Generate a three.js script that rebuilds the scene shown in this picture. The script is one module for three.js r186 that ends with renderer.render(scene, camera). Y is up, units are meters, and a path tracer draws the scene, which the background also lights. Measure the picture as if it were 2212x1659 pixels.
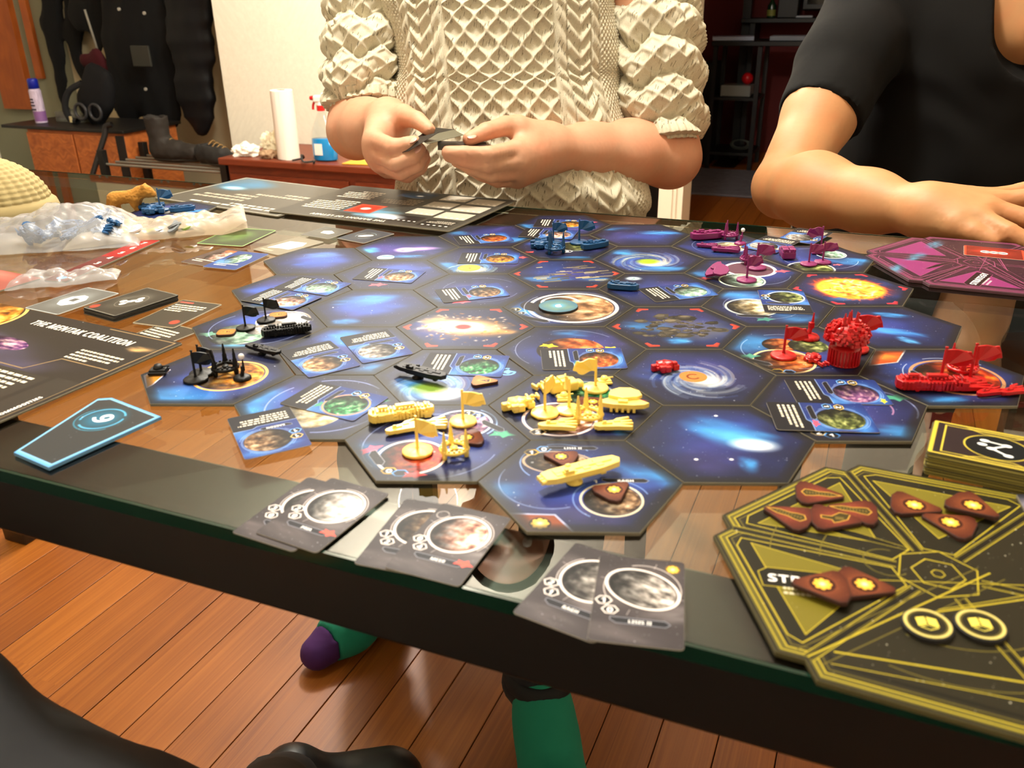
import * as THREE from 'three';
import { RoundedBoxGeometry } from 'three/addons/geometries/RoundedBoxGeometry.js';
import { ImprovedNoise } from 'three/addons/math/ImprovedNoise.js';
import { mergeGeometries, mergeVertices, toCreasedNormals } from 'three/addons/utils/BufferGeometryUtils.js';

// ---------- camera, light, exposure ----------
const scene = new THREE.Scene();
scene.background = new THREE.Color(0x000000);
const camera = new THREE.PerspectiveCamera(48.148, 2212 / 1659, 0.05, 30);
camera.position.set(-0.0189, 0.9991, 0.715);
camera.quaternion.setFromRotationMatrix(new THREE.Matrix4().set(
  0.99918086, -0.00144917, 0.04044145, 0, -0.01524251, 0.91227935, 0.4092848, 0, -0.03748703, -0.40956597, 0.91150998, 0, 0, 0, 0, 1));
camera.focus = 0.95; camera.userData.fStop = 13;
const renderer = new THREE.WebGLRenderer({ antialias: true });
renderer.toneMapping = THREE.LinearToneMapping;
renderer.toneMappingExposure = 1.0;
renderer.shadowMap.enabled = true;
const LAMP_COLOR = new THREE.Color().setRGB(1, 0.955, 0.87);
// lamp places (room frame: a along the table, b towards the photographer), height, candela, globe radius
const LAMPS = [
  { a: -0.3, b: -0.25, y: 2.12, cd: 8, r: 0.11 },
  { a: -1.15, b: -1.75, y: 2.22, cd: 12, r: 0.11 },
];

// ---------- helpers ----------
const ROT = -20.5 * Math.PI / 180, CR = Math.cos(ROT), SR = Math.sin(ROT);
const room = (a, y, b) => new THREE.Vector3(a * CR + b * SR, y, -a * SR + b * CR);
const V3 = (x, y, z) => new THREE.Vector3(x, y, z);
function rngOf(s) { return () => { s = (s + 0x6d2b79f5) | 0; let t = Math.imul(s ^ (s >>> 15), 1 | s); t = (t + Math.imul(t ^ (t >>> 7), 61 | t)) ^ t; return ((t ^ (t >>> 14)) >>> 0) / 4294967296; }; }
const PN = new ImprovedNoise(), noise = (x, y, z) => PN.noise(x + 31.7, y + 11.3, z + 7.1);
const fbm = (x, y, z, o = 4) => { let s = 0, a = 0.5; for (let i = 0; i < o; i++) { s += a * noise(x, y, z); x *= 2.03; y *= 2.03; z *= 2.03; a *= 0.5; } return s; };
const clamp = THREE.MathUtils.clamp, lerp = THREE.MathUtils.lerp, sstep = THREE.MathUtils.smoothstep;
const used = {};
function numbered(n) { const k = used[n] = (used[n] ?? -1) + 1; return k ? n + '_' + String(k).padStart(3, '0') : n; }
function tag(o, label, category, group, kind) { if (label) o.userData.label = label; if (category) o.userData.category = category; if (group) o.userData.group = group; if (kind) o.userData.kind = kind; return o; }
function shade(o) { o.castShadow = true; o.receiveShadow = true; return o; }
function thing(name, label, category, pos = [0, 0, 0], turn = 0, group) {
  const o = new THREE.Group(); o.name = numbered(name); o.position.set(...pos); o.rotation.y = turn; scene.add(o);
  return tag(o, label, category, group);
}
function part(name, geo, mat, parent) { const o = shade(new THREE.Mesh(geo, mat)); o.name = name; parent.add(o); return o; }
function solo(name, geo, mat, label, category, pos = [0, 0, 0], turn = 0, group) {
  const o = shade(new THREE.Mesh(geo, mat)); o.name = numbered(name); o.position.set(...pos); o.rotation.y = turn; scene.add(o);
  return tag(o, label, category, group);
}
function struct(name, geo, mat) { const o = shade(new THREE.Mesh(geo, mat)); o.name = numbered(name); o.userData.kind = 'structure'; scene.add(o); return o; }
function std(color, roughness = 0.6, more = {}) { const m = new THREE.MeshPhysicalMaterial({ roughness, metalness: 0, ...more }); if (color) m.color.set(color); return m; }
const merge = (list) => mergeGeometries(list.map((g) => { const q = g.index ? g.toNonIndexed() : g; for (const k of Object.keys(q.attributes)) if (!['position', 'normal', 'uv'].includes(k)) q.deleteAttribute(k); if (!q.attributes.uv) q.setAttribute('uv', new THREE.Float32BufferAttribute(new Float32Array(q.attributes.position.count * 2), 2)); return q; }));
const box = (w, h, d, x = 0, y = 0, z = 0, r = 0) => (r ? new RoundedBoxGeometry(w, h, d, 2, r) : new THREE.BoxGeometry(w, h, d)).translate(x, y, z);
const cyl = (r1, r2, h, x = 0, y = 0, z = 0, n = 16) => new THREE.CylinderGeometry(r1, r2, h, n).translate(x, y, z);
const tube = (pts, r, n = 24, k = 8, closed = false) => new THREE.TubeGeometry(new THREE.CatmullRomCurve3(pts.map((p) => V3(...p)), closed), n, r, k, closed);
function rod(a, b, r1, r2 = r1, n = 10) { const d = b.clone().sub(a), g = new THREE.CylinderGeometry(r2, r1, d.length(), n); g.applyQuaternion(new THREE.Quaternion().setFromUnitVectors(V3(0, 1, 0), d.clone().normalize())); const m = a.clone().add(b).multiplyScalar(0.5); return g.translate(m.x, m.y, m.z); }
const canvas = (w, h) => { const c = document.createElement('canvas'); c.width = w; c.height = h; return c; };
function ctex(c, srgb = true) { const t = new THREE.CanvasTexture(c); if (srgb) t.colorSpace = THREE.SRGBColorSpace; t.wrapS = t.wrapT = THREE.RepeatWrapping; t.magFilter = THREE.LinearFilter; return t; }
function pix(w, h, fn, srgb = true) { // colour texture from a function of pixel, values 0..255
  const d = new Uint8Array(w * h * 4);
  for (let y = 0, i = 0; y < h; y++) for (let x = 0; x < w; x++, i += 4) { const c = fn(x, y); d[i] = clamp(c[0], 0, 255); d[i + 1] = clamp(c[1], 0, 255); d[i + 2] = clamp(c[2], 0, 255); d[i + 3] = 255; }
  const t = new THREE.DataTexture(d, w, h); if (srgb) t.colorSpace = THREE.SRGBColorSpace; t.wrapS = t.wrapT = THREE.RepeatWrapping; t.magFilter = THREE.LinearFilter; t.needsUpdate = true; return t;
}
const wrapN = (u, v, f, seed, o = 4) => { const a = u * 2 * Math.PI, b = v * 2 * Math.PI; return fbm(Math.cos(a) * f + seed, Math.sin(a) * f + Math.cos(b) * f * 0.73 + seed * 2, Math.sin(b) * f - seed, o); };

// ---------- room: floor of separate boards, walls, ceiling, doorway, the further room ----------
function slabGeo(a0, a1, y0, y1, b0, b1) { // a box in the room frame, uv in metres
  const g = new THREE.BoxGeometry(a1 - a0, y1 - y0, b1 - b0), p = g.attributes.position, n = g.attributes.normal, uv = g.attributes.uv;
  for (let i = 0; i < p.count; i++) { const x = p.getX(i), y = p.getY(i), z = p.getZ(i); Math.abs(n.getY(i)) > 0.5 ? uv.setXY(i, x, z) : Math.abs(n.getX(i)) > 0.5 ? uv.setXY(i, z, y) : uv.setXY(i, x, y); }
  g.rotateY(ROT); const c = room((a0 + a1) / 2, (y0 + y1) / 2, (b0 + b1) / 2); return g.translate(c.x, c.y, c.z);
}
const wallTex = pix(256, 256, (x, y) => { const n = wrapN(x / 256, y / 256, 9, 3) * 10 + wrapN(x / 256, y / 256, 30, 5, 2) * 8; return [238 + n, 231 + n, 212 + n]; });
const mWall = std(null, 0.75, { map: wallTex, bumpMap: wallTex, bumpScale: 0.0006 });
const mNook = std('#d8cba6', 0.85), mGreyGreen = std('#84836a', 0.8), mWhitePaint = std('#efe6cf', 0.45), mCeil = std('#f1ead9', 0.9), mRedWall = std('#5c1210', 0.8);
const WB = -2.78, WE = [-2.7054,0.7133];
const mSub = std('#2a1608', 0.9);
const grainTex = [0, 1, 2].map((s) => { const r = rngOf(40 + s), lines = Array.from({ length: 26 }, () => [r(), r() * 0.5 + 0.5]);
  return pix(128, 1024, (x, y) => { const u = x / 128, v = y / 1024; const w = fbm(u * 3 + s * 9, v * 2.2, s * 4.4, 3) * 0.9, g = fbm(u * 16 + w * 5, v * 3.2, s + 2, 4), f = noise(u * 60, v * 7 + s, s * 3.1);
    const ring = Math.sin((u * 5 + w * 3.4 + fbm(u * 2, v * 1.1, s + 8, 2) * 3) * 6.28); const k = g * 26 + f * 9 + ring * 4;
    return [[146, 80, 22], [154, 86, 25], [138, 73, 18]][s].map((c, i) => c + k * [1, 0.8, 0.5][i]); }); });
const mBoards = grainTex.map((t) => std(null, 0.42, { map: t, bumpMap: t, bumpScale: 0.0003 }));
const floor = new THREE.Group(); floor.name = 'floor'; floor.userData.kind = 'structure'; floor.rotation.y = ROT; scene.add(floor);
part('subfloor', new THREE.BoxGeometry(7.4, 0.06, 8.2).translate(-1.4, -0.05, -1.7), mSub, floor);
{
  const r = rngOf(7), W = 0.083, lens = [3.1, 3.7, 4.3], cache = {};
  for (let i = 0; i < 62; i++) {
    const a = -1.98 + (i - 21) * W; let b = (i < 21 ? -2.7 : -4.45) - r() * 1.8;
    while (b < (i < 21 ? 0.3 : 1.1)) {
      const L = lens[Math.floor(r() * 3)], m = Math.floor(r() * 3), key = L + '_' + m, e = b + L;
      if (e > (i < 21 ? -2.6 : -4.3)) {
        if (!cache[key]) { const g = new RoundedBoxGeometry(W - 0.0016, 0.02, L - 0.0008, 1, 0.001), p = g.attributes.position, uv = g.attributes.uv; for (let q = 0; q < p.count; q++) uv.setXY(q, p.getX(q) / W + 0.5, p.getZ(q) / 1.9 + m * 0.37); cache[key] = g; }
        const o = part('floor_board', cache[key], mBoards[m], floor); o.position.set(a, -0.01 - r() * 0.0006, b + L / 2);
      }
      b = e;
    }
  }
}
const H = 2.45;
const backWall = new THREE.Group(); backWall.name = 'wall_back'; backWall.userData.kind = 'structure'; scene.add(backWall);
part('plaster', slabGeo(WE[0], -0.6, 0, H, WB - 0.14, WB), mWall, backWall);
part('header', slabGeo(-0.6, 1.72, 2.04, H, WB - 0.14, WB), mWall, backWall);
part('plaster', slabGeo(1.72, 2.2, 0, H, WB - 0.14, WB), mWall, backWall);
// doorway casing: stepped profile, jamb lining
const trim = new THREE.Group(); trim.name = 'trim_1'; trim.userData.kind = 'structure'; scene.add(trim);
part('casing', slabGeo(-0.622, -0.5, 0, 2.12, WB, WB + 0.02), mWhitePaint, trim);
part('bead', slabGeo(-0.628, -0.61, 0, 2.12, WB, WB + 0.03), mWhitePaint, trim);
part('bead', slabGeo(-0.53, -0.515, 0, 2.12, WB + 0.018, WB + 0.027), mWhitePaint, trim);
part('jamb', slabGeo(-0.6, -0.475, 0, 2.04, WB - 0.15, WB + 0.012), mWhitePaint, trim);
part('jamb', slabGeo(1.6, 1.722, 0, 2.04, WB - 0.15, WB + 0.012), mWhitePaint, trim);
part('casing', slabGeo(1.62, 1.74, 0, 2.12, WB, WB + 0.02), mWhitePaint, trim);
part('casing', slabGeo(-0.622, 1.74, 2.04, 2.14, WB, WB + 0.02), mWhitePaint, trim);
struct('baseboard_back', slabGeo(WE[0], -0.63, 0, 0.1, WB, WB + 0.015), mWhitePaint);
// coat recess on the left, side walls, the wall behind the photographer, ceiling
const recess = new THREE.Group(); recess.name = 'wall_recess'; recess.userData.kind = 'structure'; scene.add(recess);
part('plaster', slabGeo(-4.25, WE[0] + 0.06, 0, H, -3.42, -3.3), mNook, recess);
part('plaster', slabGeo(-5.05, -4.25, 0, H, -3.42, -3.31), mGreyGreen, recess);
part('return', slabGeo(WE[0], WE[0] + 0.06, 0, H, -3.3, WB - 0.001), mWall, recess);
struct('wall_left', slabGeo(-5.15, -5.05, 0, H, -3.42, 2.0), mWall);
struct('wall_right', slabGeo(2.2, 2.3, 0, H, WB - 0.14, 2.0), mWall);
struct('wall_front', slabGeo(-5.15, 2.3, 0, H, 2.0, 2.1), mWall);
struct('ceiling', slabGeo(-5.15, 2.3, H, H + 0.1, -5.9, 2.1), mCeil);
struct('wall_far', slabGeo(-2.6, 2.3, 0, H, -5.75, -5.6), mRedWall);
struct('wall_far_left', slabGeo(-2.6, -2.5, 0, H, -5.6, WB - 0.66), mRedWall);
struct('wall_far_right', slabGeo(2.2, 2.3, 0, H, -5.6, WB - 0.14), mRedWall);
const mPine = std(null, 0.55, { map: grainTex[1] }); mPine.color.set('#ffe0b0');
{
  const t2 = new THREE.Group(); t2.name = 'trim_2'; t2.userData.kind = 'structure'; scene.add(t2);
  part('board', slabGeo(-4.86, -4.62, 0.42, H, -3.31, -3.27), mPine, t2);
  part('board', slabGeo(-4.545, -4.49, 0.6, H, -3.31, -3.285), mPine, t2);
}

// ---------- lamps: opal globes under the ceiling ----------
const LAMP_TEXT = ['opal glass globe lamp hanging over the glass table', 'opal glass globe lamp hanging in front of the cream back wall'];
LAMPS.forEach((L, i) => {
  const p = room(L.a, L.y, L.b), t = thing('ceiling_lamp', LAMP_TEXT[i], 'lamp', [p.x, 0, p.z]);
  const glow = std('#fff4dc', 0.5); glow.emissive.copy(LAMP_COLOR); glow.emissiveIntensity = 4;
  part('globe', new THREE.SphereGeometry(L.r, 32, 20).translate(0, L.y, 0), glow, t);
  part('canopy', cyl(0.06, 0.05, 0.03, 0, H - 0.015, 0, 24), std('#cfc8b8', 0.4), t);
  part('stem', cyl(0.008, 0.008, H - L.y - L.r, 0, (H + L.y + L.r) / 2, 0), std('#cfc8b8', 0.4), t);
  const light = new THREE.PointLight(LAMP_COLOR, L.cd, 0, 2); light.position.set(0, L.y, 0); light.castShadow = true; light.shadow.radius = L.r / 0.02; t.add(light);
});
// ---------- glass-topped table ----------
const TH = 0.75, T0 = -1.33, T1 = 0.82, TB0 = -0.3585, TB1 = 0.386;
{
  const t = thing('glass_table', 'long dark wood table with a clear glass top and green glass edge', 'table', [0, 0, 0], ROT);
  const mGlass = new THREE.MeshPhysicalMaterial({ color: '#eef6ee', roughness: 0, transmission: 1, thickness: 0, ior: 1.6 });
  const mEdge = std('#0b2a1e', 0.12), mWood = std('#17110d', 0.38), L = T1 - T0, D = TB1 - TB0, ca = (T0 + T1) / 2, cb = (TB0 + TB1) / 2, g = 0.008;
  part('glass_top', box(L - 0.004, g - 0.0004, D - 0.004, ca, TH - g / 2 - 0.0002, cb), mGlass, t);
  const edge = [[L, ca, TB0], [L, ca, TB1]].map(([w, x, z]) => box(w, g, 0.002, x, TH - g / 2, z)).concat([T0, T1].map((x) => box(0.002, g, D, x, TH - g / 2, cb)));
  part('glass_edge', merge(edge), mEdge, t);
  const fw = 0.062, fh = 0.042, fy = TH - g - fh / 2;
  part('rail', box(L - 0.004, fh, fw, ca, fy, TB1 - fw / 2 - 0.003, 0.003), mWood, t);
  part('rail', box(L - 0.004, fh, fw, ca, fy, TB0 + fw / 2 + 0.003, 0.003), mWood, t);
  for (const x of [T0 + fw / 2 + 0.003, T1 - fw / 2 - 0.003]) part('rail', box(fw, fh, D - fw * 2 - 0.006, x, fy, cb, 0.003), mWood, t);
  for (const x of [T0 + 0.045, T1 - 0.045]) for (const z of [TB0 + 0.045, TB1 - 0.045]) part('leg', box(0.06, fy - fh / 2, 0.06, x, (fy - fh / 2) / 2, z, 0.003), mWood, t);
}
// ---------- printed card and board: an atlas of drawn faces, slabs of card with a bevelled rim ----------
class Atlas {
  constructor(cw, ch, cols, rows, gloss = 0.42) { Object.assign(this, { cw, ch, cols, rows, n: 0 }); this.c = canvas(cw * cols, ch * rows); this.x = this.c.getContext('2d'); this.m = std(null, gloss, { specularIntensity: 0.28 }); }
  draw(fn) { const i = this.n++, x0 = (i % this.cols) * this.cw, y0 = Math.floor(i / this.cols) * this.ch, x = this.x; x.save(); x.beginPath(); x.rect(x0, y0, this.cw, this.ch); x.clip(); x.translate(x0, y0); fn(x, this.cw, this.ch); x.restore();
    return { u: (s) => (x0 + 1 + s * (this.cw - 2)) / this.c.width, v: (s) => 1 - (y0 + 1 + s * (this.ch - 2)) / this.c.height, m: this.m }; }
  done() { this.m.map = ctex(this.c); this.m.needsUpdate = true; }
}
const mCore = std('#6e6856', 0.8), mCoreDark = std('#1d1c1d', 0.7), mCardEdge = std('#8a8478', 0.8);
// outline [[x, z] ...] counter-clockwise seen from above with z towards the viewer; face uv from the box [x0, z0, x1, z1]
function slab(pts, th, cell, bb, edge = mCore, bev = 0.0003) {
  let area = 0; for (let i = 0; i < pts.length; i++) { const [a, b] = pts[i], [c, d] = pts[(i + 1) % pts.length]; area += a * d - c * b; }
  if (area < 0) pts = pts.slice().reverse(); // positive area in (x, z): clockwise seen from above
  const n = pts.length, P = [], UV = [], top = [], side = [];
  const inner = pts.map(([x, z], i) => { const [ax, az] = pts[(i + n - 1) % n], [bx, bz] = pts[(i + 1) % n], d1 = Math.hypot(x - ax, z - az) || 1, d2 = Math.hypot(bx - x, bz - z) || 1; let nx = -(z - az) / d1 - (bz - z) / d2, nz = (x - ax) / d1 + (bx - x) / d2; const l = Math.hypot(nx, nz) || 1; return [x + nx / l * bev, z + nz / l * bev]; });
  const put = (x, y, z) => { P.push(x, y, z); UV.push(cell ? cell.u((x - bb[0]) / (bb[2] - bb[0])) : 0, cell ? cell.v((z - bb[1]) / (bb[3] - bb[1])) : 0); return P.length / 3 - 1; };
  const tris = THREE.ShapeUtils.triangulateShape(inner.map(([x, z]) => new THREE.Vector2(x, z)), []);
  const t0 = P.length / 3; inner.forEach(([x, z]) => put(x, th, z)); for (const [a, b, c] of tris) top.push(t0 + a, t0 + c, t0 + b);
  for (let i = 0; i < n; i++) { const j = (i + 1) % n, q = (A, ya, B, yb) => { const a = put(A[i][0], ya, A[i][1]), b = put(A[j][0], ya, A[j][1]), c = put(B[j][0], yb, B[j][1]), d = put(B[i][0], yb, B[i][1]); side.push(a, b, c, a, c, d); };
    q(inner, th, pts, th - bev); q(pts, th - bev, pts, 0); }
  const b0 = P.length / 3; pts.forEach(([x, z]) => put(x, 0, z)); for (const [a, b, c] of tris) side.push(b0 + a, b0 + b, b0 + c);
  const g = new THREE.BufferGeometry(); g.setAttribute('position', new THREE.Float32BufferAttribute(P, 3)); g.setAttribute('uv', new THREE.Float32BufferAttribute(UV, 2)); g.setIndex([...top, ...side]);
  g.addGroup(0, top.length, 0); g.addGroup(top.length, side.length, 1);
  const q = g.toNonIndexed(); q.computeVertexNormals(); q.clearGroups(); q.addGroup(0, top.length, 0); q.addGroup(top.length, side.length, 1);
  q.userData.mats = [cell ? cell.m : edge, edge]; return q;
}
const rrect = (w, h, r, n = 4) => { const o = []; for (const [cx, cz, a0] of [[w / 2 - r, h / 2 - r, 0], [-w / 2 + r, h / 2 - r, 1], [-w / 2 + r, -h / 2 + r, 2], [w / 2 - r, -h / 2 + r, 3]]) for (let i = 0; i <= n; i++) { const a = (a0 + i / n) * Math.PI / 2; o.push([cx + Math.cos(a) * r, cz + Math.sin(a) * r]); } return o; };
// ---- drawing of the prints ----
function blob(x, cx, cy, rx, ry, rot, col, a = 1, hard = 0) { x.save(); x.translate(cx, cy); x.rotate(rot); x.scale(rx, ry); const g = x.createRadialGradient(0, 0, 0, 0, 0, 1), c = new THREE.Color(col), s = (al) => `rgba(${Math.round(c.r ** (1 / 2.2) * 255)},${Math.round(c.g ** (1 / 2.2) * 255)},${Math.round(c.b ** (1 / 2.2) * 255)},${al})`; g.addColorStop(hard, s(a)); g.addColorStop(hard + (1 - hard) * 0.55, s(a * 0.4)); g.addColorStop(1, s(0)); x.fillStyle = g; x.fillRect(-1, -1, 2, 2); x.restore(); }
function cloud(x, cx, cy, rx, ry, rot, col, a, seed, n = 14) { const r = rngOf(seed); blob(x, cx, cy, rx, ry, rot, col, a * 0.7); for (let i = 0; i < n; i++) { const t = r() * 6.28, d = Math.sqrt(r()) * 0.7, px = Math.cos(t) * d * rx, py = Math.sin(t) * d * ry, s = 0.15 + r() * 0.35; blob(x, cx + px * Math.cos(rot) - py * Math.sin(rot), cy + px * Math.sin(rot) + py * Math.cos(rot), rx * s * 1.3, ry * s, rot + (r() - 0.5) * 0.8, col, a * (0.2 + r() * 0.3)); } }
function stars(x, x0, y0, w, h, n, s, seed, col = '225,228,240') { const r = rngOf(seed); for (let i = 0; i < n; i++) { x.fillStyle = `rgba(${col},${0.25 + r() * 0.6})`; const k = s * (0.4 + r() * r() * 1.2); x.fillRect(x0 + r() * w, y0 + r() * h, k, k); } }
const sprites = {};
function sprite(pal, seed) { // a printed globe: land and cloud noise between three inks, with the drawn crescent of the artwork
  const key = pal.join() + seed; if (sprites[key]) return sprites[key];
  const S = 128, c = canvas(S, S), x = c.getContext('2d'), im = x.createImageData(S, S), P = pal.map((h) => { const k = parseInt(h.slice(1), 16); return [k >> 16, (k >> 8) & 255, k & 255]; });
  for (let j = 0, i = 0; j < S; j++) for (let k = 0; k < S; k++, i += 4) {
    const u = (k / S) * 2 - 1, v = (j / S) * 2 - 1, d = u * u + v * v; if (d > 1) continue; const w = Math.sqrt(1 - d);
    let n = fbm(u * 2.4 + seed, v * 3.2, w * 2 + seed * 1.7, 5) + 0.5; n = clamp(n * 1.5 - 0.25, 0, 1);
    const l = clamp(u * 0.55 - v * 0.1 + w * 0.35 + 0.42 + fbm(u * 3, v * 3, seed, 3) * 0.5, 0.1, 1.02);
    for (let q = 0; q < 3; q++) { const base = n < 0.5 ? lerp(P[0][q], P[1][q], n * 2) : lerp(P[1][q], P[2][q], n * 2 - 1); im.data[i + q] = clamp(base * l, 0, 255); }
    im.data[i + 3] = 255 * clamp((1 - Math.sqrt(d)) * 40, 0, 1);
  }
  x.putImageData(im, 0, 0); return (sprites[key] = c);
}
const INK = { tan: ['#54361f', '#b08258', '#f0d6b4'], cream: ['#8a7448', '#e0cfa4', '#fff8e8'], orange: ['#5e200a', '#c05a1e', '#f0a868'], red: ['#4a0a04', '#b82a0a', '#e07030'], lava: ['#300804', '#98280c', '#f07820'], green: ['#0a2412', '#1f7a44', '#b8e8b0'], pale: ['#4a6a58', '#9cc4ac', '#eefaf0'], grey: ['#3c3836', '#97908a', '#f6f0ea'], pink: ['#6a3c30', '#e0a890', '#fff0ea'], purple: ['#32184a', '#8a5a84', '#eac8c0'], brown: ['#2a1c12', '#7a5a3c', '#c8b090'], olive: ['#161c0e', '#5a6430', '#c0c480'], amber: ['#4a2608', '#c07820', '#f0bc60'], white: ['#b8aca0', '#f4eee8', '#ffffff'] };
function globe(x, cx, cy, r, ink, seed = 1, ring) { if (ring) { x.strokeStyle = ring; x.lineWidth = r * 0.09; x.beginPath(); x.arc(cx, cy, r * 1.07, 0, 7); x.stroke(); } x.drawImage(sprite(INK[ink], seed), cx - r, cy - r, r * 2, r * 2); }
function arcs(x, cx, cy, r, col, w, list = [[0.3, 1.6], [2.4, 3.9], [4.4, 5.6]]) { x.strokeStyle = col; x.lineWidth = w; for (const [a, b] of list) { x.beginPath(); x.arc(cx, cy, r, a, b); x.stroke(); } }
function poly(x, pts, fill, stroke, w) { x.beginPath(); pts.forEach(([a, b], i) => (i ? x.lineTo(a, b) : x.moveTo(a, b))); x.closePath(); if (fill) { x.fillStyle = fill; x.fill(); } if (stroke) { x.strokeStyle = stroke; x.lineWidth = w; x.stroke(); } }
function hexIcon(x, cx, cy, r, edge, txt, rot = 0) { x.save(); x.translate(cx, cy); x.rotate(rot); poly(x, [0, 1, 2, 3, 4, 5].map((k) => [Math.cos(k * 1.0472) * r * 1.25, Math.sin(k * 1.0472) * r]), '#14141c', edge, r * 0.22); if (txt) word(x, txt, 0, r * 0.55, r * 1.5, '#fff'); x.restore(); }
function word(x, t, cx, by, size, col, align = 'center', stretch = 1.25) { x.save(); x.translate(cx, by); x.scale(stretch * size / 20, size / 20); x.font = 'bold 20px sans-serif'; x.textAlign = align; x.fillStyle = col; x.fillText(t, 0, 0); x.restore(); }
function wordFit(x, t, x0, by, w, size, col) { x.save(); x.font = 'bold 20px sans-serif'; const m = x.measureText(t).width; x.translate(x0, by); x.scale(w / m, size / 20); x.fillStyle = col; x.textAlign = 'left'; x.fillText(t, 0, 0); x.restore(); }
function banner(x, cx, cy, w, h, t, rot = 0) { x.save(); x.translate(cx, cy); x.rotate(rot); poly(x, [[-w / 2, -h / 2], [w / 2 - h * 0.6, -h / 2], [w / 2, 0], [w / 2 - h * 0.5, h / 2], [-w / 2 + h * 0.7, h / 2], [-w / 2, 0]], '#15151b', 'rgba(170,175,190,.7)', h * 0.1); if (t) word(x, t, 0, h * 0.3, h * 0.72, '#fff', 'center', 1.1); x.restore(); }
function lines(x, x0, y0, w, h, n, col, seed) { const r = rngOf(seed), lh = h / n; x.fillStyle = col; for (let i = 0; i < n; i++) { let u = 0, end = i === n - 1 ? 0.4 + r() * 0.3 : 0.86 + r() * 0.14; while (u < end) { const k = 0.03 + r() * 0.09; x.fillRect(x0 + u * w, y0 + i * lh + lh * 0.2, Math.min(k, end - u) * w, lh * 0.52); u += k + 0.02; } } }
function rocket(x, cx, cy, s, col, rot = 0) { x.save(); x.translate(cx, cy); x.rotate(rot); x.scale(s, s); poly(x, [[-1, 0.5], [-0.7, -0.1], [-0.9, -0.3], [-0.2, -0.25], [0.1, -0.6], [0.35, -0.25], [1, 0], [0.4, 0.2], [0.1, 0.6], [-0.2, 0.3], [-0.6, 0.35]], col); x.restore(); }
function swirl(x, cx, cy, r, inks, seed) { const q = rngOf(seed); for (let i = 0; i < 90; i++) { const a0 = q() * 6.28, rr = r * (0.35 + q() * 0.65); x.strokeStyle = inks[Math.floor(q() * inks.length)]; x.globalAlpha = 0.10 + q() * 0.22; x.lineWidth = r * (0.03 + q() * 0.07); x.beginPath(); for (let k = 0; k <= 12; k++) { const a = a0 + k * 0.12, d = rr * (1 - k * 0.03); k ? x.lineTo(cx + Math.cos(a) * d, cy + Math.sin(a) * d) : x.moveTo(cx + Math.cos(a) * d, cy + Math.sin(a) * d); } x.stroke(); } x.globalAlpha = 1; }
// ---------- the map: 37 hexagonal tiles of board, and one more beside the bags ----------
const S = 0.0575, TT = 0.002, HEXAT = [0, 1, 2].map(() => new Atlas(512, 444, 4, 4, 0.45));
const HEXPTS = [0, 1, 2, 3, 4, 5].map((i) => [Math.cos(i * Math.PI / 3) * (S - 0.0004), Math.sin(i * Math.PI / 3) * (S - 0.0004)]);
const BLUE = '#3f9fe8', DEEP = '#2c54b8', VIO = '#6a58b8';
function space(x, seed, glow = 0.5) {
  const r = rngOf(seed * 77 + 5); x.fillStyle = '#141a38'; x.fillRect(-1, -0.9, 2, 1.8);
  for (let i = 0; i < 5; i++) cloud(x, (r() - 0.5) * 0.9, (r() - 0.5) * 0.8, 0.5 + r() * 0.4, 0.3 + r() * 0.25, r() * 3, [DEEP, '#2c3c9c', VIO][i % 3], glow * 0.7, seed * 9 + i, 8);
}
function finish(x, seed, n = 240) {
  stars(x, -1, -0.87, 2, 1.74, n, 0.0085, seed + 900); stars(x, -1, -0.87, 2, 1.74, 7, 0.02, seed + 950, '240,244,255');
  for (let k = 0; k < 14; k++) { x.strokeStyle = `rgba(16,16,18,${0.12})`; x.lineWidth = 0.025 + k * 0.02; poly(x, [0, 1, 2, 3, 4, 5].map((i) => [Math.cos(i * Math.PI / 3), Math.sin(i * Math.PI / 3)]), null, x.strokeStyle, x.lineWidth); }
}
function danger(x, col = '#e8402c') { for (let i = 0; i < 6; i++) { x.save(); x.rotate(i * Math.PI / 3); x.translate(0.86, 0); poly(x, [[0.05, 0], [-0.045, -0.115], [-0.085, -0.09], [-0.045, 0], [-0.085, 0.09], [-0.045, 0.115]], col); x.restore(); } }
function rocks(x, seed) { const r = rngOf(seed); for (let i = 0; i < 60; i++) { const a = r() * 6.28, d = Math.sqrt(r()) * 0.62, cx = Math.cos(a) * d * 1.05, cy = Math.sin(a) * d * 0.85, s = 0.03 + r() * r() * 0.12, n = 7, o = []; for (let k = 0; k < n; k++) { const t = k / n * 6.28, q = s * (0.6 + r() * 0.5); o.push([cx + Math.cos(t) * q * 1.5, cy + Math.sin(t) * q]); } const g = 26 + r() * 46; poly(x, o, `rgb(${g | 0},${(g * 0.93) | 0},${(g * 0.8) | 0})`); poly(x, o.map(([a, b]) => [cx + (a - cx) * 0.6 - s * 0.2, cy + (b - cy) * 0.55 - s * 0.15]), `rgba(${(g * 1.7) | 0},${(g * 1.55) | 0},${(g * 1.25) | 0},.75)`); } }
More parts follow.
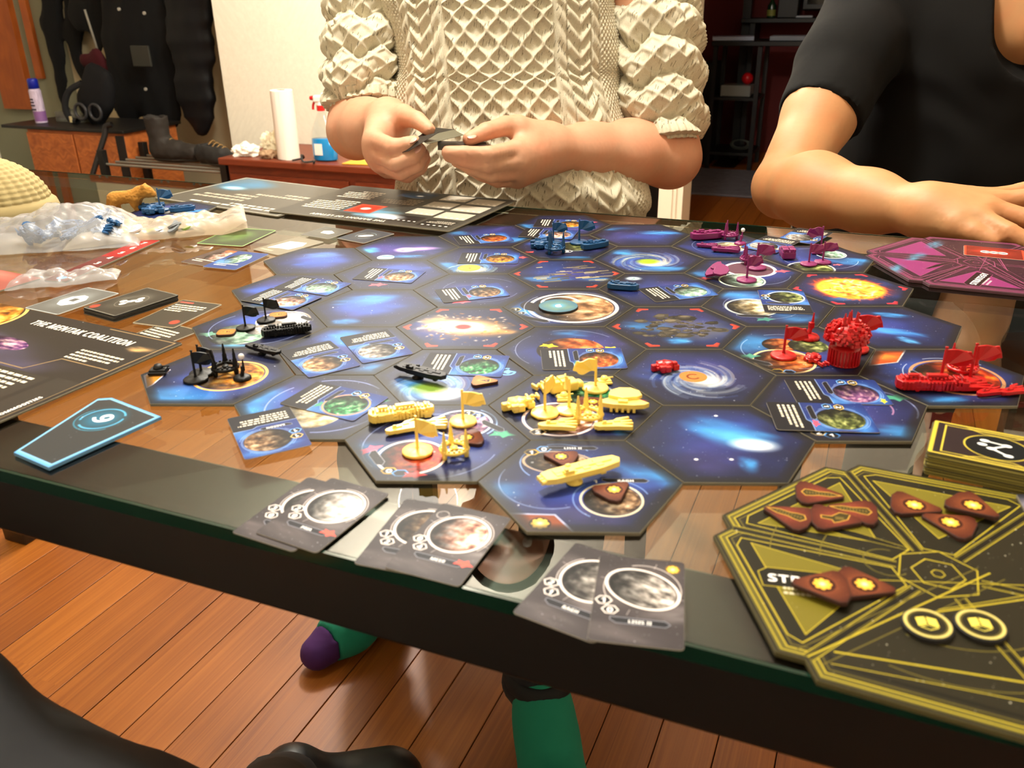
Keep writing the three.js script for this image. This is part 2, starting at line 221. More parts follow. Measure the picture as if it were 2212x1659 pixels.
const N = cloud, TILES = [
  [0, 3, 'hexagonal space tile at the table edge under the two overlapping orange and pink planet cards', (x) => { N(x, -0.7734,0.1544, 0.35, 0.3, 0, BLUE, 0.8, 1); N(x, 0.3, 0.3, 0.5, 0.3, 0, VIO, 0.6, 2); rocket(x, 0.62, -0.2, 0.12, '#d8485a'); }],
  [0, 2, 'hexagonal space tile with a yellow-green planet among the blue ships', (x) => { N(x, 0.199,0.8457, 0.45, 0.22, 0, BLUE, 1, 3); N(x, -0.5, -0.3, 0.4, 0.3, 0, DEEP, 0.8, 4); globe(x, 0.2087,-0.0388, 0.3, 'olive', 3, 'rgba(220,230,170,.6)'); hexIcon(x, 0.0438,0.3166, 0.08, '#cfd8e0', '2'); rocket(x, -0.6853,0.3674, 0.13, '#e04848', 3); banner(x, -0.4676,0.7443, 0.4, 0.1, '', 0.2); }],
  [0, 1, 'hexagonal tile of long streaky asteroids between the blue ships and the large tan planet', (x) => { N(x, -0.35, 0.3, 0.55, 0.2, 0, BLUE, 0.7, 5); N(x, 0.5, 0.35, 0.4, 0.15, 0, BLUE, 0.6, 6); const r = rngOf(4); for (let i = 0; i < 40; i++) { x.save(); x.translate((r() - 0.5) * 1.2, (r() - 0.5) * 0.9); x.rotate(-0.35 + r() * 0.3); x.fillStyle = ['#6a6048', '#877c60', '#443e30', '#a89c78'][i % 4]; x.globalAlpha = 0.8; x.fillRect(0, 0, 0.08 + r() * 0.22, 0.02 + r() * 0.05); x.restore(); } danger(x); }],
  [0, 0, 'hexagonal centre tile with a large tan planet cut by a dark swirl', (x) => { N(x, -0.55, 0.1, 0.4, 0.4, 0, BLUE, 0.7, 7); globe(x, 0.07, 0.02, 0.62, 'tan', 8, '#f4e6d4'); x.fillStyle = '#1c1a20'; x.beginPath(); x.ellipse(-0.32, -0.02, 0.42, 0.3, 0.3, 0.4, 3.6); x.fill(); x.strokeStyle = '#f0dcc8'; x.lineWidth = 0.05; x.beginPath(); x.arc(-0.12, -0.2, 0.28, 3.1, 6.1); x.stroke(); arcs(x, 0.07, 0.02, 0.74, 'rgba(190,200,220,.6)', 0.015); hexIcon(x, -0.8, 0.12, 0.07, '#c8b860', '1'); hexIcon(x, -0.72, 0.28, 0.07, '#9ab0d0', '6'); banner(x, -0.5, 0.55, 0.5, 0.12, '', 0.5); }],
  [0, -1, 'hexagonal space tile under the lone orange planet card, two yellow marks on it', (x) => { N(x, 0.02, -0.6, 0.35, 0.2, 0, BLUE, 0.5, 8); globe(x, -0.0157,0.0355, 0.46, 'orange', 4); arcs(x, -0.03, 0, 0.72, 'rgba(160,170,200,.6)', 0.012); for (const p of [[-0.2931,-0.1322], [0.5426,-0.0306]]) rocket(x, p[0], p[1], 0.13, '#e8d020', 0.3); }],
  [0, -2, 'hexagonal space tile with a green and a pale planet under the crowd of yellow ships', (x) => { globe(x, 0.1158,-0.3281, 0.32, 'green', 5, 'rgba(210,225,210,.5)'); globe(x, -0.1792,0.3516, 0.38, 'pink', 6, '#f0dcd8'); hexIcon(x, -0.4193,0.6683, 0.07, '#e0c8a0', '2'); rocket(x, 0.7207,-0.1253, 0.14, '#e04848'); N(x, 0.515,0.6825, 0.16, 0.12, 0, BLUE, 0.7, 9); banner(x, 0.4034,-0.036, 0.4, 0.1, '', -0.2); }],
  [0, -3, 'nearest hexagonal tile, two brown planets with dark diamonds and a brown gear corner', (x) => {
    N(x, 0.7547,-0.1176, 0.55, 0.24, 0.5, BLUE, 0.85, 10); N(x, -0.7532,0.1613, 0.35, 0.25, 0.3, BLUE, 0.45, 11); N(x, 0.1, 0, 0.8, 0.5, 0, DEEP, 0.75, 12);
    x.save(); x.translate(-0.2021,-0.3834); x.rotate(0.15); x.scale(1.25, 0.78); globe(x, 0, 0, 0.27, 'brown', 7, 'rgba(200,170,130,.8)'); x.restore(); globe(x, 0.2825,0.3143, 0.27, 'brown', 11, 'rgba(230,220,180,.9)');
    arcs(x, -0.2021,-0.3834, 0.39, 'rgba(130,165,225,.8)', 0.014); arcs(x, -0.2877,-0.0169, 0.5, 'rgba(150,175,225,.6)', 0.012, [[1.2, 3.6]]); arcs(x, 0.2825,0.3143, 0.36, 'rgba(130,165,225,.7)', 0.014, [[2.2, 4], [5, 6]]);
    hexIcon(x, -0.482,-0.5944, 0.06, '#d0a830', '1'); hexIcon(x, -0.3528,-0.6657, 0.06, '#6aa0dc', '0'); banner(x, -0.0534,-0.6887, 0.52, 0.07, 'LISIS II'); banner(x, 0.4408,-0.0343, 0.45, 0.075, 'RAGH'); word(x, '1', 0.1512,0.0129, 0.08, '#fff');
    poly(x, [[-0.6788,0.5651], [-0.2479,0.5823], [-0.0874,0.8549], [-0.0012,0.939], [-0.5048,0.9677]], '#7a3a1c', '#a0a8c8', 0.02); x.fillStyle = '#1c100a'; x.beginPath(); x.arc(-0.3816,0.7277, 0.1, 0, 7); x.fill(); gear(x, -0.3816,0.7277, 0.085, '#f0c850'); }],
  [1, 2.5, 'empty hexagonal tile with a blue streak, farthest in its column beside the blue ships', (x) => { N(x, 0.455,-0.1523, 0.6, 0.2, 0.1, BLUE, 1, 13); N(x, -0.5, -0.5, 0.5, 0.2, 0, BLUE, 0.4, 14); globe(x, 0.6294,1.0274, 0.13, 'pink', 9); }],
  [1, 1.5, 'hexagonal tile with a green wormhole whirl', (x) => { swirl(x, -0.0355,0.148, 0.7, ['#4a7fd0', '#b8c8a0', '#e8e8c8', '#3a5fb0'], 3); N(x, -0.45, -0.45, 0.4, 0.25, 0, BLUE, 0.9, 15); N(x, 0.2, 0.6, 0.6, 0.2, 0, BLUE, 0.9, 16); blob(x, 0.0363,0.2368, 0.34, 0.26, 0, '#fff6d8', 0.9, 0.3); blob(x, -0.0355,0.148, 0.24, 0.2, 0, '#8fae18', 1, 0.5); }],
  [1, 0.5, 'hexagonal tile under the green planet card and the single blue ship', (x) => { N(x, 0.5065,0.1818, 0.5, 0.3, 0.2, BLUE, 1, 17); blob(x, -0.3893,-0.5677, 0.17, 0.13, 0, '#d4e8ea', 1, 0.4); word(x, '2', -0.394,-0.516, 0.14, '#5a7f88'); }],
  [1, -0.5, 'hexagonal tile of brown round asteroids with red corner marks right of the centre', (x) => { N(x, -0.3861,-0.0163, 0.5, 0.3, 0.4, BLUE, 0.5, 18); N(x, -0.0351,0.5298, 0.25, 0.2, 0, BLUE, 0.9, 19); N(x, 0.2, 0.1, 0.7, 0.5, 0, '#6a6048', 0.6, 20); rocks(x, 12); danger(x); }],
  [1, -1.5, 'hexagonal tile with an orange-centred white wormhole beside a red ship', (x) => { swirl(x, 0.0072,0.126, 0.62, ['#4a6aa8', '#8898b0', '#e8e0c0', '#d8e8e8'], 5); blob(x, 0.0871,0.1537, 0.36, 0.25, 0.3, '#fffbe8', 0.85, 0.3); x.fillStyle = '#c87838'; x.beginPath(); x.arc(-0.0248,0.0414, 0.17, 0, 7); x.fill(); x.strokeStyle = '#7a3c14'; x.lineWidth = 0.03; x.beginPath(); x.arc(-0.0248,0.0414, 0.07, 0.5, 5.5); x.stroke(); }],
  [1, -2.5, 'near empty hexagonal tile with a bright white and blue nebula', (x) => { N(x, 0.1555,-0.1928, 0.62, 0.3, 0.5, BLUE, 1, 21); N(x, 0.2219,-0.0341, 0.45, 0.3, 0.4, '#58b8f8', 0.9, 22); blob(x, 0.3406,0.0887, 0.3, 0.17, 0.15, '#ffffff', 1, 0.35); N(x, 0.1941,0.5097, 0.12, 0.2, 0, BLUE, 0.9, 23); for (const [a, b] of [[-0.3082,0.4014], [0.046,0.3977], [0.0643,-0.596]]) blob(x, a, b, 0.03, 0.025, 0, '#ffffff', 1, 0.5); }],
  [2, 2, 'hexagonal tile with a cream planet under the farthest purple ships', (x) => { N(x, -0.2769,1.0335, 0.4, 0.2, 0, BLUE, 0.6, 24); globe(x, 0.0732,0.0487, 0.32, 'cream', 12, 'rgba(200,220,240,.7)'); arcs(x, 0, 0, 0.6, 'rgba(170,185,220,.5)', 0.012); banner(x, 0.6, -0.25, 0.3, 0.09, ''); }],
  [2, 1, 'hexagonal tile with a dark ringed planet under the single purple ship', (x) => { N(x, -0.7613,0.049, 0.35, 0.3, 0, BLUE, 0.6, 25); x.fillStyle = '#5a3a48'; x.beginPath(); x.arc(0.1454,-0.2101, 0.42, 0, 7); x.fill(); x.strokeStyle = '#e8dce4'; x.lineWidth = 0.06; x.stroke(); globe(x, -0.1172,0.4216, 0.34, 'pale', 13, '#d8e8c0'); rocket(x, 0.6654,-0.0938, 0.15, '#e05060'); arcs(x, 0.1, 0, 0.66, 'rgba(170,185,220,.6)', 0.012); rocket(x, -0.727,0.312, 0.16, '#d84050'); }],
  [2, 0, 'hexagonal tile with an olive planet half under the dark green planet card', (x) => { N(x, -0.2966,-0.5387, 0.45, 0.3, 0, BLUE, 0.9, 26); N(x, 0.3, 0.5, 0.5, 0.3, 0, BLUE, 0.5, 27); globe(x, -0.2407,0.0359, 0.36, 'cream', 14, 'rgba(220,225,200,.8)'); banner(x, -0.2915,0.4277, 0.5, 0.1, '', 0.1); rocket(x, -0.156,0.5674, 0.15, '#3a7a70'); arcs(x, -0.1, 0, 0.55, 'rgba(170,185,220,.5)', 0.012); }],
  [2, -1, 'hexagonal tile with three orange planets under the red war sphere', (x) => { N(x, -0.5831,-0.2484, 0.55, 0.5, 0.3, BLUE, 0.8, 28); globe(x, -0.2015,-0.1629, 0.24, 'orange', 15); globe(x, 0.1572,-0.1289, 0.26, 'olive', 16); globe(x, -0.2923,0.4017, 0.36, 'orange', 17, '#f0c888'); arcs(x, -0.15, 0.05, 0.6, 'rgba(170,195,230,.6)', 0.012); rocket(x, -0.6848,0.2298, 0.15, '#4a8f7c'); banner(x, -0.6105,0.4328, 0.35, 0.1, '', 0.6); hexIcon(x, -0.4448,0.7172, 0.06, '#d0a830', ''); hexIcon(x, -0.3092,0.7461, 0.06, '#6aa0dc', ''); }],
  [2, -2, 'hexagonal tile at the right under two overlapping purple and green planet cards', (x) => { N(x, 0.4222,0.6589, 0.5, 0.25, 0, BLUE, 0.7, 29); arcs(x, 0.3411,0.0331, 0.5, 'rgba(150,160,210,.8)', 0.02, [[4.6, 6.9]]); arcs(x, 0.2374,0.0337, 0.34, 'rgba(170,120,160,.8)', 0.02, [[4.6, 6.9]]); rocket(x, 0.7264,-0.2164, 0.17, '#3f8f74', 0.2); hexIcon(x, -0.4191,0.6657, 0.065, '#d0b880', '2'); hexIcon(x, -0.2911,0.7288, 0.065, '#4a90e0', '1'); }],
  [3, 1.5, 'hexagonal tile with a pale green planet under the two purple flags', (x) => { N(x, 0.5081,0.2027, 0.5, 0.3, 0.3, BLUE, 0.9, 30); globe(x, 0.2818,-0.248, 0.24, 'pale', 18, '#d8e4e0'); globe(x, -0.3103,0.6152, 0.36, 'olive', 19, '#c8ccc0'); rocket(x, 0.2086,0.3988, 0.1, '#c05a68'); arcs(x, 0, 0, 0.65, 'rgba(190,200,220,.6)', 0.014); }],
  [3, 0.5, 'hexagonal tile filled by a blazing orange sun', (x) => { N(x, -0.2, 0.5, 0.4, 0.15, 0, BLUE, 0.5, 31); N(x, 0, 0, 0.72, 0.68, 0, '#e83818', 0.9, 32, 24); const r = rngOf(9); for (let i = 0; i < 80; i++) { const a = r() * 6.28, d = 0.45 + r() * 0.12; blob(x, Math.cos(a) * d, Math.sin(a) * d, 0.05 + r() * 0.12, 0.03, a + r(), '#f05018', 0.7); } blob(x, 0, 0, 0.56, 0.56, 0, '#ffb030', 1, 0.86); for (let i = 0; i < 130; i++) { const a = r() * 6.28, d = Math.sqrt(r()) * 0.46; blob(x, Math.cos(a) * d, Math.sin(a) * d, 0.05 + r() * 0.1, 0.02 + r() * 0.04, r() * 3, ['#fff4b0', '#ffd868', '#e86818', '#c83c0c', '#fff8d8'][i % 5], 0.75); } danger(x, '#e03040'); }],
  [3, -0.5, 'empty hexagonal tile with two light blue streaks beside the red ships', (x) => { N(x, 0.1847,-0.4681, 0.3, 0.13, 0.3, BLUE, 0.9, 33); N(x, -0.0794,0.1804, 0.55, 0.16, 0.45, BLUE, 1, 34); N(x, 0.0405,0.5349, 0.2, 0.12, 0.8, '#58b8f8', 1, 35); }],
  [3, -1.5, 'hexagonal tile with a fiery planet and an orange corner, far right under red ships', (x) => { N(x, -0.3237,0.7475, 0.4, 0.18, 0, BLUE, 0.8, 36); N(x, -0.3, -0.2, 0.4, 0.4, 0, DEEP, 0.6, 37); globe(x, 0.1563,0.0466, 0.48, 'lava', 20, 'rgba(200,140,80,.8)'); arcs(x, 0.1563,0.0466, 0.6, 'rgba(190,200,220,.7)', 0.014); poly(x, [[-0.5339,-0.8129], [-0.1275,-0.829], [-0.3783,-0.4199], [-0.7616,-0.3137]], '#b8481c', '#b0a8a8', 0.02); N(x, -0.4514,-0.5896, 0.2, 0.14, 0, '#f08a30', 0.9, 38); banner(x, -0.2714,-0.0087, 0.3, 0.1, '', 1.2); }],
  [-1, 2.5, 'hexagonal tile with a small orange planet beside the big grey player sheets', (x) => { N(x, 0.6605,0.3275, 0.4, 0.3, 0, BLUE, 1, 39); N(x, -0.6, -0.2, 0.3, 0.2, 0, BLUE, 0.8, 40); }],
  [-1, 1.5, 'hexagonal tile with an orange wormhole disc under a planet card', (x) => { N(x, -0.7213,0.3837, 0.4, 0.35, 0, BLUE, 0.9, 41); swirl(x, -0.1468,0.5903, 0.5, ['#5aa0c8', '#c8d8b0', '#4a7fc0'], 7); blob(x, -0.1122,0.6188, 0.32, 0.24, 0, '#fff0c0', 0.9, 0.3); x.fillStyle = '#e09030'; x.beginPath(); x.arc(-0.1943,0.5052, 0.2, 0, 7); x.fill(); x.fillStyle = '#8a4a10'; for (let i = 0; i < 5; i++) x.fillRect(-0.1943,0.5052, 0.03, 0.03); rocket(x, 0.72, -0.15, 0.14, '#d84a50'); }],
  [-1, 0.5, 'dark hexagonal tile under a tan planet card with red marks', (x) => { N(x, -0.5, 0.45, 0.5, 0.2, 0, BLUE, 0.35, 42); arcs(x, 0.1, 0, 0.62, 'rgba(150,165,190,.5)', 0.012); rocket(x, -0.1496,0.6095, 0.15, '#e05060'); rocket(x, 0.2485,-0.2127, 0.13, '#c84a50'); }],
  [-1, -0.5, 'hexagonal tile with a white and golden supernova around a red core', (x) => { N(x, 0, 0, 0.75, 0.5, 0.1, '#a87838', 0.8, 43, 24); N(x, 0.35, 0.2, 0.5, 0.25, 0, '#c89048', 0.8, 44, 20); N(x, -0.4, -0.25, 0.35, 0.3, 0.5, '#d8b070', 0.9, 45, 20); N(x, 0, 0, 0.6, 0.3, 0.1, '#fff0d0', 0.9, 46, 30); N(x, -0.35, -0.1, 0.4, 0.16, -0.5, '#fff6e4', 0.9, 47); blob(x, -0.02, -0.02, 0.32, 0.2, 0, '#fffaf0', 1, 0.5); blob(x, -0.03, 0, 0.17, 0.14, 0, '#b83030', 1, 0.5); const r = rngOf(31); for (let i = 0; i < 90; i++) { const a = r() * 6.28, d = 0.35 + r() * 0.42; blob(x, Math.cos(a) * d, Math.sin(a) * d * 0.8, 0.02 + r() * 0.06, 0.02 + r() * 0.03, r() * 3, ['#ffe8c0', '#d88830', '#f0c890', '#7a4a20'][i % 4], 0.7); } danger(x); }],
  [-1, -1.5, 'hexagonal tile with a green wormhole under the black ship and green planet card', (x) => { N(x, -0.3761,0.4133, 0.5, 0.35, 0.3, BLUE, 0.8, 48); swirl(x, -0.2072,0.4126, 0.6, ['#3f7fc8', '#88b8d8', '#e0ecd8', '#2f5fa8'], 9); blob(x, -0.0797,0.5456, 0.33, 0.24, 0.3, '#fff8e0', 0.95, 0.35); blob(x, -0.2669,0.3858, 0.28, 0.22, 0, '#6f9030', 1, 0.4); rocket(x, 0.6738,-0.1122, 0.12, '#6aa8e0'); arcs(x, 0.6738,-0.1122, 0.1, '#6aa8e0', 0.03, [[0, 5]]); }],
  [-1, -2.5, 'hexagonal tile with a red and a purple planet under yellow flags', (x) => {
    N(x, -0.6, 0.35, 0.5, 0.4, 0, BLUE, 0.5, 49); N(x, 0, -0.3, 0.6, 0.4, 0, DEEP, 0.8, 50); globe(x, -0.2165,0.3726, 0.33, 'red', 21, '#fbe4d0'); globe(x, 0.2415,-0.3919, 0.3, 'purple', 22, '#d0e0f4'); arcs(x, 0.2415,-0.3919, 0.38, 'rgba(150,190,240,.8)', 0.02, [[5.2, 7]]);
    arcs(x, -0.05, 0.1, 0.72, 'rgba(160,175,220,.6)', 0.012); rocket(x, -0.6562,0.2072, 0.14, '#e85878', -0.6); banner(x, -0.5712,0.4056, 0.34, 0.1, '', 1.05); hexIcon(x, -0.3988,0.6601, 0.065, '#d0a830', '0'); hexIcon(x, -0.2799,0.7048, 0.065, '#5a9ae0', ''); rocket(x, -0.1266,0.7395, 0.13, '#e84a4a'); hexIcon(x, 0.2871,-0.6487, 0.06, '#b8a060', '1'); hexIcon(x, 0.4022,-0.5901, 0.06, '#4a80d0', '2'); banner(x, 0.5799,-0.3266, 0.36, 0.09, '', 0.75); rocket(x, 0.706,-0.1403, 0.15, '#3f9a78', 0.2); }],
  [-2, 2, 'hexagonal tile with a pink comet and a pale blue disc', (x) => { N(x, -0.2, 0.1, 0.8, 0.6, 0, '#4a2a88', 0.7, 51); N(x, -0.7031,0.1849, 0.3, 0.25, 0.5, '#4fc0e8', 1, 52); N(x, 0.2518,0.1041, 0.45, 0.17, -0.15, '#f0b8f0', 1, 53); blob(x, -0.0031,0.1649, 0.24, 0.2, 0, '#ffe4f8', 1, 0.4); blob(x, -0.0421,0.1968, 0.1, 0.07, 0, '#a05888', 0.9, 0.2); x.fillStyle = '#b8dcf0'; x.beginPath(); x.arc(-0.2855,0.6677, 0.16, 0, 7); x.fill(); x.fillStyle = '#4a8ab8'; x.fillRect(-0.3619,0.5734, 0.2, 0.05); N(x, 0.1, 0.6, 0.4, 0.14, 0, BLUE, 0.8, 54); }],
  [-2, 1, 'hexagonal tile under a tan planet card below the pink comet tile', (x) => { N(x, 0.2, -0.3, 0.7, 0.4, 0, DEEP, 0.9, 55); rocket(x, -0.1246,0.5835, 0.16, '#e05060'); rocket(x, 0.1, 0.1, 0.14, '#e07080'); }],
  [-2, 0, 'empty hexagonal tile with a blue nebula left of the dark tan-planet tile', (x) => { N(x, -0.1713,-0.313, 0.62, 0.3, -0.35, BLUE, 0.95, 56); N(x, -0.2908,0.6583, 0.28, 0.22, 0, BLUE, 0.7, 57); N(x, 0, 0, 0.7, 0.5, 0, DEEP, 0.9, 58); }],
  [-2, -1, 'hexagonal tile under two side by side white planet cards', (x) => { N(x, -0.152,-0.4331, 0.5, 0.4, 0.3, BLUE, 0.9, 59); N(x, 0.4236,0.7131, 0.4, 0.25, 0, BLUE, 0.6, 60); hexIcon(x, -0.4108,0.7148, 0.06, '#d0a070', ''); }],
  [-2, -2, 'hexagonal tile with a cream planet under a green and a brown planet card', (x) => { N(x, -0.7309,-0.1147, 0.4, 0.5, 0.2, BLUE, 0.9, 61); N(x, 0, 0, 0.7, 0.6, 0, DEEP, 0.8, 62); globe(x, -0.048,0.2171, 0.4, 'cream', 23); arcs(x, 0.1, 0, 0.7, 'rgba(150,165,220,.7)', 0.02); rocket(x, 0.7196,-0.1223, 0.14, '#3f8a68', 0.1); }],
  [-3, 1.5, 'empty plain blue hexagonal tile, leftmost of the far rows', (x) => { N(x, -0.0471,-0.3438, 0.5, 0.25, -0.2, '#5a8fe0', 0.8, 63); N(x, 0, 0.1, 0.7, 0.5, 0, DEEP, 1, 64); }],
  [-3, 0.5, 'hexagonal tile under a pale green and a pink planet card', (x) => { N(x, -0.2448,0.9393, 0.5, 0.3, 0, BLUE, 1, 65); N(x, -0.4746,-0.0522, 0.4, 0.3, 0, DEEP, 0.9, 66); }],
  [-3, -0.5, 'hexagonal tile with two planets under the two small black flags', (x) => { N(x, -0.1, -0.2, 0.6, 0.5, 0, DEEP, 0.9, 67); globe(x, -0.2117,0.2838, 0.42, 'pale', 24); globe(x, 0.2714,-0.2914, 0.36, 'white', 25, '#f0d8c0'); globe(x, 0.0307,0.0975, 0.2, 'white', 26); rocket(x, -0.6466,0.2827, 0.18, '#5a8a78'); arcs(x, 0, 0, 0.7, 'rgba(160,175,220,.6)', 0.014); banner(x, 0.5974,-0.3705, 0.3, 0.1, '', 0.7); N(x, -0.1545,0.747, 0.3, 0.1, 0, '#6ac0e8', 0.9, 68); }],
  [-3, -1.5, 'hexagonal tile with an amber planet and amber corner under the black ships', (x) => { N(x, -0.2279,0.6261, 0.6, 0.4, 0, BLUE, 0.8, 69); N(x, 0.1, 0.2, 0.7, 0.5, 0, DEEP, 1, 70); globe(x, 0.178,0.0283, 0.42, 'amber', 27, '#f0b060'); poly(x, [[-0.9229,0.0312], [-0.7345,-0.2234], [-0.6671,-0.1477], [-0.6998,0.3163], [-0.7339,0.3995]], '#b87a28', '#c8c0d0', 0.02); }],
];
function gear(x, cx, cy, r, col) { x.fillStyle = col; for (let k = 0; k < 8; k++) { x.beginPath(); x.arc(cx + Math.cos(k * 0.785) * r * 0.72, cy + Math.sin(k * 0.785) * r * 0.72, r * 0.28, 0, 7); x.fill(); } x.beginPath(); x.arc(cx, cy, r * 0.75, 0, 7); x.fill(); blob(x, cx, cy, r * 0.6, r * 0.6, 0, '#fff8d0', 0.9, 0.2); }
const hexBB = [-S, -S * 0.866, S, S * 0.866];
TILES.forEach(([k, j, label, fn], i) => {
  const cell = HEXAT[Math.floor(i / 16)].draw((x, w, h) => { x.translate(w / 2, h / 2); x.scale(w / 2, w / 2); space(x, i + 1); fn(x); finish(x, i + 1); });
  const g = slab(HEXPTS, TT, cell, hexBB), r = rngOf(i + 60);
  const o = solo('hex_tile', g, g.userData.mats, label, 'game tile', [1.5 * k * S + (r() - 0.5) * 0.0006, TH + 0.0001, -j * 1.7320508 * S + (r() - 0.5) * 0.0006], (r() - 0.5) * 0.008);
});
{
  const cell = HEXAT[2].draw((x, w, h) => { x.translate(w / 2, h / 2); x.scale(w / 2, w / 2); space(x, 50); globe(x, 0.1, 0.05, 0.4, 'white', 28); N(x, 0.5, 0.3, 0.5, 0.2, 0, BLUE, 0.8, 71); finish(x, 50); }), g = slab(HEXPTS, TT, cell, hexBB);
  const q = [-0.5107,-0.3895]; solo('hex_tile', g, g.userData.mats, 'hexagonal tile with a white planet and blue ships, apart from the map behind the bags', 'game tile', [q[0], TH + 0.0001, q[1]], 0.45);
}
HEXAT.forEach((a) => a.done());
// ---------- planet cards ----------
const CARD = new Atlas(232, 352, 8, 5, 0.5);
const CW = 0.0405, CH = 0.062;
// a coloured planet card: picture above, text box below (lines only suggest the small print)
function planetFace(ink, seed, o = {}) {
  return CARD.draw((x, w, h) => {
    x.fillStyle = '#182c6c'; x.fillRect(0, 0, w, h); cloud(x, w * 0.6, h * 0.15, w * 0.6, h * 0.2, 0, '#4aa0f0', 0.7, seed); cloud(x, w * 0.2, h * 0.5, w * 0.5, h * 0.2, 0, '#1c2f70', 0.9, seed + 1); cloud(x, w * 0.9, h * 0.55, w * 0.4, h * 0.2, 0, '#58a8f0', 0.6, seed + 2);
    stars(x, 0, 0, w, h * 0.65, 60, 2, seed);
    arcs(x, w * 0.56, h * 0.31, w * 0.42, 'rgba(170,195,240,.7)', 2); globe(x, w * 0.56, h * 0.31, w * 0.36, ink, seed, o.ring ?? 'rgba(180,205,240,.35)');
    hexIcon(x, w * 0.14, h * 0.27, w * 0.075, '#d8b860', o.n ?? '2'); hexIcon(x, w * 0.12, h * 0.39, w * 0.075, '#6aa8e8', '1');
    banner(x, w * 0.36, h * 0.575, w * 0.5, h * 0.06, o.t); if (o.mark) rocket(x, w * 0.75, h * 0.585, w * 0.12, o.mark, 0.2); if (o.mark2) rocket(x, w * 0.86, h * 0.08, w * 0.1, o.mark2, 0.2);
    poly(x, [[0, h * 0.66], [w * 0.62, h * 0.66], [w * 0.7, h * 0.62], [w, h * 0.62], [w, h], [0, h]], '#16161c', 'rgba(150,175,220,.9)', 3);
    lines(x, w * 0.1, h * 0.71, w * 0.8, h * 0.2, 4, '#ded6c2', seed);
  });
}
// an exhausted planet card: greyscale, large globe
function greyFace(ink, seed, a, b, t, o = {}) {
  return CARD.draw((x, w, h) => {
    x.fillStyle = '#352f31'; x.fillRect(0, 0, w, h); cloud(x, w * 0.5, h * 0.35, w * 0.7, h * 0.4, 0, '#5a5152', 0.8, seed); cloud(x, w * 0.85, h * 0.62, w * 0.5, h * 0.15, -0.2, '#8f8788', 0.6, seed + 1); cloud(x, w * 0.3, h * 0.88, w * 0.6, h * 0.12, 0.1, '#5e5556', 0.7, seed + 2); cloud(x, w * 0.1, h * 0.08, w * 0.6, h * 0.12, 0, '#241f20', 0.8, seed + 3);
    stars(x, 0, 0, w, h, 130, 1.8, seed);
    x.strokeStyle = 'rgba(235,225,220,.55)'; x.lineWidth = 2; for (let k = 0; k < 4; k++) { const q = 0.3 + k * 1.57; x.beginPath(); x.moveTo(w * (0.53 + Math.cos(q) * 0.4), h * 0.38 + Math.sin(q) * w * 0.4); x.lineTo(w * (0.53 + Math.cos(q) * 0.5), h * 0.38 + Math.sin(q) * w * 0.5); x.stroke(); }
    arcs(x, w * 0.53, h * 0.38, w * 0.43, 'rgba(235,225,220,.75)', 3, [[-1.9, 0.6], [2.6, 4]]); x.save(); x.translate(w * 0.53, h * 0.38); if (o.egg) { x.rotate(0.5); x.scale(1.12, 0.82); } globe(x, 0, 0, w * 0.36, ink, seed, 'rgba(255,246,238,.95)'); x.restore();
    hexIcon(x, w * 0.12, h * 0.55, w * 0.072, '#f4ece6', a); hexIcon(x, w * 0.2, h * 0.65, w * 0.072, '#f4ece6', b);
    banner(x, w * 0.53, h * 0.755, w * 0.64, h * 0.062, t); if (o.mark) rocket(x, w * 0.86, h * 0.73, w * 0.13, '#f0584a', 0.15);
    if (o.gear) { x.fillStyle = '#7a5a1c'; x.beginPath(); x.arc(w * 0.86, h * 0.11, w * 0.085, 0, 7); x.fill(); gear(x, w * 0.86, h * 0.11, w * 0.07, '#f4cc50'); } if (o.ring) arcs(x, w * 0.14, h * 0.17, w * 0.08, 'rgba(235,225,220,.6)', 3, [[0, 6]]);
    x.strokeStyle = 'rgba(40,36,36,.5)'; x.lineWidth = 5; x.strokeRect(0, 0, w, h);
  });
}
function card(cell, label, [x, z, turn], y, group, curl = 0) {
  const g = slab(rrect(CW, CH, 0.0022), 0.00045, cell, [-CW / 2, -CH / 2, CW / 2, CH / 2], mCardEdge, 0.0001);
  return solo('planet_card', g, g.userData.mats, label, 'game card', [x, y, z], turn, group);
}
const CT = TH + TT + 0.0003;
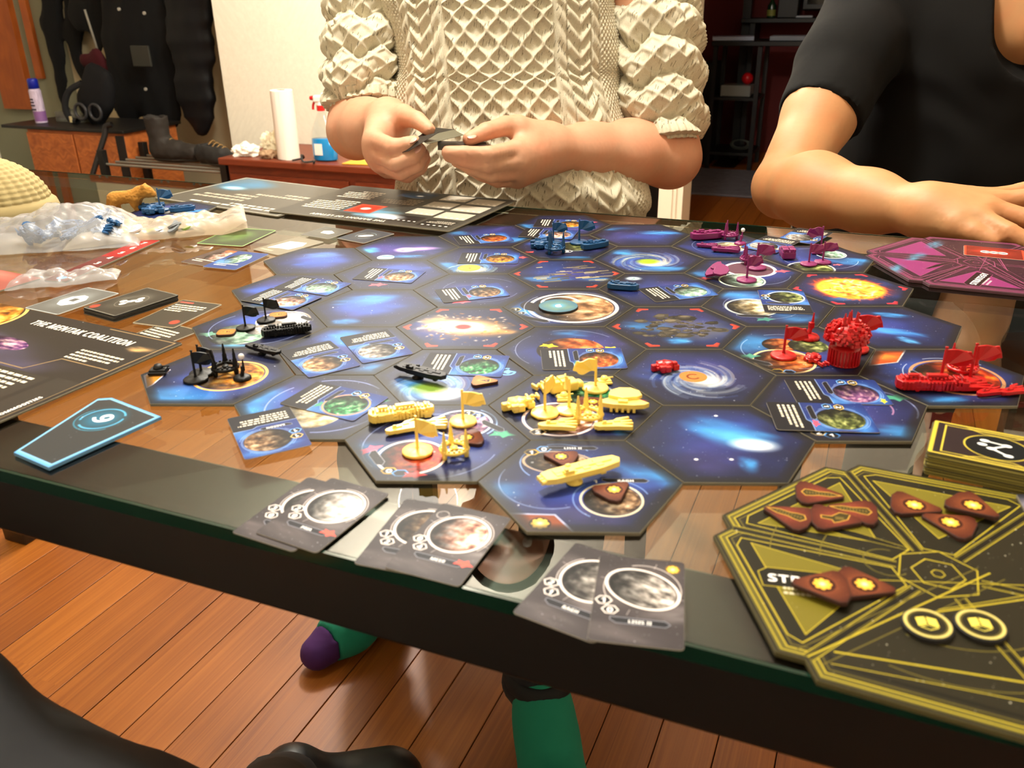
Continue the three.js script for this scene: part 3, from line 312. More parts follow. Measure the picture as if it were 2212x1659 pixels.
const COLOURED = [
  ['green', 1, { n: '2' }, [-0.0798,0.1306,-1.6878], 'blue planet card with a bright green planet behind the black ship on the green wormhole'],
  ['orange', 2, { n: '2', mark: '#3f8a70' }, [0.008,0.1195,-1.5178], 'planet card with an orange planet directly behind the tall yellow flag'],
  ['purple', 3, { n: '1', mark2: '#d8cc30' }, [0.1777,0.1778,-1.5947], 'purple and cream planet card, farther of the pair before the red ships'],
  ['olive', 4, { n: '2', mark: '#e0506a' }, [0.1555,0.2176,-1.6329], 'green-yellow planet card with a pink mark, nearer of the pair before the red ships', 1],
  ['brown', 5, { n: '3', mark: '#e05060' }, [-0.0879,-0.0394,-1.2337], 'half dark tan planet card on the dark tile left of the large tan planet'],
  ['amber', 6, { n: '1' }, [-0.0791,-0.1544,-1.6034], 'small planet card with an amber planet above the orange wormhole disc'],
  ['orange', 7, { n: '2' }, [-0.0907,-0.234,-1.2727], 'planet card with an orange planet beside the near corner of the big grey player sheet'],
  ['tan', 8, { n: '1', mark: '#e05a6a' }, [-0.1737,-0.0952,-1.7994], 'planet card with a tan planet below the pink comet tile'],
  ['brown', 9, { n: '1', t: 'RARRON' }, [-0.1942,0.2395,-2.645], 'planet card lettered RARRON with a brown planet, overhanging the near left tile'],
  ['green', 10, { n: '2', mark: '#3f8a70', ring: '#c89068' }, [-0.1626,0.1935,-2.0102], 'planet card with a misty green planet just behind the overhanging brown planet card'],
  ['tan', 11, { n: '1' }, [-0.1907,0.1187,-2.5366], 'left card of the two white planet cards beside the black ships'],
  ['grey', 12, { n: '3' }, [-0.153,0.0925,-2.6433], 'right card of the two white planet cards, half dark planet, beside the supernova tile'],
  ['pale', 13, { n: '2' }, [-0.2415,-0.062,-1.9717], 'planet card with a pale green planet, rear one of two on the far left tile'],
  ['pink', 14, { n: '1', mark: '#e05060' }, [-0.2601,-0.0218,-2.029], 'planet card with a pink planet, front one of two on the far left tile', 1],
  ['amber', 15, { n: '2', mark: '#e05060' }, [-0.0024,-0.3031,-1.698], 'orange planet card at the far table edge before the man in the sweater'],
  ['pink', 16, { n: '1' }, [-0.0173,-0.2524,-1.7911], 'planet card with a pink planet just behind the left group of blue ships', 1],
  ['pale', 17, { n: '1' }, [0.1004,-0.0396,-1.2546], 'planet card with a pale green planet beside the single blue ship'],
  ['olive', 18, { n: '2', ring: '#c8d0c8' }, [0.1897,-0.0116,-0.1194], 'planet card with a dark green planet between the single purple ship and the red flags'],
  ['grey', 19, {}, [0.2693,-0.2388,2.51], 'dark planet card at the far table edge behind the purple flags, rear of two'],
  ['grey', 20, {}, [0.2221,-0.2018,2.4655], 'dark planet card behind the square purple ship, front of two at the far table edge', 1],
];
for (const [ink, seed, o, at, label, up] of COLOURED) card(planetFace(ink, seed + 100, o), label, at, CT + (up ? 0.0006 : 0));
const GT = TH + 0.0002;
const GREY = [
  ['grey', 31, '3', '0', '', {}, [-0.1499,0.3285,-0.4259], 'grey planet card half hidden under the card lettered PRIA'],
  ['white', 32, '2', '0', 'PRIA', { mark: 1 }, [-0.1368,0.3303,-0.4497], 'grey planet card lettered PRIA with a white banded planet', 1],
  ['brown', 33, '1', '2', 'AR', {}, [-0.0847,0.3496,-0.2739], 'grey planet card half hidden under the card lettered MEER'],
  ['pink', 34, '0', '4', 'MEER', { mark: 1, ring: 1 }, [-0.067,0.356,-0.3637], 'grey planet card lettered MEER with a pinkish cratered planet and red mark', 1],
  ['grey', 35, '2', '1', 'RAGH', {}, [-0.0015,0.3917,-0.5026], 'grey planet card lettered RAGH, half covered, at the near table edge'],
  ['grey', 36, '1', '0', 'LISIS II', { egg: 1, gear: 1 }, [0.0227,0.3994,-0.1452], 'grey planet card lettered LISIS II with an egg-shaped planet and gold gear', 1],
];
for (const [ink, seed, a, b, t, o, at, label, up] of GREY) card(greyFace(ink, seed + 100, a, b, t, o), label, at, GT + (up ? 0.0007 : 0));
const backFace = (fn) => CARD.draw(fn);

// ---------- command tokens: kites of thick board ----------
const TOK = new Atlas(192, 192, 8, 2, 0.4);
const brown = (x, w, glow = '#a0582e') => { x.fillStyle = '#3e170e'; x.fillRect(0, 0, w, w); blob(x, w / 2, w / 2, w * 0.55, w * 0.55, 0, glow, 0.9); for (let k = 0; k < 400; k++) { const r = noise(k * 1.7, 3, 5); x.fillStyle = `rgba(${r > 0 ? '190,120,80' : '50,18,12'},.12)`; x.fillRect((k * 97) % w, (k * 57) % w, 4, 4); } };
const gearTok = TOK.draw((x, w) => { brown(x, w); x.fillStyle = '#3a160c'; x.beginPath(); x.arc(w / 2, w / 2, w * 0.2, 0, 7); x.fill(); gear(x, w / 2, w / 2, w * 0.15, '#f0b840'); });
const shipTok = TOK.draw((x, w) => { brown(x, w, '#94402c'); x.save(); x.translate(w * 0.46, w * 0.5); x.scale(w * 0.34, w * 0.34); poly(x, [[-1.1, 0], [-0.5, -0.22], [0.1, -0.2], [0.45, -0.3], [0.8, -0.34], [1, 0], [0.8, 0.34], [0.45, 0.3], [0.1, 0.2], [-0.5, 0.22]], '#3c3214', '#c89a3c', 0.06); for (let k = 0; k < 9; k++) { x.fillStyle = '#6a5a28'; x.fillRect(-0.6 + k * 0.16, -0.12, 0.08, 0.24); } x.restore(); });
const shipTok2 = TOK.draw((x, w) => { brown(x, w, '#94402c'); x.save(); x.translate(w * 0.46, w * 0.52); x.scale(w * 0.3, w * 0.3); poly(x, [[-0.8, 0.5], [-0.6, -0.1], [-0.1, -0.45], [0.2, -0.6], [0.3, -0.3], [0.9, -0.2], [0.9, 0.1], [0.3, 0.1], [-0.2, 0.6]], '#3c3214', '#c89a3c', 0.06); x.fillStyle = '#6a5a28'; x.fillRect(-0.4, -0.2, 0.5, 0.3); x.restore(); });
const amberTok = TOK.draw((x, w) => { x.fillStyle = '#8a4e12'; x.fillRect(0, 0, w, w); blob(x, w / 2, w / 2, w * 0.6, w * 0.6, 0, '#d88a28', 0.9); poly(x, [[w * 0.3, w * 0.36], [w * 0.72, w * 0.5], [w * 0.3, w * 0.64]], '#3a1c08', '#e8b050', 4); blob(x, w * 0.42, w * 0.5, 10, 10, 0, '#f0b850', 0.9); });
const roundTok = TOK.draw((x, w) => { x.fillStyle = '#232016'; x.fillRect(0, 0, w, w); x.strokeStyle = '#cdbf70'; x.lineWidth = w * 0.07; x.beginPath(); x.arc(w / 2, w / 2, w * 0.42, 0, 7); x.stroke(); x.strokeStyle = '#5c5424'; x.lineWidth = w * 0.03; x.beginPath(); x.arc(w / 2, w / 2, w * 0.36, 0, 7); x.stroke(); const c = w / 2, s = w * 0.2; poly(x, [[c - s, c - s * 0.8], [c - s * 0.08, c - s], [c - s * 0.08, c + s * 0.1], [c - s, c + s * 0.5]], '#f0e060'); poly(x, [[c + s * 0.08, c - s], [c + s, c - s * 0.7], [c + s, c + s * 0.6], [c + s * 0.08, c + s * 0.1]], '#f0e060'); poly(x, [[c - s * 0.8, c + s * 0.6], [c, c + s * 0.25], [c + s * 0.8, c + s * 0.7], [c, c + s * 1.05]], '#2c2a14', '#f0e060', w * 0.02); });
const sixTok = TOK.draw((x, w) => { x.fillStyle = '#3f6a80'; x.fillRect(0, 0, w, w); cloud(x, w / 2, w / 2, w * 0.5, w * 0.5, 0, '#8a9a70', 0.7, 5); blob(x, w / 2, w / 2, w * 0.25, w * 0.25, 0, '#4f9cc8', 0.9, 0.3); word(x, '6', w * 0.5, w * 0.6, w * 0.26, '#fff'); });
const discTok = TOK.draw((x, w) => { x.fillStyle = '#9a5f1c'; x.fillRect(0, 0, w, w); blob(x, w / 2, w / 2, w * 0.6, w * 0.6, 0, '#c88a34', 0.9); x.fillStyle = '#4a2808'; x.fillRect(w * 0.3, w * 0.46, w * 0.12, w * 0.06); x.fillRect(w * 0.5, w * 0.4, w * 0.1, w * 0.18); x.fillRect(w * 0.64, w * 0.44, w * 0.07, w * 0.12); });
TOK.done();
const mCoreBrown = std("#3a1c14", 0.7);
const KITE = [[-0.0138, 0.0004], [-0.0128, -0.0014], [0.006, -0.0092], [0.0092, -0.0088], [0.0118, -0.005], [0.0118, 0.0052], [0.0092, 0.0092], [0.0062, 0.0096], [-0.0128, 0.002]];
const KBB = [-0.0145, -0.0145, 0.0145, 0.0145];
const kite = (cell) => slab(KITE.map(([a, b]) => [a, b * 1.3]), 0.0022, cell, KBB, mCoreBrown, 0.0004);

function token(cell, label, x, z, turn, y, group, k = 1) { const g = kite(cell), o = solo('command_token', g, g.userData.mats, label, 'game token', [x, y, z], turn, group); o.scale.set(k, 1, k); return o; }
// ---------- command tokens on sheet and map ----------
const YH = TH + 0.0028; // top of the yellow sheet
[[shipTok, 2.9328, 0.1263,0.3136, 'brown token with a ship outline, rearmost of four on the yellow sheet'],
 [shipTok, -0.5855, 0.1058,0.3345, 'brown token with a ship outline, leftmost of four on the yellow sheet', 0.0002],
 [shipTok2, 2.9371, 0.1276,0.338, 'brown token with a squat ship outline, nearest of four on the yellow sheet', 0.0004],
 [shipTok, -0.2754, 0.1401,0.3296, 'brown token with a ship outline, rightmost of four on the yellow sheet', 0.0001],
 [gearTok, 2.759, 0.1728,0.3244, 'gold gear token, leftmost of the three at the far side of the yellow sheet'],
 [gearTok, 2.2053, 0.2007,0.3279, 'gold gear token, rightmost of the three at the far side of the yellow sheet', 0.0023],
 [gearTok, -0.6123, 0.1844,0.3405, 'gold gear token, nearest of the three at the far side of the yellow sheet'],
 [gearTok, -0.1509, 0.1048,0.395, 'gold gear token covering the white printed word on the yellow sheet', 0.0023],
 [gearTok, 2.8327, 0.1246,0.3923, 'gold gear token with its tip to the right, below the half covered word', 0.0004],
].forEach(([cell, turn, x, z, label, up]) => token(cell, label, x, z, turn, YH + (up ?? 0), null, 0.97));
[[gearTok, -0.3469, -0.0105,0.2732, 'brown gear token on the farther planet of the nearest hexagonal tile', 0.78],
 [gearTok, -2.4055, 0.0178,0.3098, 'brown gear token on the nearer planet of the nearest hexagonal tile', 0.82],
 [gearTok, 0.2554, -0.0681,0.2496, 'brown gear token behind the yellow ring station below the tall yellow flag', 0.85],
 [gearTok, -2.7851, 0.0115,0.198, 'brown gear token among the crowd of yellow ships', 0.8],
 [amberTok, 3.0702, -0.063,0.1639, 'amber kite token with a dark arrow beside the green wormhole', 0.72],
].forEach(([cell, turn, x, z, label, k]) => token(cell, label, x, z, turn, CT - 0.0001, null, k));
const disc = (rx, rz, n = 28) => Array.from({ length: n }, (_, i) => [Math.cos(i / n * 6.2832) * rx, Math.sin(i / n * 6.2832) * rz]);
for (const [px, label] of [[[0.1422,0.4185], 'round black and yellow token with a cube sign, left of two on the yellow sheet'], [[0.1641,0.4187], 'round black and yellow token with a cube sign, right of two on the yellow sheet']]) {
  const g = slab(disc(0.0104, 0.0104), 0.0026, roundTok, [-0.0104, -0.0104, 0.0104, 0.0104], mCoreDark, 0.0005); solo('round_token', g, g.userData.mats, label, 'game token', [px[0], YH, px[1]], -0.1);
}
{ const g = slab(disc(0.0172, 0.0172, 36), 0.002, sixTok, [-0.0172, -0.0172, 0.0172, 0.0172], mCoreDark, 0.0003), q = [-0.009,0.0026]; solo('round_token', g, g.userData.mats, 'large round blue-green token numbered 6 on the tan centre planet', 'game token', [q[0], CT - 0.0001, q[1]], 0.1); }
for (const [q, t, label] of [[[-0.2808,0.0662], 0.1, 'amber token in front of the left small black flag'], [[-0.25,0.024], 0.3, 'amber token beside the base of the right small black flag']]) {
  const g = slab(rrect(0.015, 0.0135, 0.004), 0.002, discTok, [-0.0075, -0.0068, 0.0075, 0.0068], mCoreBrown, 0.0004); solo('amber_token', g, g.userData.mats, label, 'game token', [q[0], CT - 0.0001, q[1]], t);
}

// ---------- command sheets: a hexagon with a notch at every corner ----------
const SHEETPTS = []; for (let k = 0; k < 6; k++) for (const [da, r] of [[5.7, 0.1025], [0, 0.0962], [-5.7, 0.1025]]) { const a = (97.3 - 60 * k + da) * Math.PI / 180; SHEETPTS.push([Math.cos(a) * r, -Math.sin(a) * r]); }
const SHEET = new Atlas(1200, 1200, 1, 1, 0.36), SR_ = 0.105;
function sheetArt(x, w, ink) {
  const P = (a, r) => [w / 2 + Math.cos(a * Math.PI / 180) * r / SR_ * w / 2, w / 2 - Math.sin(a * Math.PI / 180) * r / SR_ * w / 2], M = (pts) => pts.map(([a, r]) => P(a, r));
  x.fillStyle = ink.base; x.fillRect(0, 0, w, w); const ring = (d) => SHEETPTS.map(([u, v]) => { const l = Math.hypot(u, v); return [w / 2 + u * (l - d) / l / SR_ * w / 2, w / 2 + v * (l - d) / l / SR_ * w / 2]; });
  poly(x, ring(0.002), ink.rim, null); poly(x, ring(0.0065), ink.base, ink.line, 4); poly(x, ring(0.0035), null, ink.line, 3); poly(x, ring(0.009), null, ink.soft, 3); poly(x, ring(0.0125), null, ink.dark, 9);
  for (let k = 0; k < 6; k++) { // spokes along the notches
    const a = 97.3 + 60 * k, s = P(a, 0.018), e = P(a, 0.094); x.strokeStyle = ink.dark; x.lineWidth = 30; x.beginPath(); x.moveTo(...s); x.lineTo(...e); x.stroke(); for (const o of [-14, -9, 9, 14]) { const n = [Math.sin(a * Math.PI / 180) * o, Math.cos(a * Math.PI / 180) * o]; x.strokeStyle = Math.abs(o) > 10 ? ink.line : ink.soft; x.lineWidth = 3; x.beginPath(); x.moveTo(s[0] + n[0], s[1] + n[1]); x.lineTo(e[0] + n[0], e[1] + n[1]); x.stroke(); }
  }
  for (let k = 0; k < 3; k++) { // the three pools: framed wedges with a filled triangle
    const a = 67.3 + 60 * k, tri = M([[a, 0.031], [a + 23.5, 0.084], [a - 23.5, 0.084]]); x.save(); poly(x, M([[a + 20, 0.02], [a + 25.5, 0.089], [a + 21, 0.0905], [a - 21, 0.0905], [a - 25.5, 0.089], [a - 20, 0.02]]), ink.panel, ink.line, 4); poly(x, tri, ink.fill, ink.line, 3); x.restore();
    const c = P(a, 0.06); x.save(); x.translate(...c); x.rotate((90 - a) * Math.PI / 180 + ink.flip * Math.PI); if (ink.words) {} x.restore();
  }
  // darker name plates and the rest of the small print's lettering
  x.save(); const c = P(187.3, 0.063); x.translate(...c); x.rotate(0.17); poly(x, [[-120, -30], [-95, -52], [150, -52], [150, 30], [-110, 30]], ink.dark, ink.line, 3); word(x, 'STRATEGY', -98, 8, 46, '#fff', 'left', 1.15); lines(x, -60, 22, 140, 40, 2, 'rgba(240,235,220,.7)', 4); x.restore();
  x.save(); const f = P(127.3, 0.058); x.translate(...f); x.rotate(0.17); x.fillStyle = ink.dark; poly(x, [[-60, 40], [60, 62], [190, 118], [182, 128], [50, 92], [-40, 60]], ink.dark, ink.line, 2); x.restore();
  for (const r of [0.052, 0.075]) arcs(x, w / 2, w / 2, r / SR_ * w / 2, ink.soft, 3, [[0.2, 2.2], [3.4, 3.9]]);
  poly(x, [0, 1, 2, 3, 4, 5].map((k) => P(67.3 + 60 * k, 0.019)), ink.base, ink.line, 4); poly(x, [0, 1, 2, 3, 4, 5].map((k) => P(97.3 + 60 * k, 0.0115)), null, ink.line, 4); poly(x, [0, 1, 2, 3, 4, 5].map((k) => P(97.3 + 60 * k, 0.003)), null, ink.line, 3); arcs(x, P(157, 0.022)[0], P(157, 0.022)[1], 60, ink.soft, 3, [[1, 5.2]]);
  // the lower half: long bars and the cube sign
  const q = P(-143, 0.094), e = P(15, 0.04); for (const o of [-22, 0, 26]) { x.strokeStyle = o ? ink.soft : ink.line; x.lineWidth = o ? 3 : 5; x.beginPath(); x.moveTo(q[0] + o, q[1] + o); x.lineTo(P(2, 0.024)[0] + o, P(2, 0.024)[1] + o); x.stroke(); }
  for (const [a1, r1, a2, r2, wd] of [[-140, 0.083, -62, 0.088, 6], [-138, 0.09, -70, 0.094, 3], [-120, 0.033, -20, 0.045, 5], [-112, 0.028, -25, 0.036, 3], [-170, 0.03, -10, 0.05, 3]]) { x.strokeStyle = ink.line; x.lineWidth = wd; x.beginPath(); x.moveTo(...P(a1, r1)); x.lineTo(...P(a2, r2)); x.stroke(); }
  for (const [dx, dy] of [[-36, -44], [-84, 0], [36, 24]]) { const [u, v] = P(-66, 0.062), X = u + dx, Y = v + dy; poly(x, [[X, Y], [X + 40, Y + 18], [X + 40, Y + 58], [X, Y + 40]], ink.fill, ink.line, 3); poly(x, [[X + 44, Y + 18], [X + 84, Y + 8], [X + 84, Y + 46], [X + 44, Y + 58]], ink.fill, ink.line, 3); poly(x, [[X, Y - 4], [X + 42, Y - 18], [X + 84, Y + 2], [X + 42, Y + 12]], ink.dark, ink.line, 3); }
  stars(x, 0, 0, w, w, 700, 3.2, 77, '235,230,205');
}
{
  const cell = SHEET.draw((x, w) => sheetArt(x, w, { base: '#252217', rim: '#5c5523', line: '#b3a22c', soft: '#6c6224', dark: '#18160f', panel: '#1f1d13', fill: '#6e651f', flip: 0, words: 1 })), g = slab(SHEETPTS, 0.0026, cell, [-SR_, -SR_, SR_, SR_], std('#4a4422', 0.7), 0.0004), q = [0.1625,0.3804];
  solo('command_sheet', g, g.userData.mats, 'thick notched hexagonal player sheet printed in black and yellow', 'player board', [q[0], TH + 0.0002, q[1]]);
}
SHEET.done();
const SHEET2 = new Atlas(700, 700, 1, 1, 0.36);
{
  const cell = SHEET2.draw((x, w) => { x.scale(w / 1200, w / 1200); sheetArt(x, 1200, { base: '#2e1826', rim: '#5c2a42', line: '#96486e', soft: '#6c3652', dark: '#1c0d16', panel: '#301728', fill: '#7a2a60', flip: 0 });
    const r = rngOf(3); for (let i = 0; i < 3; i++) cloud(x, 250 + i * 330, 230 + i * 60, 130, 50, 0.2, '#4a9fc0', 0.8, i + 80); });
  const g = slab(SHEETPTS, 0.0026, cell, [-SR_, -SR_, SR_, SR_], std('#4a2a34', 0.7), 0.0004), q = [0.4068,-0.1297];
  solo('command_sheet', g, g.userData.mats, 'thick notched hexagonal player sheet printed in purple under the hand', 'player board', [q[0], TH + 0.0002, q[1]], Math.PI / 3 + 0.02);
}
SHEET2.done();

// ---------- large faction sheets, reference cards, decks ----------
const BIG = new Atlas(1024, 690, 1, 2, 0.34);
const rowText = (x, X, Y, w, h, n, seed, col = '#d8d0bc') => lines(x, X, Y, w, h, n, col, seed);
const sheetA = BIG.draw((x, w, h) => {
  x.fillStyle = '#2b2723'; x.fillRect(0, 0, w, h); cloud(x, w * 0.2, h * 0.62, w * 0.35, h * 0.3, 0, '#5a4a78', 0.9, 1); cloud(x, w * 0.45, h * 0.4, w * 0.4, h * 0.2, 0.1, '#4a4460', 0.9, 2); cloud(x, w * 0.3, h * 0.55, w * 0.3, h * 0.08, -0.1, '#b08868', 0.7, 3); stars(x, 0, 0, w, h, 200, 2, 9);
  globe(x, w * 0.2, h * 0.17, h * 0.2, 'amber', 41, '#e8b060'); x.save(); x.translate(w * 0.5, h * 0.35); x.scale(1.8, 0.7); globe(x, 0, 0, h * 0.09, 'purple', 42); x.restore();
  wordFit(x, 'THE MENTAK COALITION', w * 0.42, h * 0.135, w * 0.45, 50, '#f6efdc');
  const line = (a) => { x.strokeStyle = '#8a7250'; x.lineWidth = 5; x.beginPath(); a.forEach(([u, v], i) => (i ? x.lineTo(u * w, v * h) : x.moveTo(u * w, v * h))); x.stroke(); };
  line([[0.02, 0.02], [0.02, 0.98], [0.98, 0.98], [0.98, 0.02], [0.7, 0.02]]); line([[0.55, 0.5], [0.74, 0.5], [0.78, 0.36], [0.97, 0.36]]); line([[0.55, 0.5], [0.55, 0.97]]); line([[0.77, 0.96], [0.8, 0.9], [0.97, 0.9]]);
  x.fillStyle = '#332f2a'; x.fillRect(w * 0.56, h * 0.52, w * 0.31, h * 0.4); rowText(x, w * 0.77, h * 0.24, w * 0.18, h * 0.11, 4, 4); rowText(x, w * 0.58, h * 0.54, w * 0.27, h * 0.17, 5, 5); rowText(x, w * 0.58, h * 0.75, w * 0.26, h * 0.14, 4, 6);
  x.fillStyle = '#332f2a'; x.fillRect(w * 0.89, h * 0.5, w * 0.09, h * 0.47); x.save(); x.translate(w * 0.945, h * 0.88); x.rotate(-1.571); word(x, '2', -14, 8, 58, '#fff'); word(x, 'COMMODITIES', 26, 24, 17, '#fff', 'left', 1.1); x.restore(); cloud(x, w * 0.93, h * 0.14, 60, 26, -0.2, '#e0b070', 0.9, 7); for (let i = 0; i < 4; i++) { x.strokeStyle = '#8a7890'; x.lineWidth = 3; x.strokeRect(w * 0.06, h * (0.8 + i * 0.045), w * 0.4, h * 0.03); }
});
const sheetB = BIG.draw((x, w, h) => {
  x.fillStyle = '#37352f'; x.fillRect(0, 0, w, h); cloud(x, w * 0.55, h * 0.3, w * 0.2, h * 0.14, 0, '#6ab0d8', 0.9, 11); stars(x, 0, 0, w, h, 120, 2, 19);
  wordFit(x, 'THE BARONY OF LETNEV', w * 0.36, h * 0.09, w * 0.42, 40, '#f2ead6');
  x.fillStyle = '#1d1b19'; for (let i = 0; i < 4; i++) { x.fillRect(w * 0.04, h * (0.06 + i * 0.23), w * 0.16, h * 0.18); x.fillRect(w * 0.22, h * (0.1 + i * 0.23), w * 0.15, h * 0.17); for (let k = 0; k < 5; k++) { x.fillStyle = '#e8e0d0'; x.fillRect(w * (0.05 + k * 0.03), h * (0.09 + i * 0.23), 14, 12); x.fillRect(w * (0.23 + k * 0.028), h * (0.13 + i * 0.23), 13, 11); x.fillStyle = '#1d1b19'; } rowText(x, w * 0.05, h * (0.15 + i * 0.23), w * 0.14, h * 0.07, 3, 20 + i, '#b8b0a0'); }
  blob(x, w * 0.42, h * 0.2, 130, 60, 0.1, '#e8f4ff', 1, 0.3); cloud(x, w * 0.5, h * 0.16, 110, 60, 0, '#88c4e8', 0.9, 12); blob(x, w * 0.38, h * 0.16, 60, 26, 0, '#f6eef8', 0.9, 0.3);
  x.fillStyle = '#b83020'; x.fillRect(w * 0.52, h * 0.22, w * 0.15, h * 0.24); x.strokeStyle = '#f05a3a'; x.lineWidth = 7; x.strokeRect(w * 0.53, h * 0.24, w * 0.13, h * 0.2); blob(x, w * 0.595, h * 0.34, 34, 30, 0, '#f4e8d8', 1, 0.6);
  rowText(x, w * 0.7, h * 0.22, w * 0.24, h * 0.3, 6, 33); rowText(x, w * 0.7, h * 0.6, w * 0.22, h * 0.25, 5, 34); rowText(x, w * 0.42, h * 0.55, w * 0.22, h * 0.18, 4, 35, '#a89c88'); x.fillStyle = '#1f3448'; x.fillRect(w * 0.42, h * 0.78, w * 0.2, h * 0.16); blob(x, w * 0.5, h * 0.85, 34, 22, 0, '#ffffff', 0.9, 0.3);
  x.strokeStyle = '#57534a'; x.lineWidth = 5; x.strokeRect(10, 10, w - 20, h - 20);
});
BIG.done();
function board(cell, w, h, th, [x, z, turn], label, name, cat, y = TH + 0.0002, edge = mCore) { const g = slab(rrect(w, h, 0.0025), th, cell, [-w / 2, -h / 2, w / 2, h / 2], edge, 0.0003); return solo(name, g, g.userData.mats, label, cat, [x, y, z], turn); }
board(sheetA, 0.27, 0.18, 0.0014, [-0.4688,0.1108,-0.4449], 'large dark player sheet lettered THE MENTAK COALITION at the left table edge', 'faction_sheet', 'player board', TH + 0.0014);
board(sheetB, 0.27, 0.18, 0.0014, [-0.2183,-0.4017,2.7184], 'large dark player sheet with a red card at the feet of the knitted sweater', 'faction_sheet', 'player board', TH + 0.0022);
const MID = new Atlas(256, 256, 8, 3, 0.34);
const sheetC = MID.draw((x, w) => { x.fillStyle = '#4a473f'; x.fillRect(0, 0, w, w); cloud(x, w * 0.82, w * 0.74, w * 0.26, w * 0.3, 0, '#2f6f98', 1, 4, 20); blob(x, w * 0.8, w * 0.6, 30, 20, 0, '#a8d0e0', 0.9, 0.3); rowText(x, 20, 20, 190, 30, 2, 1, '#cfc8b4'); rowText(x, 120, 60, 110, 60, 3, 2, '#a8a08c'); rowText(x, 30, 120, 110, 40, 2, 3, '#a8a08c'); x.strokeStyle = '#8a8678'; x.lineWidth = 4; x.strokeRect(6, 6, w - 12, w - 12); });
board(sheetC, 0.24, 0.17, 0.0014, [-0.4233,-0.4869,2.6309], 'large grey player sheet half under the darker one with the red card', 'faction_sheet', 'player board');
const simple = (fn) => MID.draw((x, w) => fn(x, w));
const textCard = (seed, col, head) => simple((x, w) => { x.fillStyle = '#3a352c'; x.fillRect(0, 0, w, w); x.strokeStyle = '#8a7c60'; x.lineWidth = 5; x.strokeRect(5, 5, w - 10, w - 10); rowText(x, 18, 16, 130, 22, 1, seed, head); rowText(x, 18, 46, 200, 74, 4, seed + 1); blob(x, 200, 205, 28, 22, 0, col, 1, 0.7); });
const iconCard = (base, fn, rim = '#6a675c') => simple((x, w) => { x.fillStyle = base; x.fillRect(0, 0, w, w); cloud(x, w / 2, w / 2, w * 0.45, w * 0.4, 0, rim, 0.5, 3); x.strokeStyle = rim; x.lineWidth = 6; x.strokeRect(4, 4, w - 8, w - 8); fn(x, w); });
const molecule = (x, w) => { x.fillStyle = '#f0ece0'; for (const [a, b] of [[0, 0], [-0.14, 0.06], [0.13, -0.05], [0.03, -0.13], [-0.02, 0.13]]) { x.beginPath(); x.arc(w / 2 + a * w, w / 2 + b * w, w * 0.055, 0, 7); x.fill(); x.lineWidth = w * 0.035; x.strokeStyle = '#f0ece0'; x.beginPath(); x.moveTo(w / 2, w / 2); x.lineTo(w / 2 + a * w, w / 2 + b * w); x.stroke(); } };
// decks: every card of the stack cannot be told apart, the sides show their edges
function deck(cell, w, h, n, at, label, edgeA, edgeB) {
  const [x, z, turn] = at, t = thing('card_deck', label, 'card deck', [x, TH + 0.0002, z], turn), r = rngOf(n + 3), top = slab(rrect(w, h, 0.002), 0.0008, cell, [-w / 2, -h / 2, w / 2, h / 2], edgeA, 0.0001), low = slab(rrect(w, h, 0.002), 0.0008, null, [0, 0, 1, 1], edgeA, 0.0001), low2 = slab(rrect(w, h, 0.002), 0.0008, null, [0, 0, 1, 1], edgeB, 0.0001);
  for (let i = 0; i < n; i++) { const g = i === n - 1 ? top : i % 2 ? low : low2, o = part('card', g, g.userData.mats, t); o.position.set((r() - 0.5) * 0.0012, i * 0.00082, (r() - 0.5) * 0.0012); o.rotation.y = (r() - 0.5) * 0.02; } return t;
}
const mYE = std('#4a4420', 0.7), mYE2 = std('#8a8038', 0.7), mDE = std('#1f1d1a', 0.7), mDE2 = std('#5a554a', 0.7);
const yDeck = simple((x, w) => { x.fillStyle = '#241c20'; x.fillRect(0, 0, w, w); x.strokeStyle = '#c8b440'; x.lineWidth = 9; x.strokeRect(6, 8, w - 12, w - 16); x.lineWidth = 4; x.strokeRect(26, 26, w - 52, w - 52); poly(x, [[70, 20], [100, 40], [160, 40], [186, 20]], null, '#c8b440', 4); poly(x, [[70, 236], [100, 216], [160, 216], [186, 236]], null, '#c8b440', 4); x.fillStyle = '#0c1418'; x.beginPath(); x.ellipse(128, 128, 62, 84, 0, 0, 7); x.fill(); x.strokeStyle = '#c8b440'; x.stroke(); x.strokeStyle = x.fillStyle = '#eef4f4'; x.lineWidth = 7; x.beginPath(); x.moveTo(104, 90); x.lineTo(146, 100); x.lineTo(118, 140); x.lineTo(150, 172); x.stroke(); for (const [a, b] of [[104, 90], [146, 100], [118, 140], [150, 172], [100, 120]]) { x.beginPath(); x.arc(a, b, 10, 0, 7); x.fill(); } });
deck(yDeck, 0.068, 0.0445, 17, [0.2341,0.2789,-0.4635], 'thick deck of yellow bordered cards with a white circuit sign', mYE, mYE2);
deck(iconCard('#35312a', (x, w) => { molecule(x, w); x.strokeStyle = '#6a665a'; x.lineWidth = 4; x.beginPath(); x.arc(w / 2, w / 2, w * 0.24, 0, 7); x.stroke(); blob(x, 34, 225, 26, 22, 0, '#d8402c', 1, 0.6); }), 0.0455, 0.0665, 7, [-0.3927,-0.0075,-0.5266], 'small dark deck of cards with a white molecule sign and red corner', mDE, mDE2);
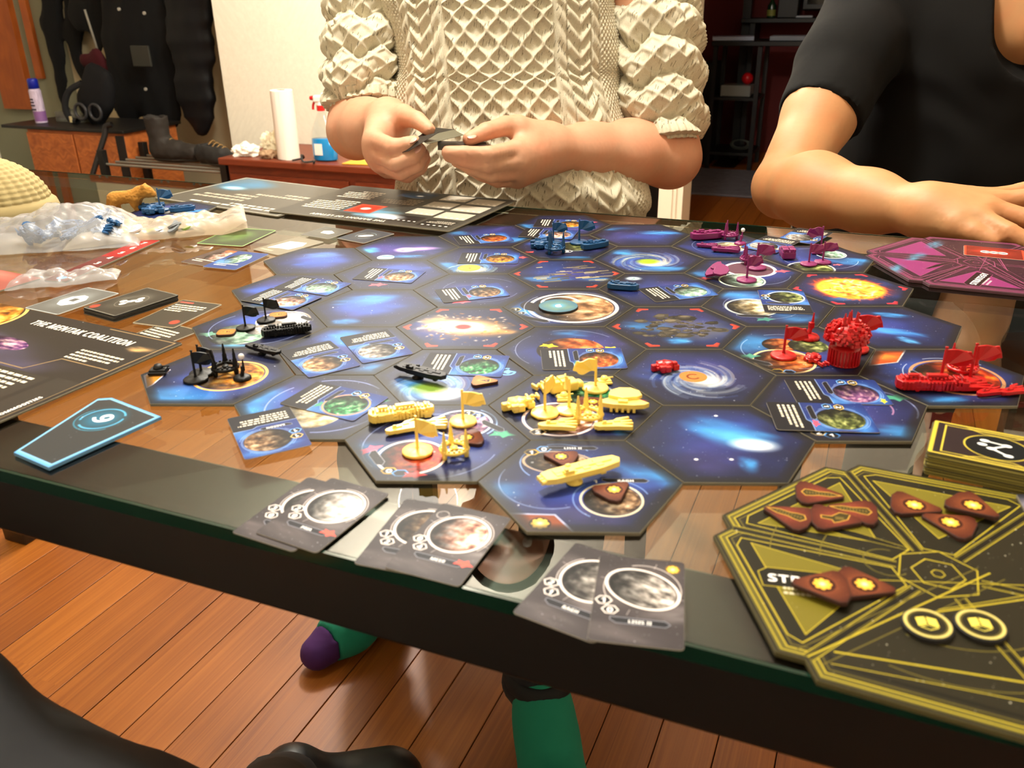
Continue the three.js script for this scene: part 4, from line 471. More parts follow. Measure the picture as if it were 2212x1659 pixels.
const CARDS2 = [
  [textCard(3, '#d8402c', '#e8584a'), 0.044, 0.0655, [-0.3418,0.0136,-0.3178], 'dark text card with a red gem beside the left small black flag', 0.0008],
  [textCard(6, '#d8cc30', '#e0d040'), 0.044, 0.0655, [-0.3411,0.0725,-0.501], 'dark text card with a yellow gem half under the lettered player sheet', 0],
  [iconCard('#5c5c58', (x, w) => { poly(x, [[w * 0.28, w * 0.4], [w * 0.44, w * 0.28], [w * 0.6, w * 0.3], [w * 0.74, w * 0.42], [w * 0.72, w * 0.6], [w * 0.56, w * 0.72], [w * 0.4, w * 0.7], [w * 0.26, w * 0.58]], '#eef0ea'); x.fillStyle = '#5c5c58'; x.fillRect(w * 0.42, w * 0.42, w * 0.16, w * 0.12); }, '#98a0a0'), 0.045, 0.067, [-0.4563,-0.025,-0.4372], 'grey card with a white block sign left of the small dark deck', 0],
  [simple((x, w) => { x.fillStyle = '#4a3a34'; x.fillRect(0, 0, w, w); globe(x, w * 0.5, w * 0.42, w * 0.3, 'pink', 61); x.fillStyle = '#d8603a'; x.fillRect(w * 0.34, w * 0.1, w * 0.32, w * 0.1); rowText(x, 40, 180, 170, 40, 2, 3); }), CW, CH, [-0.3743,-0.1709,-0.4559], 'dim pink planet card in front of the bag of tokens', 0],
  [simple((x, w) => { x.fillStyle = '#2a3f78'; x.fillRect(0, 0, w, w); globe(x, w * 0.45, w * 0.42, w * 0.3, 'pale', 62); rowText(x, 40, 180, 170, 40, 2, 3); cloud(x, 60, 160, 80, 50, 0, '#68a8e0', 0.9, 5); }), CW, CH, [-0.3461,-0.1546,-0.2977], 'blue planet card with a pale planet in front of the bag of tokens', 0.0006],
  [simple((x, w) => { x.fillStyle = '#77705f'; x.fillRect(0, 0, w, w); poly(x, [[w * 0.2, w * 0.3], [w * 0.7, w * 0.22], [w * 0.85, w * 0.4], [w * 0.8, w * 0.68], [w * 0.5, w * 0.7], [w * 0.18, w * 0.78]], '#f6f0e2'); rowText(x, 30, 210, 180, 30, 1, 3, '#a89c88'); }), 0.044, 0.066, [-0.3073,-0.215,-0.5985], 'grey card with a large white shape beside the leftmost blue tile', 0],
  [iconCard('#4c4c46', (x, w) => { poly(x, [[w * 0.3, w * 0.4], [w * 0.5, w * 0.3], [w * 0.72, w * 0.45], [w * 0.66, w * 0.62], [w * 0.36, w * 0.6]], '#f0ece0'); }), 0.044, 0.044, [-0.2758,-0.2646,-0.4975], 'square grey card with a white sign before the big dark player sheet', 0.002],
  [iconCard('#3a4048', (x, w) => { x.save(); x.translate(w / 2, w / 2); x.rotate(-0.6); x.scale(1.6, 0.7); x.fillStyle = '#eef2f0'; x.beginPath(); x.arc(0, 0, w * 0.12, 0, 7); x.fill(); x.restore(); arcs(x, w / 2, w / 2, w * 0.25, '#8aa0b0', 4); }), 0.044, 0.052, [-0.2286,-0.2562,-0.5743], 'blue-grey card with a white comet sign before the big dark player sheet', 0],
  [iconCard('#39412c', () => {}, '#7fae58'), 0.06, 0.075, [-0.3792,-0.2555,-0.2382], 'dark green card with a bright green rim under the bag of tokens', 0],
  [iconCard('#6b1a16', (x, w) => { x.strokeStyle = '#f0402c'; x.lineWidth = 24; x.strokeRect(0, -20, w, w + 40); x.fillStyle = '#f4ece0'; for (const d of [-0.14, 0, 0.14]) { x.beginPath(); x.ellipse(w * (0.5 + d), w / 2, w * 0.085, w * 0.12, 0, 0, 7); x.fill(); } x.fillStyle = '#3a1210'; x.fillRect(w * 0.3, w * 0.47, w * 0.4, w * 0.06); }, '#d03a28'), 0.056, 0.04, [0.4397,-0.1632,-0.4083], 'small red card with white discs on the purple sheet beside the hand', 0.0026],
];
for (const [cell, w, h, at, label, up] of CARDS2) board(cell, w, h, 0.0006, at, label, 'game_card', 'game card', TH + 0.0003 + up, mCardEdge);
// red number track and the pinkish one beside it
const track = simple((x, w) => { x.fillStyle = '#5a2420'; x.fillRect(0, 0, w, w); x.fillStyle = '#8a1c18'; x.fillRect(0, 0, w, w * 0.45); x.fillStyle = '#6a9fd0'; x.beginPath(); x.ellipse(w * 0.5, w * 0.93, w * 0.2, w * 0.03, 0, 0, 7); x.fill(); for (let i = 0; i < 7; i++) { x.save(); x.translate(w * 0.55, w * (0.84 - i * 0.125)); x.scale(2.6, 0.5); word(x, String(i + 1), 0, 18, 40, '#fbeee0', 'center', 1); x.restore(); } });
board(track, 0.026, 0.16, 0.0016, [-0.4898,-0.1613,-0.1826], 'long red score strip printed with white numbers 1 to 7', 'score_strip', 'game board');
const pinkTrack = simple((x, w) => { x.fillStyle = '#8a4a42'; x.fillRect(0, 0, w, w); cloud(x, w * 0.5, w * 0.3, w * 0.5, w * 0.3, 0, '#c87868', 0.8, 3); word(x, '0', w * 0.3, w * 0.6, 60, '#fbeee0'); word(x, '8', w * 0.6, w * 0.6, 60, '#fbeee0'); });
board(pinkTrack, 0.13, 0.05, 0.0016, [-0.5917,-0.0983,-0.4476], 'pinkish red number strip under the bag at the left edge', 'score_strip', 'game board');
// number card, blue rimmed, with a cut corner
{
  const W = [[-0.3421,0.2681], [-0.3105,0.2862], [-0.2715,0.2186], [-0.3179,0.1896], [-0.3273,0.1912]], cx = W.reduce((s, p) => s + p[0], 0) / 5, cz = W.reduce((s, p) => s + p[1], 0) / 5, pts = W.map(([x, z]) => [x - cx, z - cz]), R = 0.06;
  const cell = simple((x, w) => { const m = (k) => pts.map(([a, b]) => [w / 2 + a * k / R * w / 2, w / 2 + b * k / R * w / 2]); x.fillStyle = '#5f9fd8'; x.fillRect(0, 0, w, w); poly(x, m(0.93), '#37393a', '#7fb8e8', 3); const [a, b] = [-0.3094,0.2222]; const X = w / 2 + (a - cx) / R * w / 2, Y = w / 2 + (b - cz) / R * w / 2; blob(x, X, Y, 40, 40, 0, '#2a5f78', 1, 0.4); arcs(x, X, Y, 30, '#4f9fc8', 3, [[0, 2.5], [3, 6]]); arcs(x, X, Y, 36, '#3a7890', 2, [[1, 4]]); x.save(); x.translate(X, Y); x.rotate(-0.42 - 1.57); word(x, '6', 0, 14, 38, '#fff', 'center', 1.2); x.restore(); stars(x, 0, 0, w, w, 60, 1.5, 4); });
  const g = slab(pts, 0.0022, cell, [-R, -R, R, R], std('#5a86ac', 0.6), 0.0003); solo('number_tile', g, g.userData.mats, 'dark tile with a light blue rim and a large white 6', 'game tile', [cx, TH + 0.0003, cz]);
}
const edgeBoard = simple((x, w) => { x.fillStyle = '#1f2026'; x.fillRect(0, 0, w, w); x.fillStyle = '#9a94b0'; x.fillRect(w * 0.1, w * 0.06, w * 0.8, w * 0.6); cloud(x, w * 0.1, w * 0.3, w * 0.3, w * 0.3, 0, '#d8d0e8', 0.8, 3); });
board(edgeBoard, 0.2, 0.1, 0.0016, [0.3188,0.3801,-0.1971], 'dark framed lilac board over the right end of the yellow sheet', 'faction_sheet', 'player board', TH + 0.003);
MID.done(); CARD.done();
// ---------- plastic pieces ----------
const PL = { yellow: std('#ffe072', 0.34), red: std('#b50d12', 0.32), purple: std('#7d1d5c', 0.36), blue: std('#134a78', 0.36), black: std('#080807', 0.5, { specularIntensity: 0.6 }) };
const mm = 0.001;
function ext(pts, depth, bev = 0.0004) { // outline in (x, z) mm, raised by depth mm
  const sh = new THREE.Shape(pts.map(([x, z]) => new THREE.Vector2(x * mm, -z * mm))); const g = new THREE.ExtrudeGeometry(sh, { depth: depth * mm - bev * 2, bevelEnabled: true, bevelThickness: bev, bevelSize: bev * 0.8, bevelSegments: 2, curveSegments: 6 });
  return g.rotateX(-Math.PI / 2).translate(0, bev, 0);
}
const bxm = (w, h, d, x, y, z, r = 0.3) => { const k = Math.min(r, w / 2.2, h / 2.2, d / 2.2) * mm; return new RoundedBoxGeometry(w * mm, h * mm, d * mm, 1, k).translate(x * mm, y * mm, z * mm); };
const lat = (pts, n = 20) => new THREE.LatheGeometry(pts.map(([r, y]) => new THREE.Vector2(r * mm, y * mm)), n);
const spireG = () => lat([[0, 17.5], [0.6, 17], [0.9, 13], [1.1, 12.8], [1.2, 8], [1.6, 7.6], [1.7, 3], [2, 2.6], [2, 0], [0, 0]], 10);
function rough(g, amp, f, seed) { const p = g.attributes.position, v = V3(); for (let i = 0; i < p.count; i++) { v.fromBufferAttribute(p, i); const n = noise(v.x * f + seed, v.y * f, v.z * f), m = noise(v.x * f + 9, v.y * f + seed, v.z * f), k = noise(v.x * f, v.y * f + 4, v.z * f + seed); p.setXYZ(i, v.x + n * amp, v.y + Math.max(m, -v.y / amp) * amp, v.z + k * amp); } g.computeVertexNormals(); return g; }
// builders return lists of [part name, geometry]
const KIND = {};
// a flag on a round rugged base
KIND.flag = (o = {}) => {
  const base = merge([rough(lat([[0, 3.4], [2, 3.2], [5, 2.8], [8.6, 2.2], [9.2, 1.6], [9.3, 0.6], [8.8, 0], [0, 0]], 26), 0.0005, 420, o.s ?? 1)]);
  const pole = merge([lat([[0, 24], [0.5, 23.9], [0.9, 22], [1.0, 4], [1.8, 2.5], [0, 2.4]], 8), bxm(1.8, 1.2, 1.2, 0, 24, 0)]);
  const W = 13, Hh = 9, N_ = 14, sh = []; for (let i = 0; i <= N_; i++) { const t = i / N_; sh.push([t * W, 22.6 + Math.sin(t * 5.2) * 0.8 + (t > 0.9 ? 0.4 : 0)]); } sh.push([W + 1.6, 18.5], [W + 2.4, 15.4]); for (let i = N_; i >= 0; i--) { const t = i / N_; sh.push([t * W, 22.6 - Hh + Math.sin(t * 6 + 0.6) * 0.9 - (i === N_ ? -1 : 0)]); }
  const S_ = new THREE.Shape(sh.map(([x, y]) => new THREE.Vector2(x * mm, y * mm))), fg = new THREE.ExtrudeGeometry(S_, { depth: 0.9 * mm, bevelEnabled: true, bevelThickness: 0.15 * mm, bevelSize: 0.15 * mm, bevelSegments: 1, steps: 1 }).translate(0, 0, -0.45 * mm);
  const p = fg.attributes.position; for (let i = 0; i < p.count; i++) p.setZ(i, p.getZ(i) + Math.sin(p.getX(i) * 480) * 0.0009); fg.computeVertexNormals(); if (o.side) fg.rotateY(o.side); fg.translate(0.0005, 0, 0);
  return [['base', base], ['pole', pole], ['flag', fg]];
};
// ring station with three spires on three feet
KIND.dock = () => {
  const ring = [new THREE.TorusGeometry(8.2 * mm, 1.9 * mm, 8, 30).rotateX(Math.PI / 2).scale(1, 0.8, 1).translate(0, 5 * mm, 0)]; const hub = [lat([[0, 6.4], [2.4, 6.2], [2.8, 4.2], [0, 4]], 12)]; const out = [];
  for (let k = 0; k < 3; k++) { const a = k * 2.094 + 0.5, c = Math.cos(a), s = Math.sin(a); hub.push(bxm(8, 1.4, 1.8, 4, 5, 0).rotateY(-a)); ring.push(bxm(4.6, 2.6, 4.6, 8.2, 5.4, 0, 0.8).rotateY(-a), lat([[1.2, 5], [1.9, 3.2], [1.5, 0], [0, 0]], 8).translate(c * 8.4 * mm, 0, s * 8.4 * mm)); out.push(['spire', spireG().scale(1, 0.84, 1).translate(c * 8.4 * mm, 5.5 * mm, s * 8.4 * mm)]); for (let q = 0; q < 4; q++) ring.push(bxm(1.4, 1.2, 1.6, 8.4, 6.8, 0).rotateY(-a - 0.45 - q * 0.4)); }
  return [['ring', merge(ring)], ['hub', merge(hub)], ...out];
};
// long flat-decked carrier on a short pedestal
KIND.carrier = () => [['deck', merge([ext([[-22, -3.6], [-17, -5], [10, -5.4], [21, -3.6], [23, 0], [21, 3.6], [10, 5.4], [-17, 5], [-22, 3.6]], 3.4).translate(0, 5 * mm, 0), bxm(34, 0.9, 2, 1, 8.6, 0), ...[-14, -6, 2, 10].map((x) => bxm(4, 0.7, 7, x, 8.5, 0))])], ['tower', merge([bxm(6, 2.2, 2.6, -9, 9.2, 3.1), bxm(2, 3, 2, -10.5, 10, 3.1), bxm(2.4, 1.4, 2, -6, 8.9, -3.6)])], ['engine', merge([-2.6, 0, 2.6].map((z) => new THREE.CylinderGeometry(1.3 * mm, 1.6 * mm, 4 * mm, 10).rotateZ(Math.PI / 2).translate(-22.5 * mm, 6.4 * mm, z * mm)))], ['keel', merge([bxm(26, 3, 5, -1, 4, 0, 0.8), lat([[1.6, 5], [2.2, 1.6], [4.5, 1], [4.5, 0], [0, 0]], 14).translate(-4 * mm, 0, 0), bxm(3, 3.4, 3.4, 13, 3.2, 0), bxm(2, 2.2, 2, -15, 3.4, 0)])]];
// serrated bar-shaped battleship
KIND.dreadnought = (o = {}) => { const r = rngOf(o.s ?? 3), hull = [ext([[-20, -4], [-15, -5], [-4, -3.4], [4, -4.2], [15, -3.2], [19, -2], [20, 0.5], [18, 3], [6, 3.4], [-3, 4.4], [-8, 5.2], [-19, 5], [-21, 1.6]], 5.6, 0.0006).translate(0, 1.2 * mm, 0), bxm(30, 1.6, 6, 0, 0.8, 0)], top = [], ribs = []; for (let i = 0; i < 17; i++) top.push(bxm(1.5, 1.4 + r() * 2.2, 3 + r() * 4.4, -18 + i * 2.2, 7.2, (r() - 0.5) * 2)); for (let i = 0; i < 44; i++) { const u = -19 + r() * 37, sg = i % 2 ? 1 : -1; ribs.push(bxm(1 + r() * 3.4, 0.8 + r() * 2.4, 1 + r() * 1.4, u, 2 + r() * 4.6, sg * (4.2 + (u < -4 ? 0.7 : 0)))); } for (let i = 0; i < 16; i++) ribs.push(bxm(1.3, 5, 1.3, -17.5 + i * 2.25, 3.8, 5.4 - i * 0.07), bxm(1.3, 5, 1.3, -17.5 + i * 2.25, 3.8, -5.2 + i * 0.07)); return [['hull', merge(hull)], ['superstructure', merge([...top, bxm(12, 1.6, 3.6, 2, 9.2, 0), bxm(6, 1.4, 3, -12, 9.2, 0)])], ['ribs', merge(ribs)]]; };
// warship with a boxy hull and stepped deck
KIND.cruiser = (o = {}) => { const r = rngOf(o.s ?? 5), top = []; for (let i = 0; i < 14; i++) top.push(bxm(1.2 + r() * 3, 0.8 + r() * 1.8, 1.2 + r() * 3, -12 + r() * 24, 6.6 + r() * 0.8, (r() - 0.5) * 7)); return [['hull', merge([ext([[-15, -3], [-11, -5], [8, -5.2], [14, -3.6], [16, 0], [14, 3.6], [8, 5.2], [-11, 5], [-15, 3]], 5.4, 0.0007).translate(0, 1 * mm, 0), bxm(18, 1.2, 6, 0, 0.6, 0)])], ['superstructure', merge([...top, bxm(16, 1.4, 4, 0, 7, 0), bxm(5, 2.2, 3, -6, 8, 0)])]]; };
// flat ship with splayed prongs
KIND.destroyer = () => [['hull', merge([ext([[-12, -2], [-6, -4], [2, -5], [5, -8], [14, -9.4], [14.4, -8.4], [5, -4.6], [15, -4], [15.4, -3], [5, -1], [15.4, 0.8], [15, 1.8], [5, 2], [14, 6.2], [13.2, 7.2], [4, 5.2], [-3, 4.4], [-11, 3.4], [-13.5, 1.4], [-13.4, -0.6]], 3.4).translate(0, 1.6 * mm, 0), bxm(8, 2, 4, -2, 1, 0), bxm(3, 1.8, 2.4, -10, 1, 0)])], ['bridge', merge([bxm(8, 1.6, 2.6, -4, 5.4, 0, 0.6), bxm(3, 2, 1.8, -6, 6.4, 0, 0.5), bxm(5, 1.2, 1.4, 4, 5.2, -2)])]];
// small H-shaped fighter
KIND.fighter = () => [['wing', merge([bxm(1.8, 3.2, 7, -3.6, 2.2, 0, 0.7), bxm(1.8, 3.2, 7, 3.6, 2.2, 0, 0.7)])], ['body', merge([bxm(7, 1.8, 2, 0, 2.2, 0, 0.7), new THREE.SphereGeometry(1.7 * mm, 10, 8).translate(0, 2.4 * mm, 0), bxm(1.4, 1.4, 4.4, 0, 1.4, 1)])]];
// great sphere of turrets on a ribbed drum
KIND.warsun = () => { const r = rngOf(12), g = [], d = []; const ball = rough(new THREE.IcosahedronGeometry(13 * mm, 5).scale(1, 0.78, 1), 0.0012, 260, 2).translate(0, 19 * mm, 0);
  for (let i = 0; i < 260; i++) { const a = r() * 6.283, e = Math.asin(r() * 1.25 - 0.3), c = Math.cos(e); const q = bxm(1.2 + r() * 3.4, 1 + r() * 2, 1 + r() * 2.6, 0, 0, 0); q.rotateZ(r() * 0.6).rotateY(a).translate(Math.cos(a) * c * 13 * mm, (19 + Math.sin(e) * 10.4) * mm, -Math.sin(a) * c * 13 * mm); g.push(q); }
  for (let i = 0; i < 26; i++) { const a = i / 26 * 6.283; d.push(bxm(1.6, 11, 1.1, 9.6, 5.6, 0).rotateY(a)); } const sp = [[-5, 3], [-1, 1], [2, -2], [4, 2]].map(([x, z]) => spireG().scale(0.7, 0.5, 0.7).translate(x * mm, 27.6 * mm, z * mm));
  return [['sphere', ball], ['turrets', merge(g)], ['drum', merge([lat([[0, 12], [9.4, 12], [9, 1], [10, 0.6], [10, 0], [0, 0]], 30), ...d])], ['spire', merge(sp)]]; };
// arrow-headed flagship
KIND.flagship = () => [['hull', merge([ext([[-17, 3], [-14, 6], [-6, 8], [8, 8], [15, 6.4], [18, 3.4], [12, -1], [6, -5], [4, -9], [-4, -9], [-6, -5], [-12, -1]], 3.6).translate(0, 3 * mm, 0), ...[-8, -4, 0, 4, 8].map((x) => bxm(2, 3.4, 3, x, 2, 7)), bxm(12, 3, 6, 0, 1.6, 2)])], ['fin', merge([ext([[-10, -2], [-9, -10], [-3, -15], [5, -15.5], [11, -11], [13, -4], [10, -1], [0, 2]], 2.8).translate(0, 6.4 * mm, 0)])], ['bridge', bxm(7, 1.6, 4, 0, 7.4, 4)]];
// knobbly ground piece made of short stubs
KIND.cluster = (o = {}) => { const r = rngOf(o.s ?? 2), g = []; for (let i = 0; i < 14; i++) { const a = i / 14 * 6.28 + r(), d = 3 + r() * 4.5; g.push(bxm(3 + r() * 2.4, 2 + r() * 3, 3 + r() * 2, Math.cos(a) * d, 2 + r() * 2.4, Math.sin(a) * d * 0.8, 0.8)); } return [['body', merge([rough(new THREE.IcosahedronGeometry(6.4 * mm, 3).scale(1.15, 0.55, 0.85), 0.0012, 300, o.s ?? 2).translate(0, 3.6 * mm, 0)])], ['stubs', merge(g)]]; };
// low tank-like block
KIND.tank = (o = {}) => [['hull', merge([bxm(11, 3.4, 8, 0, 1.9, 0, 1), bxm(12, 2, 2.2, 0, 1.2, -4, 0.8), bxm(12, 2, 2.2, 0, 1.2, 4, 0.8)])], ['turret', merge([lat([[0, 6.4], [2.2, 6.2], [3.2, 4.4], [3.4, 3.2], [0, 3]], 12), bxm(6, 1, 1, 4.5, 4.8, 0)])]];
// gun tower: round base and a stepped barrel leaning up
KIND.tower = (o = {}) => [['base', merge([rough(lat([[0, 4.6], [4, 4], [7, 3.4], [8.4, 2], [8.6, 0.6], [8.2, 0], [0, 0]], 22), 0.0006, 380, 6)])], ['barrel', merge([rod(V3(0, 3.6 * mm, 0), V3(2.4 * mm, 13 * mm, 0), 2 * mm, 1.5 * mm), rod(V3(2.4 * mm, 12 * mm, 0), V3(2.6 * mm, 21 * mm, 0), 1.3 * mm, 0.5 * mm), bxm(4, 5, 3.4, 1.6, 11, 0, 0.6)])]];
// stack of boxy containers
KIND.freighter = () => [['hull', merge([bxm(18, 6, 10, 0, 3.4, 0, 1.4), bxm(6, 4, 7, 10, 3, 0, 1.6)])], ['pods', merge([[-5.5, -2.6], [-5.5, 2.6], [0.4, -2.6], [0.4, 2.6]].map(([x, z]) => bxm(5, 2.2, 4.4, x, 7, z, 0.5)).concat([0, 1, 2, 3].map((k) => bxm(1.4, 1.8, 1.6, -8.6, 7.4, -3.6 + k * 2.4))))]];
const NAMES = { flag: ['plastic_flag', 'game piece'], dock: ['plastic_station', 'game piece'], carrier: ['plastic_carrier', 'game piece'], dreadnought: ['plastic_battleship', 'game piece'], cruiser: ['plastic_cruiser', 'game piece'], destroyer: ['plastic_destroyer', 'game piece'], fighter: ['plastic_fighter', 'game piece'], warsun: ['plastic_war_sphere', 'game piece'], flagship: ['plastic_flagship', 'game piece'], cluster: ['plastic_ground_piece', 'game piece'], tank: ['plastic_tank', 'game piece'], tower: ['plastic_gun_tower', 'game piece'], freighter: ['plastic_freighter', 'game piece'] };
const proto = {};
function piece(kind, col, x, z, turn, label, o = {}) {
  const key = kind + col + JSON.stringify(o.k ?? {}); let t;
  if (!proto[key]) { t = proto[key] = thing(NAMES[kind][0], label, NAMES[kind][1]); for (const [n, g] of KIND[kind](o.k ?? {})) part(n, g, PL[col], t); } else { t = proto[key].clone(); t.name = numbered(NAMES[kind][0]); t.userData = { label, category: NAMES[kind][1] }; scene.add(t); }
  t.position.set(x, (o.y ?? 0) + CT, z); t.rotation.set(o.rx ?? 0, turn, o.rz ?? 0); t.scale.setScalar(o.s ?? 1); return t;
}
// yellow
piece('flag', 'yellow', -0.0722,0.2258, -0.15, 'tall yellow flag on the purple planet, its pole left of the wavy cloth', { s: 0.95 });
piece('flag', 'yellow', -0.0959,0.2656, -0.5, 'yellow flag standing on the red planet, its cloth folded forward', { s: 1 });
piece('flag', 'yellow', 0.0146,0.1744, 3.3, 'tall yellow flag on the green planet before the lone orange planet card', { s: 0.98 });
piece('flag', 'yellow', -0.0201,0.2134, 1.2, 'yellow flag seen edge on, left of two on the pale planet', { s: 1 });
piece('flag', 'yellow', -0.0044,0.2086, 1.75, 'yellow flag seen edge on, right of two on the pale planet', { s: 0.95 });
piece('dock', 'yellow', -0.0737,0.2683, 0.3, 'yellow three-spired ring station beside the red planet', { s: 0.9 });
piece('dock', 'yellow', 0.0074,0.2219, 0.1, 'yellow three-spired ring station in the crowd of yellow ships', { s: 0.98 });
piece('carrier', 'yellow', 0.0003,0.2973, 0.48, 'long flat-decked yellow ship lying across the nearest hexagonal tile', { s: 1.06 });
piece('dreadnought', 'yellow', -0.1122,0.2195, 0.3, 'long serrated yellow battleship behind the red planet', { s: 1.02 });
piece('destroyer', 'yellow', -0.1092,0.2389, 0.5, 'pronged yellow ship left of the flag on the red planet', { s: 0.8 });
piece('destroyer', 'yellow', -0.0938,0.2337, 0.2, 'pronged yellow ship between the serrated battleship and the purple planet', { s: 0.8 });
piece('destroyer', 'yellow', -0.0128,0.2343, 0.05, 'pronged yellow ship in front of the two edge-on flags', { s: 0.84 });
piece('destroyer', 'yellow', 0.022,0.234, 0.15, 'pronged yellow ship to the right of the ring station', { s: 0.84 });
piece('flagship', 'yellow', 0.031,0.2035, -0.1, 'arrow-headed yellow flagship at the right of the yellow crowd', { s: 0.92 });
piece('cluster', 'yellow', -0.0376,0.2053, 0.4, 'knobbly star-shaped yellow piece at the left of the yellow crowd', { s: 1.15, k: { s: 4 } });
piece('freighter', 'yellow', -0.0081,0.1761, 0.4, 'boxy yellow freighter behind the edge-on flags', { s: 1.15 });
piece('tank', 'yellow', -0.0074,0.1909, 0.1, 'low yellow tank between the edge-on flags', { s: 0.85 });
piece('fighter', 'yellow', -0.0286,0.191, 0.3, 'small yellow fighter with two wings beside the knobbly yellow piece', { s: 1 });
piece('fighter', 'yellow', -0.0241,0.1731, 0.6, 'small yellow fighter left of the boxy yellow freighter', { s: 1.05 });
piece('fighter', 'yellow', -0.0177,0.1776, 0.2, 'small yellow fighter touching the boxy yellow freighter', { s: 1.1 });
piece('tank', 'yellow', 0.0213,0.1635, 0.2, 'low yellow block half behind the tall flag on the green planet', { s: 0.85 });
// red
piece('flag', 'red', 0.1571,0.1152, -0.1, 'red flag on the orange planet left of the war sphere', { s: 1.02 });
piece('tower', 'red', 0.1855,0.0773, 0.2, 'red gun tower with a stepped barrel behind the war sphere', { s: 1 });
piece('warsun', 'red', 0.1975,0.1267, 0.2, 'great red war sphere bristling with turrets', { s: 1.1 });
piece('flag', 'red', 0.2129,0.1014, 0.05, 'red flag half hidden behind the great war sphere', { s: 1.2 });
piece('cluster', 'red', 0.0664,0.1406, 0.3, 'lone knobbly red piece beside the orange-centred wormhole', { s: 1.05, k: { s: 4 } });
piece('cluster', 'red', 0.1757,0.1232, 0.8, 'knobbly red piece between the red flag and the war sphere', { s: 0.8, k: { s: 9 } });
piece('fighter', 'red', 0.1817,0.1327, 0.4, 'small red fighter at the foot of the war sphere', { s: 0.8 });
piece('flag', 'red', 0.2507,0.1658, -0.2, 'red flag left of the spires on the fiery planet', { s: 1.15 });
piece('flag', 'red', 0.2735,0.1595, 0.05, 'red flag right of the spires on the fiery planet', { s: 1.15 });
piece('dock', 'red', 0.2733,0.1475, 0.6, 'red three-spired ring station between the two red flags on the fiery planet', { s: 1.05 });
piece('dreadnought', 'red', 0.2424,0.1727, -0.06, 'long red battleship before the fiery planet', { s: 1.12, k: { s: 8 } });
piece('destroyer', 'red', 0.2661,0.1748, 0.1, 'red pronged ship at the stern of the long red battleship', { s: 0.9 });
piece('destroyer', 'red', 0.276,0.1822, 0.35, 'red pronged ship, left of two at the right end of the red line', { s: 0.72 });
piece('destroyer', 'red', 0.2922,0.1806, 0.35, 'red pronged ship, right of two at the right end of the red line', { s: 0.72 });
// purple
piece('cruiser', 'purple', 0.1587,-0.2295, 0.25, 'purple cruiser farthest left among the purple ships', { s: 1.2 });
piece('dock', 'purple', 0.1831,-0.229, 0.2, 'purple ring station behind the cream planet', { s: 0.95 });
piece('tower', 'purple', 0.1901,-0.2054, 0.4, 'purple gun tower on the right of the cream planet', { s: 0.72 });
piece('destroyer', 'purple', 0.1516,-0.193, -0.25, 'purple pronged ship, left of two before the cream planet', { s: 0.75 });
piece('destroyer', 'purple', 0.1679,-0.1744, -0.2, 'purple pronged ship, right of two before the cream planet', { s: 1 });
piece('flagship', 'purple', 0.1429,-0.088, -2.2, 'purple ship with a broad fan deck tilted up, on the dark ringed planet tile', { s: 0.8, rx: 0.32, y: 0.003 });
piece('dock', 'purple', 0.1842,-0.1329, 0.4, 'purple ring station on the dark ringed planet', { s: 0.95 });
piece('flag', 'purple', 0.1873,-0.1135, -0.1, 'purple flag on the right rim of the dark ringed planet', { s: 1.05 });
piece('flag', 'purple', 0.1694,-0.073, 0.4, 'purple flag in front of the dark ringed planet', { s: 1.02 });
piece('freighter', 'purple', 0.2273,-0.1541, 1.5, 'boxy purple freighter seen from its bow', { s: 1.35 });
piece('flag', 'purple', 0.2416,-0.1256, 0.15, 'purple flag, left of two at the far right', { s: 0.9 });
piece('flag', 'purple', 0.2571,-0.1319, 0.1, 'purple flag, right of two at the far right', { s: 0.9 });
piece('flag', 'purple', 0.27,-0.1835, 3.1, 'purple flag behind the two at the far right', { s: 1.0 });
piece('tank', 'purple', 0.2607,-0.1675, 0, 'low purple block behind the two far right flags', { s: 0.95 });
// blue
piece('flag', 'blue', 0.0164,-0.2126, -0.1, 'blue flag on the yellow-green planet', { s: 1.1 });
piece('flag', 'blue', -0.0121,-0.2132, -0.05, 'blue flag among the left group of blue ships', { s: 1.0 });
piece('dock', 'blue', -0.0108,-0.1757, 0.4, 'blue ring station at the front of the left group of blue ships', { s: 1.1 });
piece('cruiser', 'blue', 0.0327,-0.1933, 0.55, 'blue cruiser right of the yellow-green planet', { s: 1.05 });
piece('cruiser', 'blue', 0.0511,-0.0488, -0.25, 'lone blue ship in front of the pale green planet card', { s: 0.9 });
piece('cluster', 'blue', -0.0257,-0.1943, 0.2, 'knobbly blue piece at the left of the blue ships', { s: 1.1, k: { s: 4 } });
piece('destroyer', 'blue', -0.0258,-0.2134, 0.4, 'blue pronged ship behind the left group of blue ships', { s: 0.9 });
piece('tower', 'blue', -0.0187,-0.2056, 0.1, 'blue gun tower in the middle of the left group of blue ships', { s: 0.75 });
piece('cluster', 'blue', -0.526,-0.3715, 0.2, 'knobbly blue piece on the tile behind the bags', { s: 1.6, k: { s: 4 } });
piece('flag', 'blue', -0.5246,-0.3873, 0.1, 'blue flag on the tile behind the bags', { s: 1.2 });
piece('cruiser', 'blue', -0.4942,-0.3837, 0.5, 'blue cruiser at the right of the tile behind the bags', { s: 1.0 });
piece('destroyer', 'blue', -0.5437,-0.3986, 0.3, 'blue pronged ship at the rear of the tile behind the bags', { s: 1.2 });
